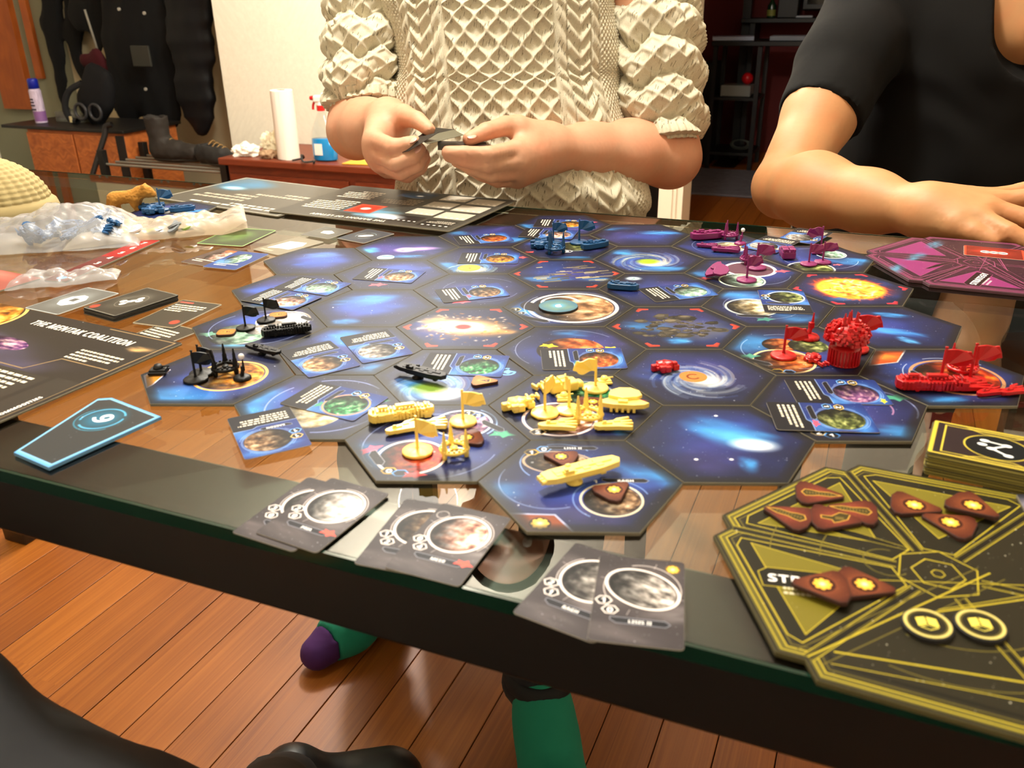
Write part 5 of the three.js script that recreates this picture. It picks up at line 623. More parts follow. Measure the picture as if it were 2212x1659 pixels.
// black
piece('flag', 'black', -0.2685,0.0544, -0.1, 'small black flag on the pale planet, left of two', { s: 0.85 });
piece('flag', 'black', -0.257,0.0355, -0.1, 'small black flag beside the white planet, right of two', { s: 0.85 });
piece('dreadnought', 'black', -0.2302,0.0663, 0.32, 'long black battleship with a stepped deck, largest of the black ships', { s: 0.95, k: { s: 8 } });
piece('carrier', 'black', -0.2354,0.1109, -0.5, 'black ship with a shiny flat deck in front of the largest black ship', { s: 0.72 });
piece('carrier', 'black', -0.1079,0.1568, -0.52, 'lone black ship with a flat deck on the green wormhole', { s: 0.92 });
piece('flag', 'black', -0.2705,0.1598, -0.05, 'larger black flag at the left of the amber planet', { s: 0.95 });
piece('flag', 'black', -0.2704,0.149, -0.4, 'black flag close behind the larger one beside the amber planet', { s: 0.95 });
piece('dock', 'black', -0.2531,0.1465, 0.3, 'black three-spired ring station on the amber planet', { s: 1.0 });
piece('tower', 'black', -0.2376,0.1572, 0.4, 'black gun tower on the right edge of the amber planet', { s: 0.75 });
piece('tank', 'black', -0.3031,0.1466, 0.1, 'low black block on the amber corner of the far left tile', { s: 1.1 });
// pale single beads on stacks of pieces (white plastic tokens)
const mBead = std('#dedbd8', 0.4);
for (const [x, z, h, label] of [[0.1893,-0.1941, 0.0185, 'tiny pale bead on top of the purple gun tower'], [-0.2351,0.1597, 0.0185, 'tiny pale bead on top of the black gun tower']]) solo('plastic_bead', new THREE.SphereGeometry(0.0022, 14, 10), mBead, label, 'game piece', [x, CT + h, z]);
// ---------- people: skin meshed from joined tapered bones, clothes as their own surfaces ----------
function surfaceNets(sdf, lo, hi, h) {
  const nx = Math.ceil((hi[0] - lo[0]) / h) + 1, ny = Math.ceil((hi[1] - lo[1]) / h) + 1, nz = Math.ceil((hi[2] - lo[2]) / h) + 1, D = new Float32Array(nx * ny * nz), B = 6, rad = B * h * 0.9;
  for (let k = 0; k < nz; k += B) for (let j = 0; j < ny; j += B) for (let i = 0; i < nx; i += B) {
    const d = sdf(lo[0] + (i + B / 2) * h, lo[1] + (j + B / 2) * h, lo[2] + (k + B / 2) * h), far = Math.abs(d) > rad + 0.03;
    for (let c = k; c < Math.min(k + B, nz); c++) for (let b = j; b < Math.min(j + B, ny); b++) for (let a = i; a < Math.min(i + B, nx); a++) D[a + nx * (b + ny * c)] = far ? d : sdf(lo[0] + a * h, lo[1] + b * h, lo[2] + c * h);
  }
  const id = new Int32Array(nx * ny * nz).fill(-1), P = [], I = [], at = (a, b, c) => a + nx * (b + ny * c);
  for (let c = 0; c < nz - 1; c++) for (let b = 0; b < ny - 1; b++) for (let a = 0; a < nx - 1; a++) {
    let m = 0; const v = []; for (let q = 0; q < 8; q++) { const d = D[at(a + (q & 1), b + ((q >> 1) & 1), c + (q >> 2))]; v.push(d); if (d < 0) m |= 1 << q; }
    if (m === 0 || m === 255) continue; let x = 0, y = 0, z = 0, n = 0;
    for (const [p, q] of NET_EDGES) { if ((v[p] < 0) === (v[q] < 0)) continue; const t = v[p] / (v[p] - v[q]); x += lerp(p & 1, q & 1, t); y += lerp((p >> 1) & 1, (q >> 1) & 1, t); z += lerp(p >> 2, q >> 2, t); n++; }
    id[at(a, b, c)] = P.length / 3; P.push(lo[0] + (a + x / n) * h, lo[1] + (b + y / n) * h, lo[2] + (c + z / n) * h);
  }
  const quad = (p, q, r, s, flip) => { if (p < 0 || q < 0 || r < 0 || s < 0) return; flip ? I.push(p, r, q, p, s, r) : I.push(p, q, r, p, r, s); };
  for (let c = 1; c < nz - 1; c++) for (let b = 1; b < ny - 1; b++) for (let a = 1; a < nx - 1; a++) {
    const d = D[at(a, b, c)] < 0;
    if (d !== D[at(a + 1, b, c)] < 0) quad(id[at(a, b - 1, c - 1)], id[at(a, b, c - 1)], id[at(a, b, c)], id[at(a, b - 1, c)], !d);
    if (d !== D[at(a, b + 1, c)] < 0) quad(id[at(a - 1, b, c - 1)], id[at(a - 1, b, c)], id[at(a, b, c)], id[at(a, b, c - 1)], !d);
    if (d !== D[at(a, b, c + 1)] < 0) quad(id[at(a - 1, b - 1, c)], id[at(a, b - 1, c)], id[at(a, b, c)], id[at(a - 1, b, c)], !d);
  }
  const g = new THREE.BufferGeometry(); g.setAttribute('position', new THREE.Float32BufferAttribute(P, 3)); g.setIndex(I); g.computeVertexNormals(); return g;
}
const NET_EDGES = [[0, 1], [2, 3], [4, 5], [6, 7], [0, 2], [1, 3], [4, 6], [5, 7], [0, 4], [1, 5], [2, 6], [3, 7]];
const smin = (a, b, k) => { const h = Math.max(k - Math.abs(a - b), 0) / k; return Math.min(a, b) - h * h * k * 0.25; };
// a tapered capsule; sx squashes the section across a given direction when wanted
function bone(a, b, ra, rb) { const [ax, ay, az] = a, dx = b[0] - ax, dy = b[1] - ay, dz = b[2] - az, l2 = dx * dx + dy * dy + dz * dz || 1e-9; return (x, y, z) => { const px = x - ax, py = y - ay, pz = z - az, t = clamp((px * dx + py * dy + pz * dz) / l2, 0, 1), ex = px - dx * t, ey = py - dy * t, ez = pz - dz * t; return Math.sqrt(ex * ex + ey * ey + ez * ez) - (ra + (rb - ra) * t); }; }
const ball = (c, r) => (x, y, z) => { const dx = (x - c[0]) / r[0], dy = (y - c[1]) / r[1], dz = (z - c[2]) / r[2], k = Math.sqrt(dx * dx + dy * dy + dz * dz); return (k - 1) * Math.min(r[0], r[1], r[2]); };
const chain = (pts) => pts.slice(1).map((p, i) => bone(pts[i].slice(0, 3), p.slice(0, 3), pts[i][3], p[3]));
const union = (list, k) => (x, y, z) => { let d = 1e3; for (const f of list) { const v = f(x, y, z); d = d > 900 ? v : smin(d, v, k); } return d; };
function hull(list, pad = 0.02) { const lo = [1e9, 1e9, 1e9], hi = [-1e9, -1e9, -1e9]; for (const p of list) for (let i = 0; i < 3; i++) { lo[i] = Math.min(lo[i], p[i] - p[3] - pad); hi[i] = Math.max(hi[i], p[i] + p[3] + pad); } return [lo, hi]; }
function nets(points, sdf, h, pad) { const [lo, hi] = hull(points, pad); return surfaceNets(sdf, lo, hi, h); }
// a hand: [joint..., radius]; palm as a fan of metacarpals, each finger its own chain
function hand(J) {
  const pts = [...J.palm.flat(), ...J.fingers.flat()], palm = union(J.palm.flatMap(chain), 0.022), fingers = J.fingers.map((f) => union(chain(f), 0.003));
  const f = (x, y, z) => { let d = 1e3; for (const g of fingers) d = Math.min(d, g(x, y, z)); const q = smin(palm(x, y, z), d, 0.0045); return q + noise(x * 160, y * 160, z * 160) * 0.0004; };
  return { pts, f };
}
function mottled(g, base, seed) { const p = g.attributes.position, c = new Float32Array(p.count * 3), k = new THREE.Color(base); for (let i = 0; i < p.count; i++) { const x = p.getX(i), y = p.getY(i), z = p.getZ(i), n = fbm(x * 26 + seed, y * 26, z * 26, 3) * 0.22, m = noise(x * 260, y * 260, z * 260 + seed) * 0.05; c[i * 3] = k.r * (1 + n * 0.5 + m); c[i * 3 + 1] = k.g * (1 - n * 0.7 + m); c[i * 3 + 2] = k.b * (1 - n + m); } g.setAttribute('color', new THREE.BufferAttribute(c, 3)); return g; }
const joinSkin = (list) => mergeGeometries(list.map((g) => { for (const k of Object.keys(g.attributes)) if (!['position', 'normal'].includes(k)) g.deleteAttribute(k); return g; }));
const mSkin = new THREE.MeshPhysicalMaterial({ color: '#ffffff', vertexColors: true, roughness: 0.58 }), mNail = std('#d8a08e', 0.35);
const headParts = (c, turn) => { // skull, jaw, nose, ears, brow, lips, turned about y
  const R = (x, y, z) => [c[0] + x * Math.cos(turn) + z * Math.sin(turn), c[1] + y, c[2] - x * Math.sin(turn) + z * Math.cos(turn)];
  return [ball(R(0, 0.03, -0.01), [0.077, 0.1, 0.092]), ball(R(0, -0.045, 0.022), [0.058, 0.07, 0.062]), bone(R(0, 0.005, 0.082), R(0, -0.028, 0.1), 0.009, 0.014), bone(R(-0.05, 0.018, 0.068), R(0.05, 0.018, 0.068), 0.016, 0.016), bone(R(-0.02, -0.062, 0.078), R(0.02, -0.062, 0.078), 0.009, 0.009), ball(R(0.076, -0.005, -0.005), [0.012, 0.03, 0.02]), ball(R(-0.076, -0.005, -0.005), [0.012, 0.03, 0.02])];
};
function eyes(c, turn, parent, off) { for (const s of [-1, 1]) { const x = s * 0.032, y = 0, z = 0.07, g = new THREE.SphereGeometry(0.0115, 14, 10); g.translate(c[0] + x * Math.cos(turn) + z * Math.sin(turn) - off[0], c[1] + y, c[2] - x * Math.sin(turn) + z * Math.cos(turn) - off[2]); part('eye', g, std('#e8e2da', 0.2), parent); } }
const mTweed = (() => { const r = rngOf(5), t = pix(512, 512, () => [198, 190, 166]), d = t.image.data; for (let i = 0; i < 700; i++) { const x = Math.floor(r() * 512), y = Math.floor(r() * 512), n = 2 + Math.floor(r() * 5), k = r(); for (let q = 0; q < n; q++) for (let w = 0; w < 4; w++) { const o = (((y + q * 3 + w) % 512) * 512 + ((x + q) % 512)) * 4, c = k < 0.6 ? [92, 84, 66] : [150, 138, 110]; d[o] = c[0]; d[o + 1] = c[1]; d[o + 2] = c[2]; } } for (let i = 0; i < d.length; i += 4) { const n = (r() - 0.5) * 22; d[i] += n > 0 ? Math.min(n, 255 - d[i]) : n; d[i + 1] += n > 0 ? Math.min(n, 255 - d[i + 1]) : n; d[i + 2] += n > 0 ? Math.min(n, 255 - d[i + 2]) : n; } return std(null, 0.95, { map: t, sheen: 0.4, sheenColor: new THREE.Color('#f0e4c4'), sheenRoughness: 0.6 }); })();

// knitted relief in metres of cloth: s across, t up. 0 (deep) .. 1 (proud)
const tri = (x) => Math.abs(x - Math.floor(x + 0.5));
function lattice(s, t, w, h) { const p = w / 2, k0 = Math.floor(s / p); let m = 0; for (let k = k0 - 1; k <= k0 + 1; k++) { const c = (k + 0.5) * p + p * 0.43 * (k % 2 ? -1 : 1) * Math.cos(6.283 * t / h), d = (s - c) / 0.0039; m = Math.max(m, Math.exp(-d * d)); } return m; }
function braid(s, t, p) { const f = (t - Math.abs(s) * 0.95) / p; return (0.5 + 0.5 * Math.sin(6.283 * f)) * (Math.abs(s) < 0.0018 ? 0.45 : 1); }
function rope(s, t, p) { const f = (t + s * 1.25) / p; return 0.35 + 0.65 * Math.pow(0.5 + 0.5 * Math.sin(6.283 * f), 0.7); }
const moss = (s, t) => 0.35 + 0.3 * Math.sin(s * 6.283 / 0.0085) * Math.sin(t * 6.283 / 0.0085);
function knit(s, t) { // the front panels, mirrored about the middle
  const a = Math.abs(s), stitch = 0.05 * Math.sin(s * 6.283 / 0.0042) * Math.sin(t * 6.283 / 0.005);
  let h; if (a < 0.077) h = lattice(s, t, 0.031, 0.034); else if (a < 0.083) h = 0.1; else if (a < 0.097) h = rope(a - 0.09, t, 0.026); else if (a < 0.1) h = 0.1; else if (a < 0.136) h = braid(a - 0.118, t, 0.0215); else if (a < 0.139) h = 0.1; else if (a < 0.152) h = rope(a - 0.1455, t, 0.024); else if (a < 0.156) h = 0.1; else h = moss(s, t);
  return h + stitch;
}
function skinOfGrid(nu, nv, at, closed = true) { // a grid surface with uv in metres
  const P = [], UV = [], I = []; for (let j = 0; j <= nv; j++) for (let i = 0; i <= nu; i++) { const q = at(i / nu, j / nv); P.push(q[0], q[1], q[2]); UV.push(q[3], q[4]); }
  for (let j = 0; j < nv; j++) for (let i = 0; i < nu; i++) { const a = j * (nu + 1) + i, b = a + 1, c = a + nu + 1, d = c + 1; I.push(a, b, d, a, d, c); }
  const g = new THREE.BufferGeometry(); g.setAttribute('position', new THREE.Float32BufferAttribute(P, 3)); g.setAttribute('uv', new THREE.Float32BufferAttribute(UV, 2)); g.setIndex(I); g.computeVertexNormals();
  if (closed) { const n = g.attributes.normal; for (let j = 0; j <= nv; j++) { const a = j * (nu + 1), b = a + nu, v = V3(n.getX(a) + n.getX(b), n.getY(a) + n.getY(b), n.getZ(a) + n.getZ(b)).normalize(); n.setXYZ(a, v.x, v.y, v.z); n.setXYZ(b, v.x, v.y, v.z); } }
  return g;
}
function keyed(keys) { return (t) => { let i = 0; while (i < keys.length - 2 && t > keys[i + 1][0]) i++; const [a, ...p] = keys[i], [b, ...q] = keys[i + 1]; let k = clamp((t - a) / (b - a), 0, 1); k = k * k * (3 - 2 * k) * 0.5 + k * 0.5; return p.map((v, n) => lerp(v, q[n], k)); }; }

// ----- the man in the knitted sweater -----
{
  const base = [-0.06, 0, -0.66], sub = (g) => g.translate(-base[0], 0, -base[2]);
  const man = thing('person', 'man in a cream cable-knit sweater with pushed-up sleeves holding dark cards', 'person', base);
  // skin
  const R = { palm: [
      [[-0.2401,0.8494,-0.519, 0.023], [-0.2471,0.8337,-0.4381, 0.0125]], [[-0.2414,0.8459,-0.5173, 0.022], [-0.2477,0.8167,-0.4403, 0.0125]], [[-0.241,0.8393,-0.5199, 0.02], [-0.2429,0.8021,-0.4482, 0.012]], [[-0.2394,0.8327,-0.5225, 0.018], [-0.235,0.7896,-0.4628, 0.011]], [[-0.2332,0.8511,-0.5091, 0.017], [-0.2116,0.8575,-0.48, 0.0145]]],
    fingers: [
      [[-0.2471,0.8337,-0.4381, 0.0122], [-0.2154,0.8277,-0.4061, 0.0108], [-0.1971,0.8311,-0.4052, 0.0096], [-0.1879,0.834,-0.408, 0.0082]],
      [[-0.2477,0.8167,-0.4403, 0.0122], [-0.2135,0.8077,-0.4038, 0.0108], [-0.1917,0.8154,-0.4016, 0.0096], [-0.1821,0.8245,-0.4095, 0.0082]],
      [[-0.2429,0.8021,-0.4482, 0.0118], [-0.2093,0.7941,-0.4133, 0.0102], [-0.1877,0.8039,-0.4109, 0.0092], [-0.1787,0.8156,-0.421, 0.0078]],
      [[-0.235,0.7896,-0.4628, 0.0108], [-0.2041,0.7864,-0.432, 0.0092], [-0.1859,0.7964,-0.4296, 0.0082], [-0.1789,0.8076,-0.4371, 0.0072]],
      [[-0.2116,0.8575,-0.48, 0.0145], [-0.1889,0.855,-0.4503, 0.0112], [-0.1721,0.8464,-0.4296, 0.0088]]] };
  const L = { palm: [
      [[-0.0188,0.8122,-0.5066, 0.023], [-0.0589,0.8186,-0.4397, 0.0125]], [[-0.0176,0.808,-0.5048, 0.022], [-0.0554,0.8029,-0.4372, 0.0125]], [[-0.0175,0.8025,-0.5078, 0.021], [-0.0558,0.7874,-0.4466, 0.012]], [[-0.0162,0.797,-0.5109, 0.019], [-0.0589,0.7747,-0.4617, 0.0112]], [[-0.0201,0.8217,-0.5053, 0.02], [-0.0585,0.8422,-0.4744, 0.0155]]],
    fingers: [
      [[-0.0589,0.8186,-0.4397, 0.0122], [-0.093,0.8182,-0.4007, 0.0104], [-0.1241,0.8214,-0.3931, 0.0092], [-0.1452,0.8233,-0.393, 0.008]],
      [[-0.0554,0.8029,-0.4372, 0.0122], [-0.0935,0.8049,-0.4035, 0.0106], [-0.1237,0.8125,-0.3979, 0.0094], [-0.1438,0.8171,-0.3991, 0.0082]],
      [[-0.0558,0.7874,-0.4466, 0.0118], [-0.0899,0.7901,-0.4167, 0.0104], [-0.1169,0.8004,-0.4103, 0.0092], [-0.1357,0.8089,-0.41, 0.008]],
      [[-0.0589,0.7747,-0.4617, 0.011], [-0.0842,0.7778,-0.44, 0.0094], [-0.1058,0.7864,-0.4341, 0.0084], [-0.1213,0.7941,-0.4325, 0.0074]],
      [[-0.0585,0.8422,-0.4744, 0.0155], [-0.0741,0.8449,-0.464, 0.0132], [-0.0982,0.842,-0.4353, 0.0112], [-0.1185,0.8356,-0.4162, 0.0092]]] };
  const armR = [[-0.2996,0.9231,-0.6756, 0.042], [-0.3085,0.8204,-0.6181, 0.0365], [-0.2785,0.8313,-0.5695, 0.0355], [-0.2436,0.8453,-0.5225, 0.0255]];
  const armL = [[0.1501,0.8897,-0.6915, 0.048], [0.1701,0.7726,-0.6398, 0.041], [0.1033,0.7888,-0.5948, 0.0415], [0.0397,0.7999,-0.5531, 0.033], [-0.0137,0.8092,-0.5055, 0.0265]];
  for (const [H_, arm] of [[R, armR], [L, armL]]) { H_.palm = H_.palm.map((c) => c.map((p) => p.flat())); H_.fingers = H_.fingers.map((c) => c.map((p) => p.flat())); }
  const geos = [];
  for (const [H_, arm] of [[R, armR], [L, armL]]) { const hd = hand(H_), A = chain(arm.map((p) => p.flat())), au = union(A, 0.03), f = (x, y, z) => smin(hd.f(x, y, z), au(x, y, z), 0.016); geos.push(nets([...hd.pts, ...arm], f, 0.0036)); }
  const HC = [-0.09, 1.36, -0.6], trunk = [[-0.08, 0.56, -0.68, 0.13], [-0.085, 0.8, -0.68, 0.12], [-0.09, 1.02, -0.7, 0.12]], neck = [[-0.09, 1.05, -0.69, 0.07], [-0.09, 1.28, -0.63, 0.055]], sh = [[-0.27, 1.06, -0.72, 0.06], [0.1, 1.06, -0.72, 0.06]];
  geos.push(nets([...trunk, ...neck, ...sh, [...HC, 0.15]], union([...chain(trunk), ...chain(neck), ...chain(sh), bone([-0.27, 1.06, -0.72], armR[0].flat(), 0.055, 0.047), bone([0.1, 1.06, -0.72], armL[0].flat(), 0.055, 0.05), ...headParts(HC, 0.05)], 0.018), 0.009));
  const body = part('body', sub(mottled(joinSkin(geos), '#cd9575', 3)), mSkin, man);
  const nail = (p, q) => { const g = new THREE.SphereGeometry(1, 12, 8).scale(0.0052, 0.0016, 0.0068), m = new THREE.Matrix4().lookAt(V3(...p), V3(...q), V3(0, 1, 0.5)); g.applyMatrix4(m); return g.translate(p[0], p[1], p[2]); };
  for (const [a, b] of [[[-0.1896,0.8369,-0.4004], [-0.2081,0.8304,-0.3989]], [[-0.1149,0.8393,-0.4103], [-0.0916,0.8441,-0.4277]], [[-0.1835,0.8261,-0.3991], [-0.1934,0.8157,-0.3929]]]) part('fingernail', sub(nail(a, b)), mNail, man);
  eyes(HC, 0.05, man, base);
  part('hair', sub(nets([[...HC, 0.16]], (x, y, z) => Math.max(Math.min(ball([HC[0], HC[1] + 0.04, HC[2] - 0.015], [0.088, 0.108, 0.104])(x, y, z)), -(y - HC[1] - 0.05 + (z - HC[2]) * -0.9 * (z > HC[2] ? 1 : 0.2)) * -1 < 0 ? 1 : -1e3) + noise(x * 60, y * 60, z * 60) * 0.004, 0.008)), std('#3a2616', 0.8), man);
  // sweater body
  const ARC = [0]; { const q = (th) => [Math.sign(Math.sin(th)) * Math.pow(Math.abs(Math.sin(th)), 0.86) * 0.175, Math.sign(Math.cos(th)) * Math.pow(Math.abs(Math.cos(th)), 0.86) * 0.14]; for (let i = 1; i <= 400; i++) { const a = q((i - 1) / 400 * Math.PI), b = q(i / 400 * Math.PI); ARC.push(ARC[i - 1] + Math.hypot(b[0] - a[0], b[1] - a[1])); } }
  const arc = (th) => { const f = Math.min(Math.abs(th) / Math.PI * 400, 399.99), i = Math.floor(f); return Math.sign(th) * lerp(ARC[i], ARC[i + 1], f - i); };
  const prof = keyed([[0, -0.055, 0.60, -0.655, 0.19, 0.14], [0.2, -0.058, 0.70, -0.655, 0.198, 0.152], [0.36, -0.066, 0.78, -0.66, 0.19, 0.15], [0.6, -0.082, 0.9, -0.685, 0.168, 0.138], [0.8, -0.088, 1.0, -0.7, 0.172, 0.135], [0.9, -0.09, 1.07, -0.71, 0.17, 0.11], [0.96, -0.09, 1.125, -0.71, 0.125, 0.085], [1, -0.09, 1.165, -0.69, 0.066, 0.064]]);
  const sweater = part('sweater', sub(skinOfGrid(620, 330, (u, v) => {
    const [cx, cy, cz, rx, rz] = prof(v), th = (u - 0.5) * 2 * Math.PI, sx = Math.sin(th), cz_ = Math.cos(th), e = 0.86, px = Math.sign(sx) * Math.pow(Math.abs(sx), e) * rx, pz = Math.sign(cz_) * Math.pow(Math.abs(cz_), e) * rz;
    const s = arc(th), t = v * 0.57; let h = cz_ > -0.35 ? knit(s, t) : moss(s, t); if (v > 0.93) h = 0.5 + 0.4 * Math.sin(s * 6.283 / 0.011); if (t < 0.07) h = 0.5 + 0.45 * Math.sin(s * 6.283 / 0.012);
    // drape: a slanting roll across the belly, a hollow over it, soft creases at the flanks
    const ridge = Math.exp(-Math.pow((t - 0.185 + s * 0.32 * (s > 0 ? 0.8 : -0.1)) / 0.028, 2)) * sstep(s, -0.05, 0.08) * (1 - sstep(s, 0.17, 0.24)), hollow = Math.exp(-Math.pow((t - 0.27 + s * 0.3) / 0.04, 2)) * sstep(s, 0, 0.1);
    const fold = 0.016 * ridge - 0.008 * hollow + 0.006 * Math.sin(t * 34 + s * 9) * sstep(Math.abs(s), 0.13, 0.2) + fbm(s * 7, t * 7, 4, 2) * 0.012;
    const k = 0.0064 * h + fold, nl = Math.hypot(px / (rx * rx), pz / (rz * rz)) || 1; return [cx + px + px / (rx * rx) / nl * k, cy, cz + pz + pz / (rz * rz) / nl * k, s / 0.22, t / 0.22];
  })), mTweed, man); mTweed.side = THREE.DoubleSide;
  // sleeves: bunched tubes, the cuff turned in on the forearm
  function sleeve(path, rad, seed, squash) {
    const cv = new THREE.CatmullRomCurve3(path.map((p) => V3(...p))), N = 230, fr = cv.computeFrenetFrames(N), len = cv.getLength();
    return sub(skinOfGrid(250, N, (u, v) => {
      const j = Math.round(v * N), c = cv.getPointAt(v), th = u * 2 * Math.PI, r0 = rad(v)[0], s = (u - 0.5) * 2 * Math.PI * r0, t = v * len;
      const crease = Math.pow(Math.abs(Math.sin(t * squash[0] + Math.sin(th + seed) * 1.1 + noise(Math.cos(th) * 1.5, Math.sin(th) * 1.5, t * 9 + seed) * 1.6)), 0.8), bunch = squash[1] * sstep(v, 0.3, 0.55) * crease;
      const a = Math.abs(s), h = v > 0.93 ? 0.5 + 0.45 * Math.sin(s * 6.283 / 0.009) : a < 0.036 ? lattice(s, t, 0.026, 0.028) : a < 0.066 ? braid(a - 0.051, t, 0.0205) : a < 0.08 ? rope(a - 0.073, t, 0.024) : moss(s, t);
      const r = r0 + 0.0048 * h + bunch - (v > 0.985 ? 0.012 : 0) + fbm(Math.cos(th) * 1.4 + seed, Math.sin(th) * 1.4, t * 8, 2) * 0.018, n = fr.normals[j], b = fr.binormals[j];
      return [c.x + (n.x * Math.cos(th) + b.x * Math.sin(th)) * r, c.y + (n.y * Math.cos(th) + b.y * Math.sin(th)) * r, c.z + (n.z * Math.cos(th) + b.z * Math.sin(th)) * r, s / 0.22, t / 0.22];
    }));
  }
  part('sleeve', sleeve([[-0.24, 1.1, -0.715], [-0.291,1.013,-0.7109], [-0.2968,0.9301,-0.6679], [-0.2946,0.8483,-0.6312]], keyed([[0, 0.072], [0.3, 0.056], [0.65, 0.048], [0.88, 0.047], [1, 0.043]]), 1, [62, 0.014]), mTweed, man);
  part('sleeve', sleeve([[0.07, 1.1, -0.715], [0.1288,1.0196,-0.7379], [0.1382,0.9229,-0.6949], [0.1467,0.8546,-0.6701], [0.1559,0.7871,-0.6457]], keyed([[0, 0.075], [0.3, 0.066], [0.5, 0.062], [0.75, 0.06], [0.9, 0.056], [1, 0.052]]), 4, [56, 0.019]), mTweed, man);
  // trousers, socks
  const legR = [[-0.15, 0.53, -0.66, 0.085], [-0.24, 0.54, -0.33, 0.066], [-0.3, 0.2, -0.47, 0.052]], legL = [[0.0, 0.53, -0.66, 0.085], [0.03, 0.53, -0.33, 0.068], [-0.0321,0.1225,-0.2183, 0.048]].map((p) => p.flat());
  part('trousers', sub(nets([...legR, ...legL], (x, y, z) => union([...chain(legR), ...chain(legL), bone([-0.15, 0.55, -0.68], [0, 0.55, -0.68], 0.1, 0.1)], 0.03)(x, y, z) + noise(x * 22, y * 22, z * 22) * 0.006, 0.011)), std('#12141a', 0.85), man);
  const footR = [[-0.3, 0.24, -0.47, 0.043], [-0.302, 0.085, -0.487, 0.039], [-0.296, 0.042, -0.5, 0.037]], soleR = [[-0.3, 0.036, -0.49, 0.034], [-0.35, 0.04, -0.425, 0.04], [-0.392, 0.03, -0.372, 0.028]], mTeal = std('#0d7a62', 0.9), mViolet = std('#3c0f52', 0.9);
  const sockR = union([...chain(footR), ...chain(soleR)], 0.03), toe = (x, z) => (x + 0.392) * -0.62 + (z + 0.372) * 0.78; // beyond this line the toe cap is violet
  const s1 = part('sock', sub(nets([...footR, ...soleR], (x, y, z) => Math.max(sockR(x, y, z), toe(x, z) + 0.022, -y), 0.006)), mTeal, man);
  part('toe_cap', sub(nets([...footR, ...soleR], (x, y, z) => Math.max(sockR(x, y, z) - 0.0004, -(toe(x, z) + 0.022), -y), 0.006)), mViolet, s1);
  const footL = [[-0.0281,0.1309,-0.2113, 0.04], [-0.0215,0.0881,-0.1759, 0.037], [-0.0163,0.0397,-0.1489, 0.039]].map((p) => p.flat()), soleL = [[-0.012, 0.05, -0.165, 0.036], [0.0, 0.038, -0.09, 0.04], [0.005, 0.028, -0.03, 0.028]];
  const s2 = part('sock', sub(nets([...footL, ...soleL], (x, y, z) => Math.max(union([...chain(footL), ...chain(soleL)], 0.03)(x, y, z), -y), 0.006)), mTeal, man);
  const cuff = footL[0]; part('trouser_cuff', sub(new THREE.TorusGeometry(0.043, 0.009, 10, 30).rotateX(Math.PI / 2 + 0.12).scale(1, 1.5, 1).translate(cuff[0], cuff[1] + 0.012, cuff[2] - 0.004)), std('#0b0d12', 0.8), man);
}
// held cards
{
  const quadCard = (a, b, c) => { // three corners: near-left, near-right, far-left; a real thin card spanned by them
    const A = V3(...a), X = V3(...b).sub(A), Z = V3(...c).sub(A), n = Z.clone().cross(X).normalize(), g = box(1, 0.0004, 1, 0.5, 0, 0.5), m = new THREE.Matrix4().makeBasis(X, n, Z); m.setPosition(A); return g.applyMatrix4(m); };
  const mBack = std('#1c1b18', 0.4), mBack2 = std('#5a5744', 0.4);
  solo('held_card', quadCard([-0.2259,0.815,-0.4131], [-0.1864,0.838,-0.412], [-0.1928,0.8254,-0.3896]), mBack, 'dark card between the fingers of the hand holding the fanned cards', 'game card');
  solo('held_card', quadCard([-0.187,0.838,-0.412], [-0.1586,0.8349,-0.4119], [-0.173,0.8427,-0.4751]), mBack, 'black card held behind the fanned grey-green one', 'game card');
  solo('held_card', quadCard([-0.184,0.8381,-0.4078], [-0.139,0.8463,-0.4234], [-0.1687,0.8346,-0.3839]), mBack2, 'grey-green card fanned in front of the black held card', 'game card');
  const t = thing('held_deck', 'thin pack of cards resting flat on the extended fingers of one hand', 'card deck', [-0.1282,0.8262,-0.4137], 0.12); t.rotation.z = -0.05; t.rotation.x = 0.06;
  for (let i = 0; i < 5; i++) part('card', new THREE.BoxGeometry(0.062, 0.0005, 0.0405).translate((i % 3) * 0.0006, i * 0.0006, (i % 2) * 0.0007), i % 2 ? std('#6a5240', 0.5) : std('#2a211c', 0.5), t);
}
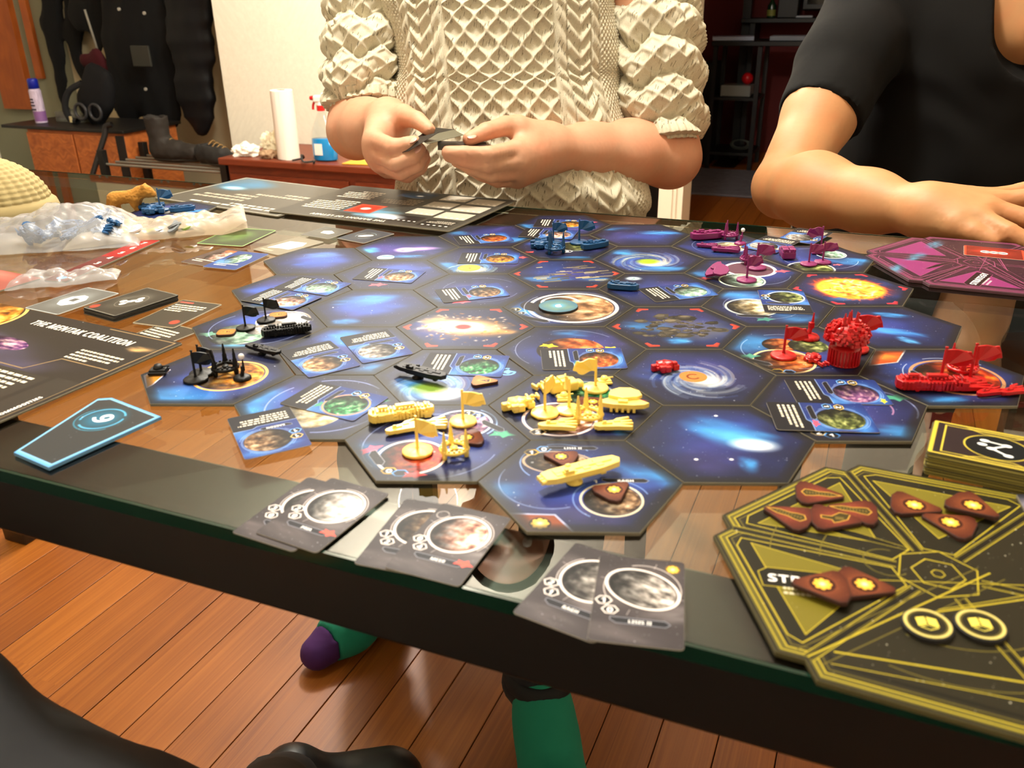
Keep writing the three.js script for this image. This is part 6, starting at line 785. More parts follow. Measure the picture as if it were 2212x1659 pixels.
// ----- the man in the black T-shirt -----
{
  const base = [0.62, 0, -0.74], sub = (g) => g.translate(-base[0], 0, -base[2]);
  const man = thing('person', 'man in a black T-shirt resting his bare forearm at the table edge', 'person', base);
  const J = { palm: [
      [[0.4249,0.7635,-0.2938, 0.0235], [0.4602,0.7686,-0.2527, 0.0125]], [[0.4258,0.7664,-0.2973, 0.023], [0.4772,0.7757,-0.2665, 0.0125]], [[0.4271,0.7682,-0.3015, 0.022], [0.4986,0.7779,-0.2893, 0.012]], [[0.4284,0.7685,-0.305, 0.02], [0.5161,0.7786,-0.3156, 0.011]], [[0.4245,0.7604,-0.2836, 0.02], [0.4378,0.7588,-0.2549, 0.0145]]],
    fingers: [
      [[0.4602,0.7686,-0.2527, 0.0125], [0.4798,0.7599,-0.22, 0.0106], [0.499,0.7514,-0.2039, 0.0094], [0.5114,0.7469,-0.1958, 0.0082]],
      [[0.4772,0.7757,-0.2665, 0.0125], [0.5102,0.7687,-0.2418, 0.0108], [0.5338,0.7588,-0.2274, 0.0096], [0.5458,0.7535,-0.22, 0.0082]],
      [[0.4986,0.7779,-0.2893, 0.012], [0.5335,0.7863,-0.2781, 0.0104], [0.5618,0.7794,-0.2708, 0.0092], [0.5756,0.7742,-0.2658, 0.008]],
      [[0.5161,0.7786,-0.3156, 0.011], [0.5506,0.7906,-0.3137, 0.0094], [0.5745,0.7848,-0.3067, 0.0084], [0.5854,0.7809,-0.2999, 0.0074]],
      [[0.4378,0.7588,-0.2549, 0.0145], [0.4522,0.7556,-0.2377, 0.0122], [0.4659,0.7499,-0.2215, 0.0092]]] };
  J.palm = J.palm.map((c) => c.map((p) => p.flat())); J.fingers = J.fingers.map((c) => c.map((p) => p.flat()));
  const arm = [[0.4914,0.975,-0.7669, 0.052], [0.3798,0.8353,-0.6115, 0.05], [0.316,0.75,-0.521, 0.042], [0.3358,0.7603,-0.4442, 0.045], [0.3832,0.7613,-0.3699, 0.034], [0.4236,0.764,-0.2962, 0.0255]].map((p) => p.flat());
  const hd = hand(J), upper = union(chain(arm.slice(0, 3)), 0.02), fore = union(chain(arm.slice(2)), 0.03), elbow = ball(arm[2].slice(0, 3), [0.043, 0.043, 0.043]);
  const f = (x, y, z) => smin(smin(hd.f(x, y, z), fore(x, y, z), 0.016), Math.min(upper(x, y, z), elbow(x, y, z)), 0.012);
  const geos = [nets([...hd.pts, ...arm], f, 0.0042)];
  const HC = [0.71, 1.27, -0.6], TR = [[0.66, 0.55, -0.86, 0.12], [0.66, 0.8, -0.82, 0.12], [0.655, 0.98, -0.77, 0.1]], NK = [[0.69, 0.98, -0.76, 0.075], [0.71, 1.2, -0.65, 0.06]], FAR = [[0.87, 0.97, -0.76, 0.06], [1.0, 0.8, -0.5, 0.045], [0.76, 0.79, -0.13, 0.028]];
  geos.push(nets([...TR, ...NK, ...FAR, [...HC, 0.15]], union([...chain(TR), ...chain(NK), ...chain(FAR), ball([0.73, 0.775, -0.1], [0.06, 0.02, 0.05]), bone([0.7, 0.955, -0.69], [0.7, 1.0, -0.69], 0.06, 0.06), bone(arm[0].slice(0, 3), [0.66, 0.98, -0.78], 0.05, 0.06), bone([0.87, 0.97, -0.76], [0.66, 0.98, -0.78], 0.05, 0.06), ...headParts(HC, -0.5)], 0.02), 0.009));
  part('body', sub(mottled(joinSkin(geos), '#b57f52', 8)), mSkin, man);
  eyes(HC, -0.5, man, base);
  part('hair', sub(nets([[...HC, 0.16]], (x, y, z) => Math.max(ball([HC[0], HC[1] + 0.045, HC[2] - 0.02], [0.086, 0.104, 0.102])(x, y, z), -(y - HC[1] - 0.02 - Math.max(0, z - HC[2]) * 0.6)), 0.008)), std('#15100c', 0.8), man);
  const shirtT = [[0.66, 0.5, -0.84, 0.185], [0.66, 0.72, -0.83, 0.18], [0.655, 0.9, -0.79, 0.165]], shoulder = [[0.5041,0.9979,-0.7832, 0.075], [0.66, 0.99, -0.78, 0.09], [0.87, 0.97, -0.76, 0.07]].map((p) => p.flat()), slv = [[0.5005,0.9881,-0.7787, 0.075], [0.4378,0.9125,-0.6926, 0.068], [0.3818,0.8338,-0.6131, 0.063]].map((p) => p.flat()), slv2 = [[0.87, 0.97, -0.76, 0.07], [0.945, 0.86, -0.68, 0.062]];
  const wr = (x, y, z) => Math.sin((x * 0.6 + y) * 60 + noise(x * 9, y * 9, z * 9) * 5) * 0.0022 * sstep(noise(x * 6 + 3, y * 6, z * 6), -0.2, 0.4) + noise(x * 14, y * 14, z * 14) * 0.005;
  const cut = slv[2], cutN = [slv[2][0] - slv[1][0], slv[2][1] - slv[1][1], slv[2][2] - slv[1][2]], cl = Math.hypot(...cutN), collar = bone([0.695, 0.955, -0.62], [0.705, 1.2, -0.66], 0.08, 0.1);
  const torsoF = union([...chain(shirtT), ...chain(shoulder), ...chain(slv2)], 0.06), slF = union(chain(slv), 0.02);
  part('t_shirt', sub(nets([...shirtT, ...shoulder, ...slv, ...slv2], (x, y, z) => { const end = ((x - cut[0]) * cutN[0] + (y - cut[1]) * cutN[1] + (z - cut[2]) * cutN[2]) / cl - 0.004; const d = smin(torsoF(x, y, z), Math.max(slF(x, y, z), end), 0.03) + wr(x, y, z); return Math.max(d, -collar(x, y, z), y - 1.055, 0.5 - y); }, 0.0065)), std('#0d0c0b', 0.92, { specularIntensity: 0.35 }), man);
  const legs = [[[0.58, 0.52, -0.82, 0.09], [0.5, 0.54, -0.42, 0.07], [0.5, 0.1, -0.5, 0.05]], [[0.74, 0.52, -0.82, 0.09], [0.76, 0.54, -0.42, 0.07], [0.78, 0.1, -0.5, 0.05]]];
  part('trousers', sub(nets(legs.flat(), union([...legs.flatMap(chain), bone([0.58, 0.54, -0.84], [0.74, 0.54, -0.84], 0.11, 0.11)], 0.03), 0.012)), std('#15161c', 0.85), man);
  for (const l of legs) { const [x, , z] = l[2]; part('shoe', sub(nets([[x, 0.06, z, 0.05], [x, 0.04, z + 0.18, 0.04]], (a, b, c) => Math.max(union([bone([x, 0.07, z], [x, 0.05, z + 0.03], 0.045, 0.045), bone([x, 0.045, z + 0.02], [x, 0.035, z + 0.17], 0.042, 0.036)], 0.03)(a, b, c), -b), 0.009)), std('#0e0d0c', 0.5), man); }
}
// ----- the photographer's legs -----
{
  const base = [-0.2, 0, 0.55], sub = (g) => g.translate(-base[0], 0, -base[2]);
  const man = thing('person', 'seated person in black trousers, only one thigh and the tip of a shoe in view', 'person', base);
  const lg = [[-0.254,0.5282,0.4212, 0.076], [-0.4765,0.6331,0.3291, 0.073]].map((p) => p.flat()), sh1 = [lg[1], [-0.62, 0.1, 0.36, 0.05]], lg2 = [[0.12, 0.52, 0.8, 0.09], [-0.2, 0.5, 0.42, 0.068], [-0.34, 0.13, -0.02, 0.046]];
  const all = [...chain(lg), ...chain(sh1), ...chain(lg2), bone(lg[0].slice(0, 3), [-0.08, 0.55, 0.86], 0.095, 0.11), bone([-0.08, 0.55, 0.86], [0.12, 0.54, 0.84], 0.12, 0.11)];
  part('trousers', sub(nets([...lg, ...sh1, ...lg2, [-0.08, 0.55, 0.86, 0.13]], (x, y, z) => union(all, 0.03)(x, y, z) + noise(x * 18, y * 18, z * 18) * 0.007, 0.011)), std('#0d0d10', 0.8), man);
  for (const [a, b] of [[[-0.345, 0.055, -0.075], [-0.23, 0.045, -0.11]], [[-0.62, 0.07, 0.36], [-0.66, 0.045, 0.2]]]) {
    const f = union([bone(a, [a[0], 0.09, a[2]], 0.046, 0.042), bone([a[0], 0.05, a[2]], b, 0.048, 0.042), bone([a[0], 0.03, a[2]], [b[0], 0.03, b[2]], 0.045, 0.042)], 0.03), s = part('shoe', sub(nets([[...a, 0.07], [...b, 0.06]], (x, y, z) => Math.max(f(x, y, z), -y + 0.012), 0.007)), std('#0c0b0b', 0.45), man);
    part('sole', sub(nets([[...a, 0.07], [...b, 0.06]], (x, y, z) => Math.max(f(x, y, z) - 0.003, y - 0.014, -y), 0.006)), std('#1a1817', 0.7), s);
  }
}
// chairs under the two men
{
  const chair = (label, x, z, turn) => { const t = thing('chair', label, 'chair', [x, 0, z], turn), m = std('#0e0c0b', 0.5); part('seat', box(0.42, 0.035, 0.42, 0, 0.395, 0, 0.012), m, t); part('backrest', box(0.4, 0.3, 0.025, 0, 0.74, -0.25, 0.01), m, t); for (const sx of [-1, 1]) { part('leg', box(0.035, 0.378, 0.035, sx * 0.18, 0.189, 0.18), m, t); part('leg', box(0.035, 0.89, 0.035, sx * 0.18, 0.445, -0.25), m, t); } return t; };
  chair('black chair behind the man in the knitted sweater', -0.03, -0.71, -0.1); chair('black chair under the man in the black T-shirt', 0.66, -0.88, -0.2);
}
// ---------- behind the table, left: low chest, shoe rack, cabinet, coats ----------
const place = (o, a, y, b, turn = 0) => { const p = room(a, y, b); o.position.copy(p); o.rotation.y = ROT + turn; return o; };
const redTex = pix(256, 128, (x, y) => { const n = wrapN(x / 256, y / 128, 3, 8, 3), g = fbm(x / 12, y * 0.9, 3, 3); return [112 + n * 26 + g * 22, 46 + n * 14 + g * 12, 20 + n * 6 + g * 6]; });
const orTex = pix(256, 128, (x, y) => { const g = fbm(x / 40, y / 5 + fbm(x / 60, y / 30, 2, 2) * 6, 5, 4), n = wrapN(x / 256, y / 128, 2, 2, 3); return [176 + g * 60 + n * 20, 98 + g * 44 + n * 12, 44 + g * 26]; });
const mChest = std(null, 0.45, { map: redTex }), mOrange = std(null, 0.55, { map: orTex }), mBlack = std('#0c0b0a', 0.45), mBlackCloth = std('#0d0d10', 0.9), mSteel = std('#8d8a80', 0.35, { metalness: 0.6 });
{
  const t = place(thing('low_chest', 'low red-brown wooden chest with an overhanging top against the cream wall', 'chest'), -1.75, 0, -2.55);
  part('top', box(1.32, 0.03, 0.45, 0, 0.375, 0, 0.006), mChest, t); part('carcass', box(1.26, 0.3, 0.4, 0, 0.21, 0, 0.004), mChest, t); part('plinth', box(1.22, 0.06, 0.37, 0, 0.03, 0), mChest, t);
  for (const x of [-0.315, 0.315]) { const d = part('drawer_front', box(0.6, 0.22, 0.014, x, 0.215, 0.203, 0.004), mChest, t); part('knob', new THREE.SphereGeometry(0.014, 14, 10).translate(x, 0.22, 0.222), mSteel, d); }
}
{ // paper towel roll standing on end
  const t = place(thing('paper_towel_roll', 'tall white paper towel roll standing on the chest', 'paper roll'), -2.09, 0.39, -2.4), m = std('#efe9dc', 0.95);
  part('roll', rough(new THREE.LatheGeometry([[0.018, 0.0], [0.045, 0.0], [0.047, 0.004], [0.0465, 0.1], [0.047, 0.18], [0.046, 0.276], [0.044, 0.28], [0.018, 0.28]].map(([r, y]) => new THREE.Vector2(r, y)), 36), 0.0008, 30, 3), m, t); part('tube', new THREE.CylinderGeometry(0.019, 0.019, 0.279, 20, 1, true).translate(0, 0.14, 0), std('#8a6a4a', 0.9), t); part('loose_sheet', new THREE.CylinderGeometry(0.0485, 0.0485, 0.278, 16, 1, true, 0.4, 0.8).translate(0, 0.14, 0), m, t);
}
{ // spray bottle
  const t = place(thing('spray_bottle', 'clear spray bottle half full of bright blue liquid with a red and white trigger', 'spray bottle'), -1.91, 0.39, -2.41, 0.1);
  const ov = (pts) => new THREE.LatheGeometry(pts.map(([r, y]) => new THREE.Vector2(r, y)), 36).scale(1, 1, 0.6);
  part('bottle', ov([[0, 0], [0.05, 0], [0.056, 0.006], [0.056, 0.1], [0.05, 0.125], [0.03, 0.165], [0.016, 0.195], [0.014, 0.205]]), new THREE.MeshPhysicalMaterial({ color: '#f4f8f8', roughness: 0.06, transmission: 1, thickness: 0, ior: 1.45 }), t);
  part('liquid', ov([[0, 0.003], [0.048, 0.003], [0.054, 0.008], [0.054, 0.09], [0, 0.09]]), std('#0a86c8', 0.15), t);
  part('sticker', box(0.036, 0.046, 0.001, -0.012, 0.05, 0.0338, 0), std('#efece4', 0.6), t);
  part('collar', cyl(0.017, 0.017, 0.022, 0, 0.212, 0, 24), std('#c01a18', 0.4), t);
  const hd = part('trigger_head', merge([box(0.062, 0.03, 0.026, 0.002, 0.247, 0, 0.009), box(0.03, 0.02, 0.022, 0.022, 0.262, 0, 0.008), cyl(0.012, 0.014, 0.016, 0, 0.228, 0)]), std('#f2eee6', 0.45), t);
  part('trigger', tube([[-0.026, 0.238, 0], [-0.034, 0.222, 0], [-0.036, 0.205, 0]], 0.005), std('#c01a18', 0.4), hd); part('nozzle', cyl(0.008, 0.01, 0.016).rotateZ(Math.PI / 2).translate(-0.036, 0.25, 0), std('#c01a18', 0.4), hd);
}
const crumple = (r, seed, sx, sy, sz) => { const g = new THREE.IcosahedronGeometry(r, 6).scale(sx, sy, sz), p = g.attributes.position; for (let i = 0; i < p.count; i++) { const x = p.getX(i), y = p.getY(i), z = p.getZ(i), n = Math.abs(noise(x * 34 + seed, y * 34, z * 34)) + 0.5 * Math.abs(noise(x * 80, y * 80 + seed, z * 80)), k = 0.72 + n * 0.75; p.setXYZ(i, x * k, Math.max(y * k, -r * sy * 0.6) + r * sy * 0.6, z * k); } g.computeVertexNormals(); return g; };
[[-2.33, -2.42, 0.05, 'white crumpled tissue at the left end of the chest', 1.3, 0.6, 1], [-2.24, -2.5, 0.055, 'cream crumpled tissue against the wall behind the paper towel roll', 1, 1.1, 0.8], [-2.19, -2.4, 0.034, 'small brownish crumpled paper beside the foot of the paper towel roll', 1.2, 0.6, 1]].forEach(([a, b, r, l, ...s], i) => place(solo('crumpled_paper', crumple(r, i * 7 + 2, ...s), std(['#f4eee0', '#eee4c8', '#a88868'][i], 0.9), l, 'paper'), a, 0.39, b));
place(solo('envelope', box(0.24, 0.004, 0.12, 0, 0.003, 0, 0.001), std('#d8a030', 0.7), 'yellow envelope lying on the chest behind the forearm', 'paper'), -1.68, 0.39, -2.42, 0.1);
place(solo('cable', tube([[-0.05, 0.006, 0.02], [-0.02, 0.012, -0.02], [0.0, 0.03, 0.02], [0.02, 0.008, 0.04], [0.05, 0.006, 0.01], [0.07, 0.006, 0.04]], 0.004, 40), mBlack, 'short black cable coiled between the paper towel roll and the spray bottle', 'cable'), -1.98, 0.39, -2.36);
{ // shoe rack
  const t = place(thing('shoe_rack', 'low black shoe rack with thin steel bars', 'shoe rack'), -2.81, 0, -2.54);
  for (const x of [-0.36, 0.36]) for (const z of [-0.13, 0.13]) part('post', box(0.035, 0.375, 0.03, x, 0.1875, z, 0.002), mBlack, t);
  for (const y of [0.13, 0.31]) for (const z of [-0.13, -0.065, 0, 0.065, 0.13]) part('bar', new THREE.CylinderGeometry(0.0065, 0.0065, 0.7, 10).rotateZ(Math.PI / 2).translate(0, y, z), mSteel, t);
}
function boot(name, label, a, y, b, turn, col, tall, low) { // upper, sole, collar opening, laces
  const t = place(thing(name, label, 'shoe'), a, y, b, turn), f = low ? union([bone([-0.08, 0.05, 0], [0.02, 0.05, 0], 0.042, 0.04), bone([0, 0.045, 0], [0.12, 0.035, 0], 0.04, 0.033), bone([-0.08, 0.07, 0], [-0.05, 0.09, 0], 0.035, 0.036)], 0.03) : union([bone([-0.07, 0.05, 0], [0.02, 0.05, 0], 0.044, 0.042), bone([0, 0.05, 0], [0.13, 0.045, 0], 0.044, 0.04), bone([-0.06, 0.06, 0], [-0.065, tall, 0], 0.046, 0.055)], 0.035);
  const top = low ? 0.095 : tall - 0.005, open = low ? bone([-0.06, 0.07, 0], [-0.06, 0.2, 0], 0.026, 0.04) : bone([-0.064, 0.07, 0], [-0.066, tall + 0.1, 0], 0.032, 0.05), pts = [[-0.08, 0.05, 0, 0.06], [0.13, 0.05, 0, 0.06], [-0.065, tall, 0, 0.06]];
  part('upper', nets(pts, (x, yy, z) => Math.max(f(x, yy, z) + noise(x * 40, yy * 40, z * 40) * 0.003, -open(x, yy, z), yy - top + noise(x * 30, 2, z * 30) * 0.012, -yy + 0.016), 0.006), std(col, 0.75), t);
  part('sole', nets(pts, (x, yy, z) => Math.max(f(x, yy, z) - 0.004, yy - 0.018, -yy), 0.006), std('#2a241c', 0.8), t);
  part('laces', merge([0, 1, 2, 3].map((i) => tube([[0.045 - i * 0.022, 0.075 + i * 0.008, -0.024], [0.05 - i * 0.022, 0.09 + i * 0.008, 0], [0.045 - i * 0.022, 0.075 + i * 0.008, 0.024]], 0.003, 8, 5))), std('#8a6a3a', 0.8), t); return t;
}
boot('hiking_boot', 'dark hiking boot with an olive collar on the shoe rack', -2.86, 0.317, -2.54, 0.05, '#1d1711', 0.21); boot('low_shoe', 'low black shoe on the shoe rack next to the chest', -2.56, 0.317, -2.5, -0.1, '#141210', 0.1, true);
boot('tall_boot', 'tall brown leather boot on the floor before the orange cabinet, left of two', -3.32, 0, -2.2, 0.5, '#2a1a14', 0.3); boot('tall_boot', 'tall brown leather boot on the floor before the orange cabinet, right of two', -3.02, 0, -2.1, 0.4, '#38241a', 0.3);
{ // orange cabinet with a black top
  const t = place(thing('orange_cabinet', 'orange wooden cabinet with a thin black overhanging top', 'cabinet'), -3.55, 0, -2.79);
  part('carcass', box(0.66, 0.42, 0.36, 0, 0.21, 0, 0.003), mOrange, t); part('top', box(0.84, 0.016, 0.4, -0.07, 0.43, 0, 0.003), mBlack, t); for (const x of [-0.166, 0.166]) part('door', box(0.32, 0.37, 0.014, x, 0.22, 0.186, 0.003), mOrange, t); part('strap', box(0.05, 0.4, 0.008, 0.31, 0.21, 0.19), std('#1a120c', 0.7), t);
}
{ const t = place(thing('walking_stick', 'dark stick leaning against the orange cabinet', 'stick'), -3.3, 0, -2.45); part('shaft', rod(V3(-0.1, 0.02, 0.06), V3(0.02, 0.42, -0.1), 0.012, 0.014), std('#120d09', 0.6), t); part('handle', tube([[0.02, 0.42, -0.1], [0.03, 0.46, -0.11], [0.06, 0.47, -0.12]], 0.014, 12), std('#120d09', 0.6), t); }
{ const t = place(thing('spray_can', 'lilac and white spray can with a blue cap', 'spray can'), -3.87, 0.439, -2.7), c = pix(64, 64, (x, y) => { const n = wrapN(x / 64, y / 64, 4, 2, 3) * 70, k = y / 64; return [205 + n - k * 0, 190 + n - 0, 215 + n]; }); part('can', lat([[0, 0], [28, 0], [30, 3], [30, 160], [24, 172], [0, 174]], 28), std(null, 0.35, { map: c }), t); part('label_band', new THREE.CylinderGeometry(0.0303, 0.0303, 0.05, 28, 1, true).translate(0, 0.035, 0), std('#8a5f9a', 0.4), t); part('print', merge([0.07, 0.09, 0.105, 0.12].map((y, i) => box(0.03 - i * 0.004, 0.008, 0.004, 0, y, 0.0295))), std('#3a2c48', 0.5), t); part('cap', lat([[0, 222], [20, 221], [26, 214], [27, 172], [0, 172]], 28), std('#14249a', 0.35), t); }
{ const t = place(thing('plastic_tray', 'clear plastic tray with odds and ends on the black cabinet top', 'tray'), -3.73, 0.439, -2.82), m = new THREE.MeshPhysicalMaterial({ color: '#e6e8e0', roughness: 0.15, transmission: 0.9, thickness: 0 }); part('tray', merge([box(0.2, 0.004, 0.12, 0, 0.002, 0), box(0.2, 0.05, 0.004, 0, 0.027, 0.06), box(0.2, 0.05, 0.004, 0, 0.027, -0.06), box(0.004, 0.05, 0.12, 0.1, 0.027, 0), box(0.004, 0.05, 0.12, -0.1, 0.027, 0)]), m, t); part('contents', merge([0, 1, 2, 3, 4].map((i) => box(0.04, 0.02 + i * 0.003, 0.03, -0.07 + i * 0.035, 0.018, (i % 2) * 0.03 - 0.015, 0.004))), std('#3c3a2c', 0.6), t); }
// coats on the wall of the recess: each hangs as one piece of cloth with folds
function coat(name, label, col, lines_, b, o = {}) {
  const pts = [], fs = []; for (const ln of lines_) { const q = ln.map(([a, y, r]) => [a, y, 0, r]); pts.push(...q); fs.push(...chain(q)); } const f = union(fs, o.k ?? 0.06), s = o.seed ?? 1, fl = o.flat ?? 2.2;
  const mid = pts.reduce((m, p) => m + p[0], 0) / pts.length, low = Math.min(...pts.map((p) => p[1] - p[3]));
  const t = thing(name, label, o.cat ?? 'coat'); place(t, mid, 0, b); const loc = pts.map(([a, y, z, r]) => [a - mid, y, z, r]), g = union(lines_.flatMap((ln) => chain(ln.map(([a, y, r]) => [a - mid, y, 0, r]))), o.k ?? 0.06);
  part(o.part ?? 'cloth', nets(loc, (x, y, z) => (g(x, y, z * fl) + (o.quilt ? 0.012 * Math.abs(Math.sin(y * 34)) : 0.014 * Math.sin(x * 38 + noise(x * 5, y * 3 + s, 2) * 5) * 0.6) + noise(x * 12 + s, y * 7, z * 12) * 0.02) / 1.3, 0.014, 0.03), std(col, o.rough ?? 0.85, { specularIntensity: 0.5 }), t); return t;
}
const coatB = -3.16;
{
  const c1 = coat('long_coat', 'long dark coat hanging leftmost in the recess, its hem near the cabinet', '#060708', [[[-4.148,1.1693, 0.1], [-4.2508,0.8878, 0.08], [-4.2666,0.6149, 0.05], [-4.2923,0.3944, 0.035]], [[-3.9603,1.1648, 0.1], [-4.0877,0.8634, 0.06], [-4.089,0.5676, 0.035]]], -3.22, { seed: 2, k: 0.03, flat: 3 });
  const c2 = coat('short_coat', 'dark coat hanging second from the left with a pale zip', '#060706', [[[-3.7451,1.1597, 0.16], [-3.8866,0.9571, 0.09]], [[-3.6439,1.113, 0.11], [-3.7883,0.8865, 0.05], [-3.8042,0.7681, 0.03]]], -3.12, { seed: 4, flat: 3.4 }); part('zip', tube([[0.02, 0.98, 0.1], [0.025, 0.86, 0.085], [0.015, 0.76, 0.06]], 0.006), std('#8a8678', 0.4), c2);
  const c3 = coat('winter_coat', 'large black winter coat in the middle of the recess', '#050505', [[[-3.3736,1.1502, 0.2], [-3.4491,0.8413, 0.19], [-3.4304,0.5848, 0.17]], [[-3.266,0.8862, 0.14], [-3.3229,0.4916, 0.1]], [[-3.5248,0.7951, 0.13], [-3.5968,0.5084, 0.1]]], -3.02, { seed: 6, flat: 3.4 }); part('pocket_flap', box(0.12, 0.1, 0.012, 0.12, 0.76, 0.12, 0.004), std('#26261e', 0.7), c3);
  for (const [x, y] of [[0.02, 0.98], [0.1, 0.6], [0.18, 0.96]]) part('snap', cyl(0.008, 0.008, 0.008).rotateX(Math.PI / 2).translate(x, y, 0.11), std('#a09c90', 0.3), c3);
  coat('puffer_jacket', 'black quilted puffer jacket hanging next to the cream wall corner', '#06070a', [[[-2.9651,1.1395, 0.15], [-3.015,0.8222, 0.13], [-3.0346,0.5754, 0.11], [-3.0386,0.4476, 0.08]]], -2.95, { flat: 2.6, quilt: true, seed: 8, rough: 0.6 });
  coat('red_scarf', 'dark red cloth hanging above the backpack', '#3c0a12', [[[-3.8189,0.7268, 0.03], [-3.7248,0.7394, 0.05], [-3.6978,0.6809, 0.035]]], -3.02, { seed: 3, cat: 'scarf' });
  const bp = coat('backpack', 'small black backpack with a looped strap on the cabinet top', '#0b0b0d', [[[-3.484,0.6682, 0.07], [-3.5253,0.566, 0.1], [-3.5492,0.5149, 0.085]]], -2.78, { flat: 1.5, seed: 5, cat: 'backpack', part: 'bag' });
  part('strap', tube([[-0.06, 0.64, 0.03], [-0.13, 0.6, 0.06], [-0.17, 0.52, 0.07], [-0.15, 0.46, 0.07], [-0.09, 0.455, 0.08]], 0.016, 30), mBlackCloth, bp);
  for (const x of [-0.05, 0.05]) part('pocket', new THREE.TorusGeometry(0.038, 0.008, 8, 24).translate(x, 0.505, 0.085), std('#2a2a2c', 0.5), bp); part('buckle', box(0.012, 0.03, 0.008, -0.125, 0.465, 0.09), std('#c8b88a', 0.3), bp);
  const hooks = place(thing('coat_rail', 'wooden coat rail with hooks above the coats', 'coat rail'), -3.5, 1.45, -3.27); part('rail', box(1.5, 0.09, 0.02, 0, 0, 0, 0.004), mPine, hooks); for (let i = 0; i < 6; i++) part('hook', tube([[-0.6 + i * 0.24, 0.01, 0.01], [-0.6 + i * 0.24, -0.03, 0.05], [-0.6 + i * 0.24, 0.0, 0.07]], 0.006, 10), mSteel, hooks);
}
{ // ribbed knit hat on the table
  const q = [-0.7463,-0.3647], t = thing('knit_hat', 'cream ribbed knit hat lying on the table at the left edge behind the bag', 'hat', [q[0], TH + 0.0002, q[1]]);
  const dome = (r0, h, y0) => skinOfGrid(240, 50, (u, v) => { const a = u * 6.2832, e = v * 1.45, k = 1 + 0.06 * Math.pow(Math.abs(Math.cos(a * 17)), 0.6) * Math.cos(e) + 0.012 * Math.sin(v * 90), r = r0 * Math.cos(e) * k; return [Math.cos(a) * r, y0 + h * Math.sin(e) * (1 + 0.01 * Math.sin(v * 90)), Math.sin(a) * r * 0.8, u * 3, v]; });
  part('crown', dome(0.082, 0.066, 0.012), std('#9c8c60', 0.95, { side: THREE.DoubleSide }), t); part('brim', new THREE.TorusGeometry(0.081, 0.012, 10, 70).rotateX(Math.PI / 2).scale(1, 1, 0.8).translate(0, 0.012, 0), std('#94845a', 0.95), t);
}
{ // toy animal
  const q = [-0.5678,-0.3939], t = solo('toy_animal', (() => { const J = [[[-0.024, 0.026, 0, 0.0125], [0.012, 0.028, 0, 0.0115], [0.024, 0.036, 0, 0.0095], [0.036, 0.036, 0, 0.0095]], [[0.036, 0.036, 0, 0.009], [0.046, 0.031, 0, 0.006]]], L = [[-0.024, 0.006], [-0.022, -0.006], [0.014, 0.006], [0.016, -0.006]], all = [...J.flatMap(chain), ...L.flatMap(([x, z]) => [bone([x, 0.022, z], [x - 0.003, 0.012, z], 0.006, 0.004), bone([x - 0.003, 0.012, z], [x, 0.002, z], 0.004, 0.0035)]), bone([-0.034, 0.028, 0], [-0.04, 0.014, 0], 0.0025, 0.003), bone([0.032, 0.044, 0.006], [0.032, 0.048, 0.009], 0.003, 0.002), bone([0.032, 0.044, -0.006], [0.032, 0.048, -0.009], 0.003, 0.002)], f = union(all, 0.008); return nets([...J.flat(), [-0.024, 0.004, 0, 0.012], [0.05, 0.03, 0, 0.01]], (x, y, z) => f(x, y, z) + noise(x * 320, y * 320, z * 320) * 0.0012, 0.0014, 0.008); })(), std('#a8742a', 0.95), 'tan fuzzy toy animal standing on the table behind the bags', 'toy', [q[0], TH + 0.0002, q[1]], 0.15); t.scale.setScalar(0.7);
}
// plastic bags: pillows of thin film with creases, their contents inside
const mFilm = new THREE.MeshPhysicalMaterial({ color: '#eef0f2', roughness: 0.12, transmission: 0.82, thickness: 0, ior: 1.4 }), mFilm2 = new THREE.MeshPhysicalMaterial({ color: '#f2e8d8', roughness: 0.22, transmission: 0.74, thickness: 0, ior: 1.4 });
function bag(label, x, z, turn, L, W, Hh, film, seed, fill, flare) {
  const t = thing('plastic_bag', label, 'plastic bag', [x, TH + 0.0004, z], turn), N_ = 90, rows = (top) => skinOfGrid(N_, 50, (u, v) => {
    const a = u * 2 - 1, b = v * 2 - 1, e = Math.max(0, 1 - Math.pow(Math.abs(a), 3.2)) * Math.max(0, 1 - Math.pow(Math.abs(b), 2.6)), w = 1 - 0.12 * Math.sin(a * 3 + seed) + (flare && a > 0.5 ? (a - 0.5) * 0.5 : 0), px = a * L / 2, pz = b * W / 2 * w + noise(a * 3, seed, 1) * 0.008;
    const cr = Math.abs(noise(px * 34 + seed, pz * 34, top * 3)) * 0.5 + Math.abs(noise(px * 70, pz * 60 + seed, 5)) * 0.28, lift = flare && a > 0.7 ? (a - 0.7) * 0.05 * (top ? 1 : 0.5) : 0;
    return [px, top ? 0.0012 + Hh * Math.pow(e, 0.55) * (0.72 + 0.5 * noise(px * 9 + seed, pz * 9, 2)) + cr * 0.02 * Math.sqrt(e) + lift : 0.0006 + lift, pz, u, v]; }, false);
  part('film', merge([rows(1), rows(0)]), film, t); fill(t); return t;
}
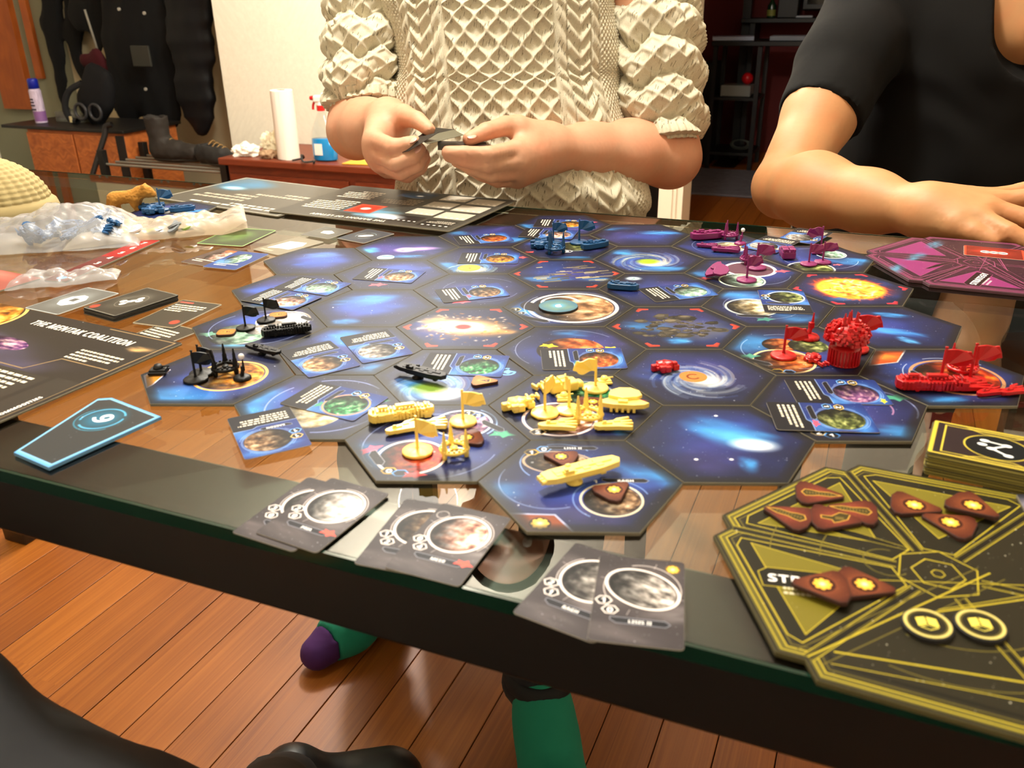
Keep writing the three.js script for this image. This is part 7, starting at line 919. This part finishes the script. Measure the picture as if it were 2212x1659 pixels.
{
  const q = [-0.5947,-0.245], r = rngOf(3);
  bag('clear plastic bag bulging with blue plastic pieces at the left edge', q[0], q[1], 0.35, 0.2, 0.125, 0.042, mFilm, 3, (t) => { const pro = [KIND.cluster({ s: 4 }), KIND.cruiser(), KIND.destroyer()].map((l) => merge(l.map((e) => e[1]))); for (let i = 0; i < 34; i++) { const o = part('blue_piece', pro[i % 3], PL.blue, t); o.position.set(0.02 + (r() - 0.4) * 0.11, 0.004 + r() * 0.016, (r() - 0.25) * 0.055); o.rotation.set(r() * 0.6, r() * 6, r() * 0.6); o.scale.setScalar(0.9); } });
  const w = [-0.4784,-0.2724], mk = [std('#8a9096', 0.4), std('#dcdcd8', 0.4), std('#7f9a48', 0.5), std('#4a4238', 0.5)];
  bag('cream translucent bag of round tokens with an open flared end', w[0], w[1], 0.36, 0.2, 0.075, 0.02, mFilm2, 7, (t) => { for (let i = 0; i < 14; i++) { const o = part('token', cyl(0.009, 0.009, 0.0022, 0, 0, 0, 18), mk[i % 4], t); o.position.set(-0.05 + r() * 0.11, 0.005 + r() * 0.009, 0.004 + r() * 0.02); o.rotation.set((r() - 0.5) * 0.9, 0, (r() - 0.5) * 0.9); } }, true);
  const k = [-0.4962,-0.0863]; bag('flat empty clear plastic bag below the red score strip', k[0], k[1], 0.3, 0.1, 0.035, 0.006, mFilm, 12, () => {});
}

// ---------- the further room through the doorway ----------
{
  const t = place(thing('shelf_stand', 'black stand with two low shelves in the dark red room', 'shelf'), -0.4, 0, -5.05);
  part('top', box(0.78, 0.025, 0.4, 0, 0.735, 0, 0.003), mBlack, t); for (const y of [0.42, 0.095]) part('shelf', box(0.27, 0.018, 0.34, -0.235, y, 0, 0.002), mBlack, t); for (const x of [-0.37, -0.11, 0.37]) for (const z of [-0.16, 0.16]) part('leg', box(0.025, 0.725, 0.025, x, 0.3625, z), mBlack, t);
  const u = place(thing('television_stand', 'raised black shelf carrying a television in the dark red room', 'shelf'), -0.2, 0, -5.38); part('top', box(0.98, 0.025, 0.3, 0, 0.85, 0, 0.003), mBlack, u); for (const x of [-0.42, 0.47]) part('leg', box(0.03, 0.84, 0.25, x, 0.42, 0), mBlack, u); part('post', box(0.05, 1.2, 0.05, -0.47, 0.6, 0.05), mBlack, u);
  const tv = place(thing('television', 'dark television above the black shelf', 'television'), 0.0, 0.8635, -5.4); part('frame', box(0.7, 0.42, 0.05, 0, 0.25, 0, 0.01), std('#101214', 0.3), tv); part('screen', box(0.64, 0.36, 0.004, 0, 0.255, 0.026), std('#0a0c0e', 0.1), tv); part('foot', box(0.3, 0.045, 0.16, 0, 0.0225, 0), mBlack, tv);
  place(solo('paper_stack', rough(box(0.24, 0.02, 0.16, 0, 0.012, 0), 0.004, 20, 2), std('#aab4cc', 0.8), 'white papers on the left end of the black stand', 'paper'), -0.69, 0.749, -4.98, 0.2); place(solo('paper_stack', box(0.23, 0.025, 0.15, 0, 0.0135, 0, 0.004), std('#8e94a0', 0.8), 'grey-white papers at the middle of the black stand', 'paper'), -0.35, 0.749, -4.98);
  place(solo('remote_control', box(0.1, 0.012, 0.04, 0, 0.007, 0, 0.004), std('#a8b0bc', 0.5), 'pale remote control on the television shelf', 'remote'), -0.32, 0.8635, -5.28);
  place(solo('red_ball', new THREE.SphereGeometry(0.034, 24, 16), std('#d01018', 0.4), 'bright red ball on the upper low shelf', 'ball'), -0.585, 0.531, -5.0);
  { const b = place(thing('plastic_box', 'clear plastic box under the red ball', 'box'), -0.64, 0.43, -5.0); part('box', box(0.18, 0.065, 0.16, 0, 0.0335, 0, 0.008), new THREE.MeshPhysicalMaterial({ color: '#c8ccc8', roughness: 0.25, transmission: 0.6, thickness: 0 }), b); part('contents', box(0.12, 0.03, 0.1, 0, 0.02, 0, 0.006), std('#6a5a44', 0.7), b); }
  place(solo('cable_coil', merge([0, 1, 2].map((i) => new THREE.TorusGeometry(0.05 - i * 0.006, 0.004, 6, 30).scale(1.25, 0.6, 1).translate(0.01, 0.032 + i * 0.004, i * 0.012))), std('#4a5048', 0.5), 'coil of grey cable on the lowest shelf', 'cable'), -0.6, 0.106, -5.0);
  { const b = place(thing('bottle', 'dark green bottle with a pale cap beside the television', 'bottle'), -0.52, 0.8635, -5.3); part('glass', lat([[0, 0], [24, 0], [26, 4], [26, 70], [12, 96], [10, 110], [0, 110]], 20), std('#16301a', 0.15), b); part('label_band', new THREE.CylinderGeometry(0.0264, 0.0264, 0.035, 20, 1, true).translate(0, 0.03, 0), std('#7a7a30', 0.6), b); part('cap', cyl(0.012, 0.012, 0.03, 0, 0.122, 0, 16), std('#a8c0c8', 0.4), b); }
  { const b = place(thing('speaker', 'small black speaker with a blue-grey ring beside the television', 'speaker'), -0.42, 0.8635, -5.32); part('box', box(0.12, 0.2, 0.12, 0, 0.1, 0, 0.006), mBlack, b); part('ring', new THREE.TorusGeometry(0.034, 0.009, 10, 28).translate(0, 0.15, 0.062), std('#6a8494', 0.35), b); }
  { const b = place(thing('floor_speaker', 'tall black box beside the doorway in the dark red room', 'speaker'), -0.86, 0, -5.1); part('cabinet', box(0.16, 0.62, 0.2, 0, 0.31, 0, 0.006), mBlack, b); part('cone', lat([[0, 0], [20, 2], [50, 12], [54, 10]], 24).rotateX(Math.PI / 2).translate(0, 0.4, 0.1), std('#141414', 0.6), b); }
  place(solo('rug', box(2.4, 0.012, 0.76, 0, 0.007, 0, 0.004), std(null, 1, { map: pix(128, 128, (x, y) => { const n = noise(x * 0.9, y * 0.9, 2) * 26 + wrapN(x / 128, y / 128, 3, 4, 3) * 16; return [104 + n, 100 + n, 108 + n]; }) }), 'flat grey-blue rug in front of the black stand', 'rug'), 0.35, 0, -4.45);
}
renderer.render(scene, camera);
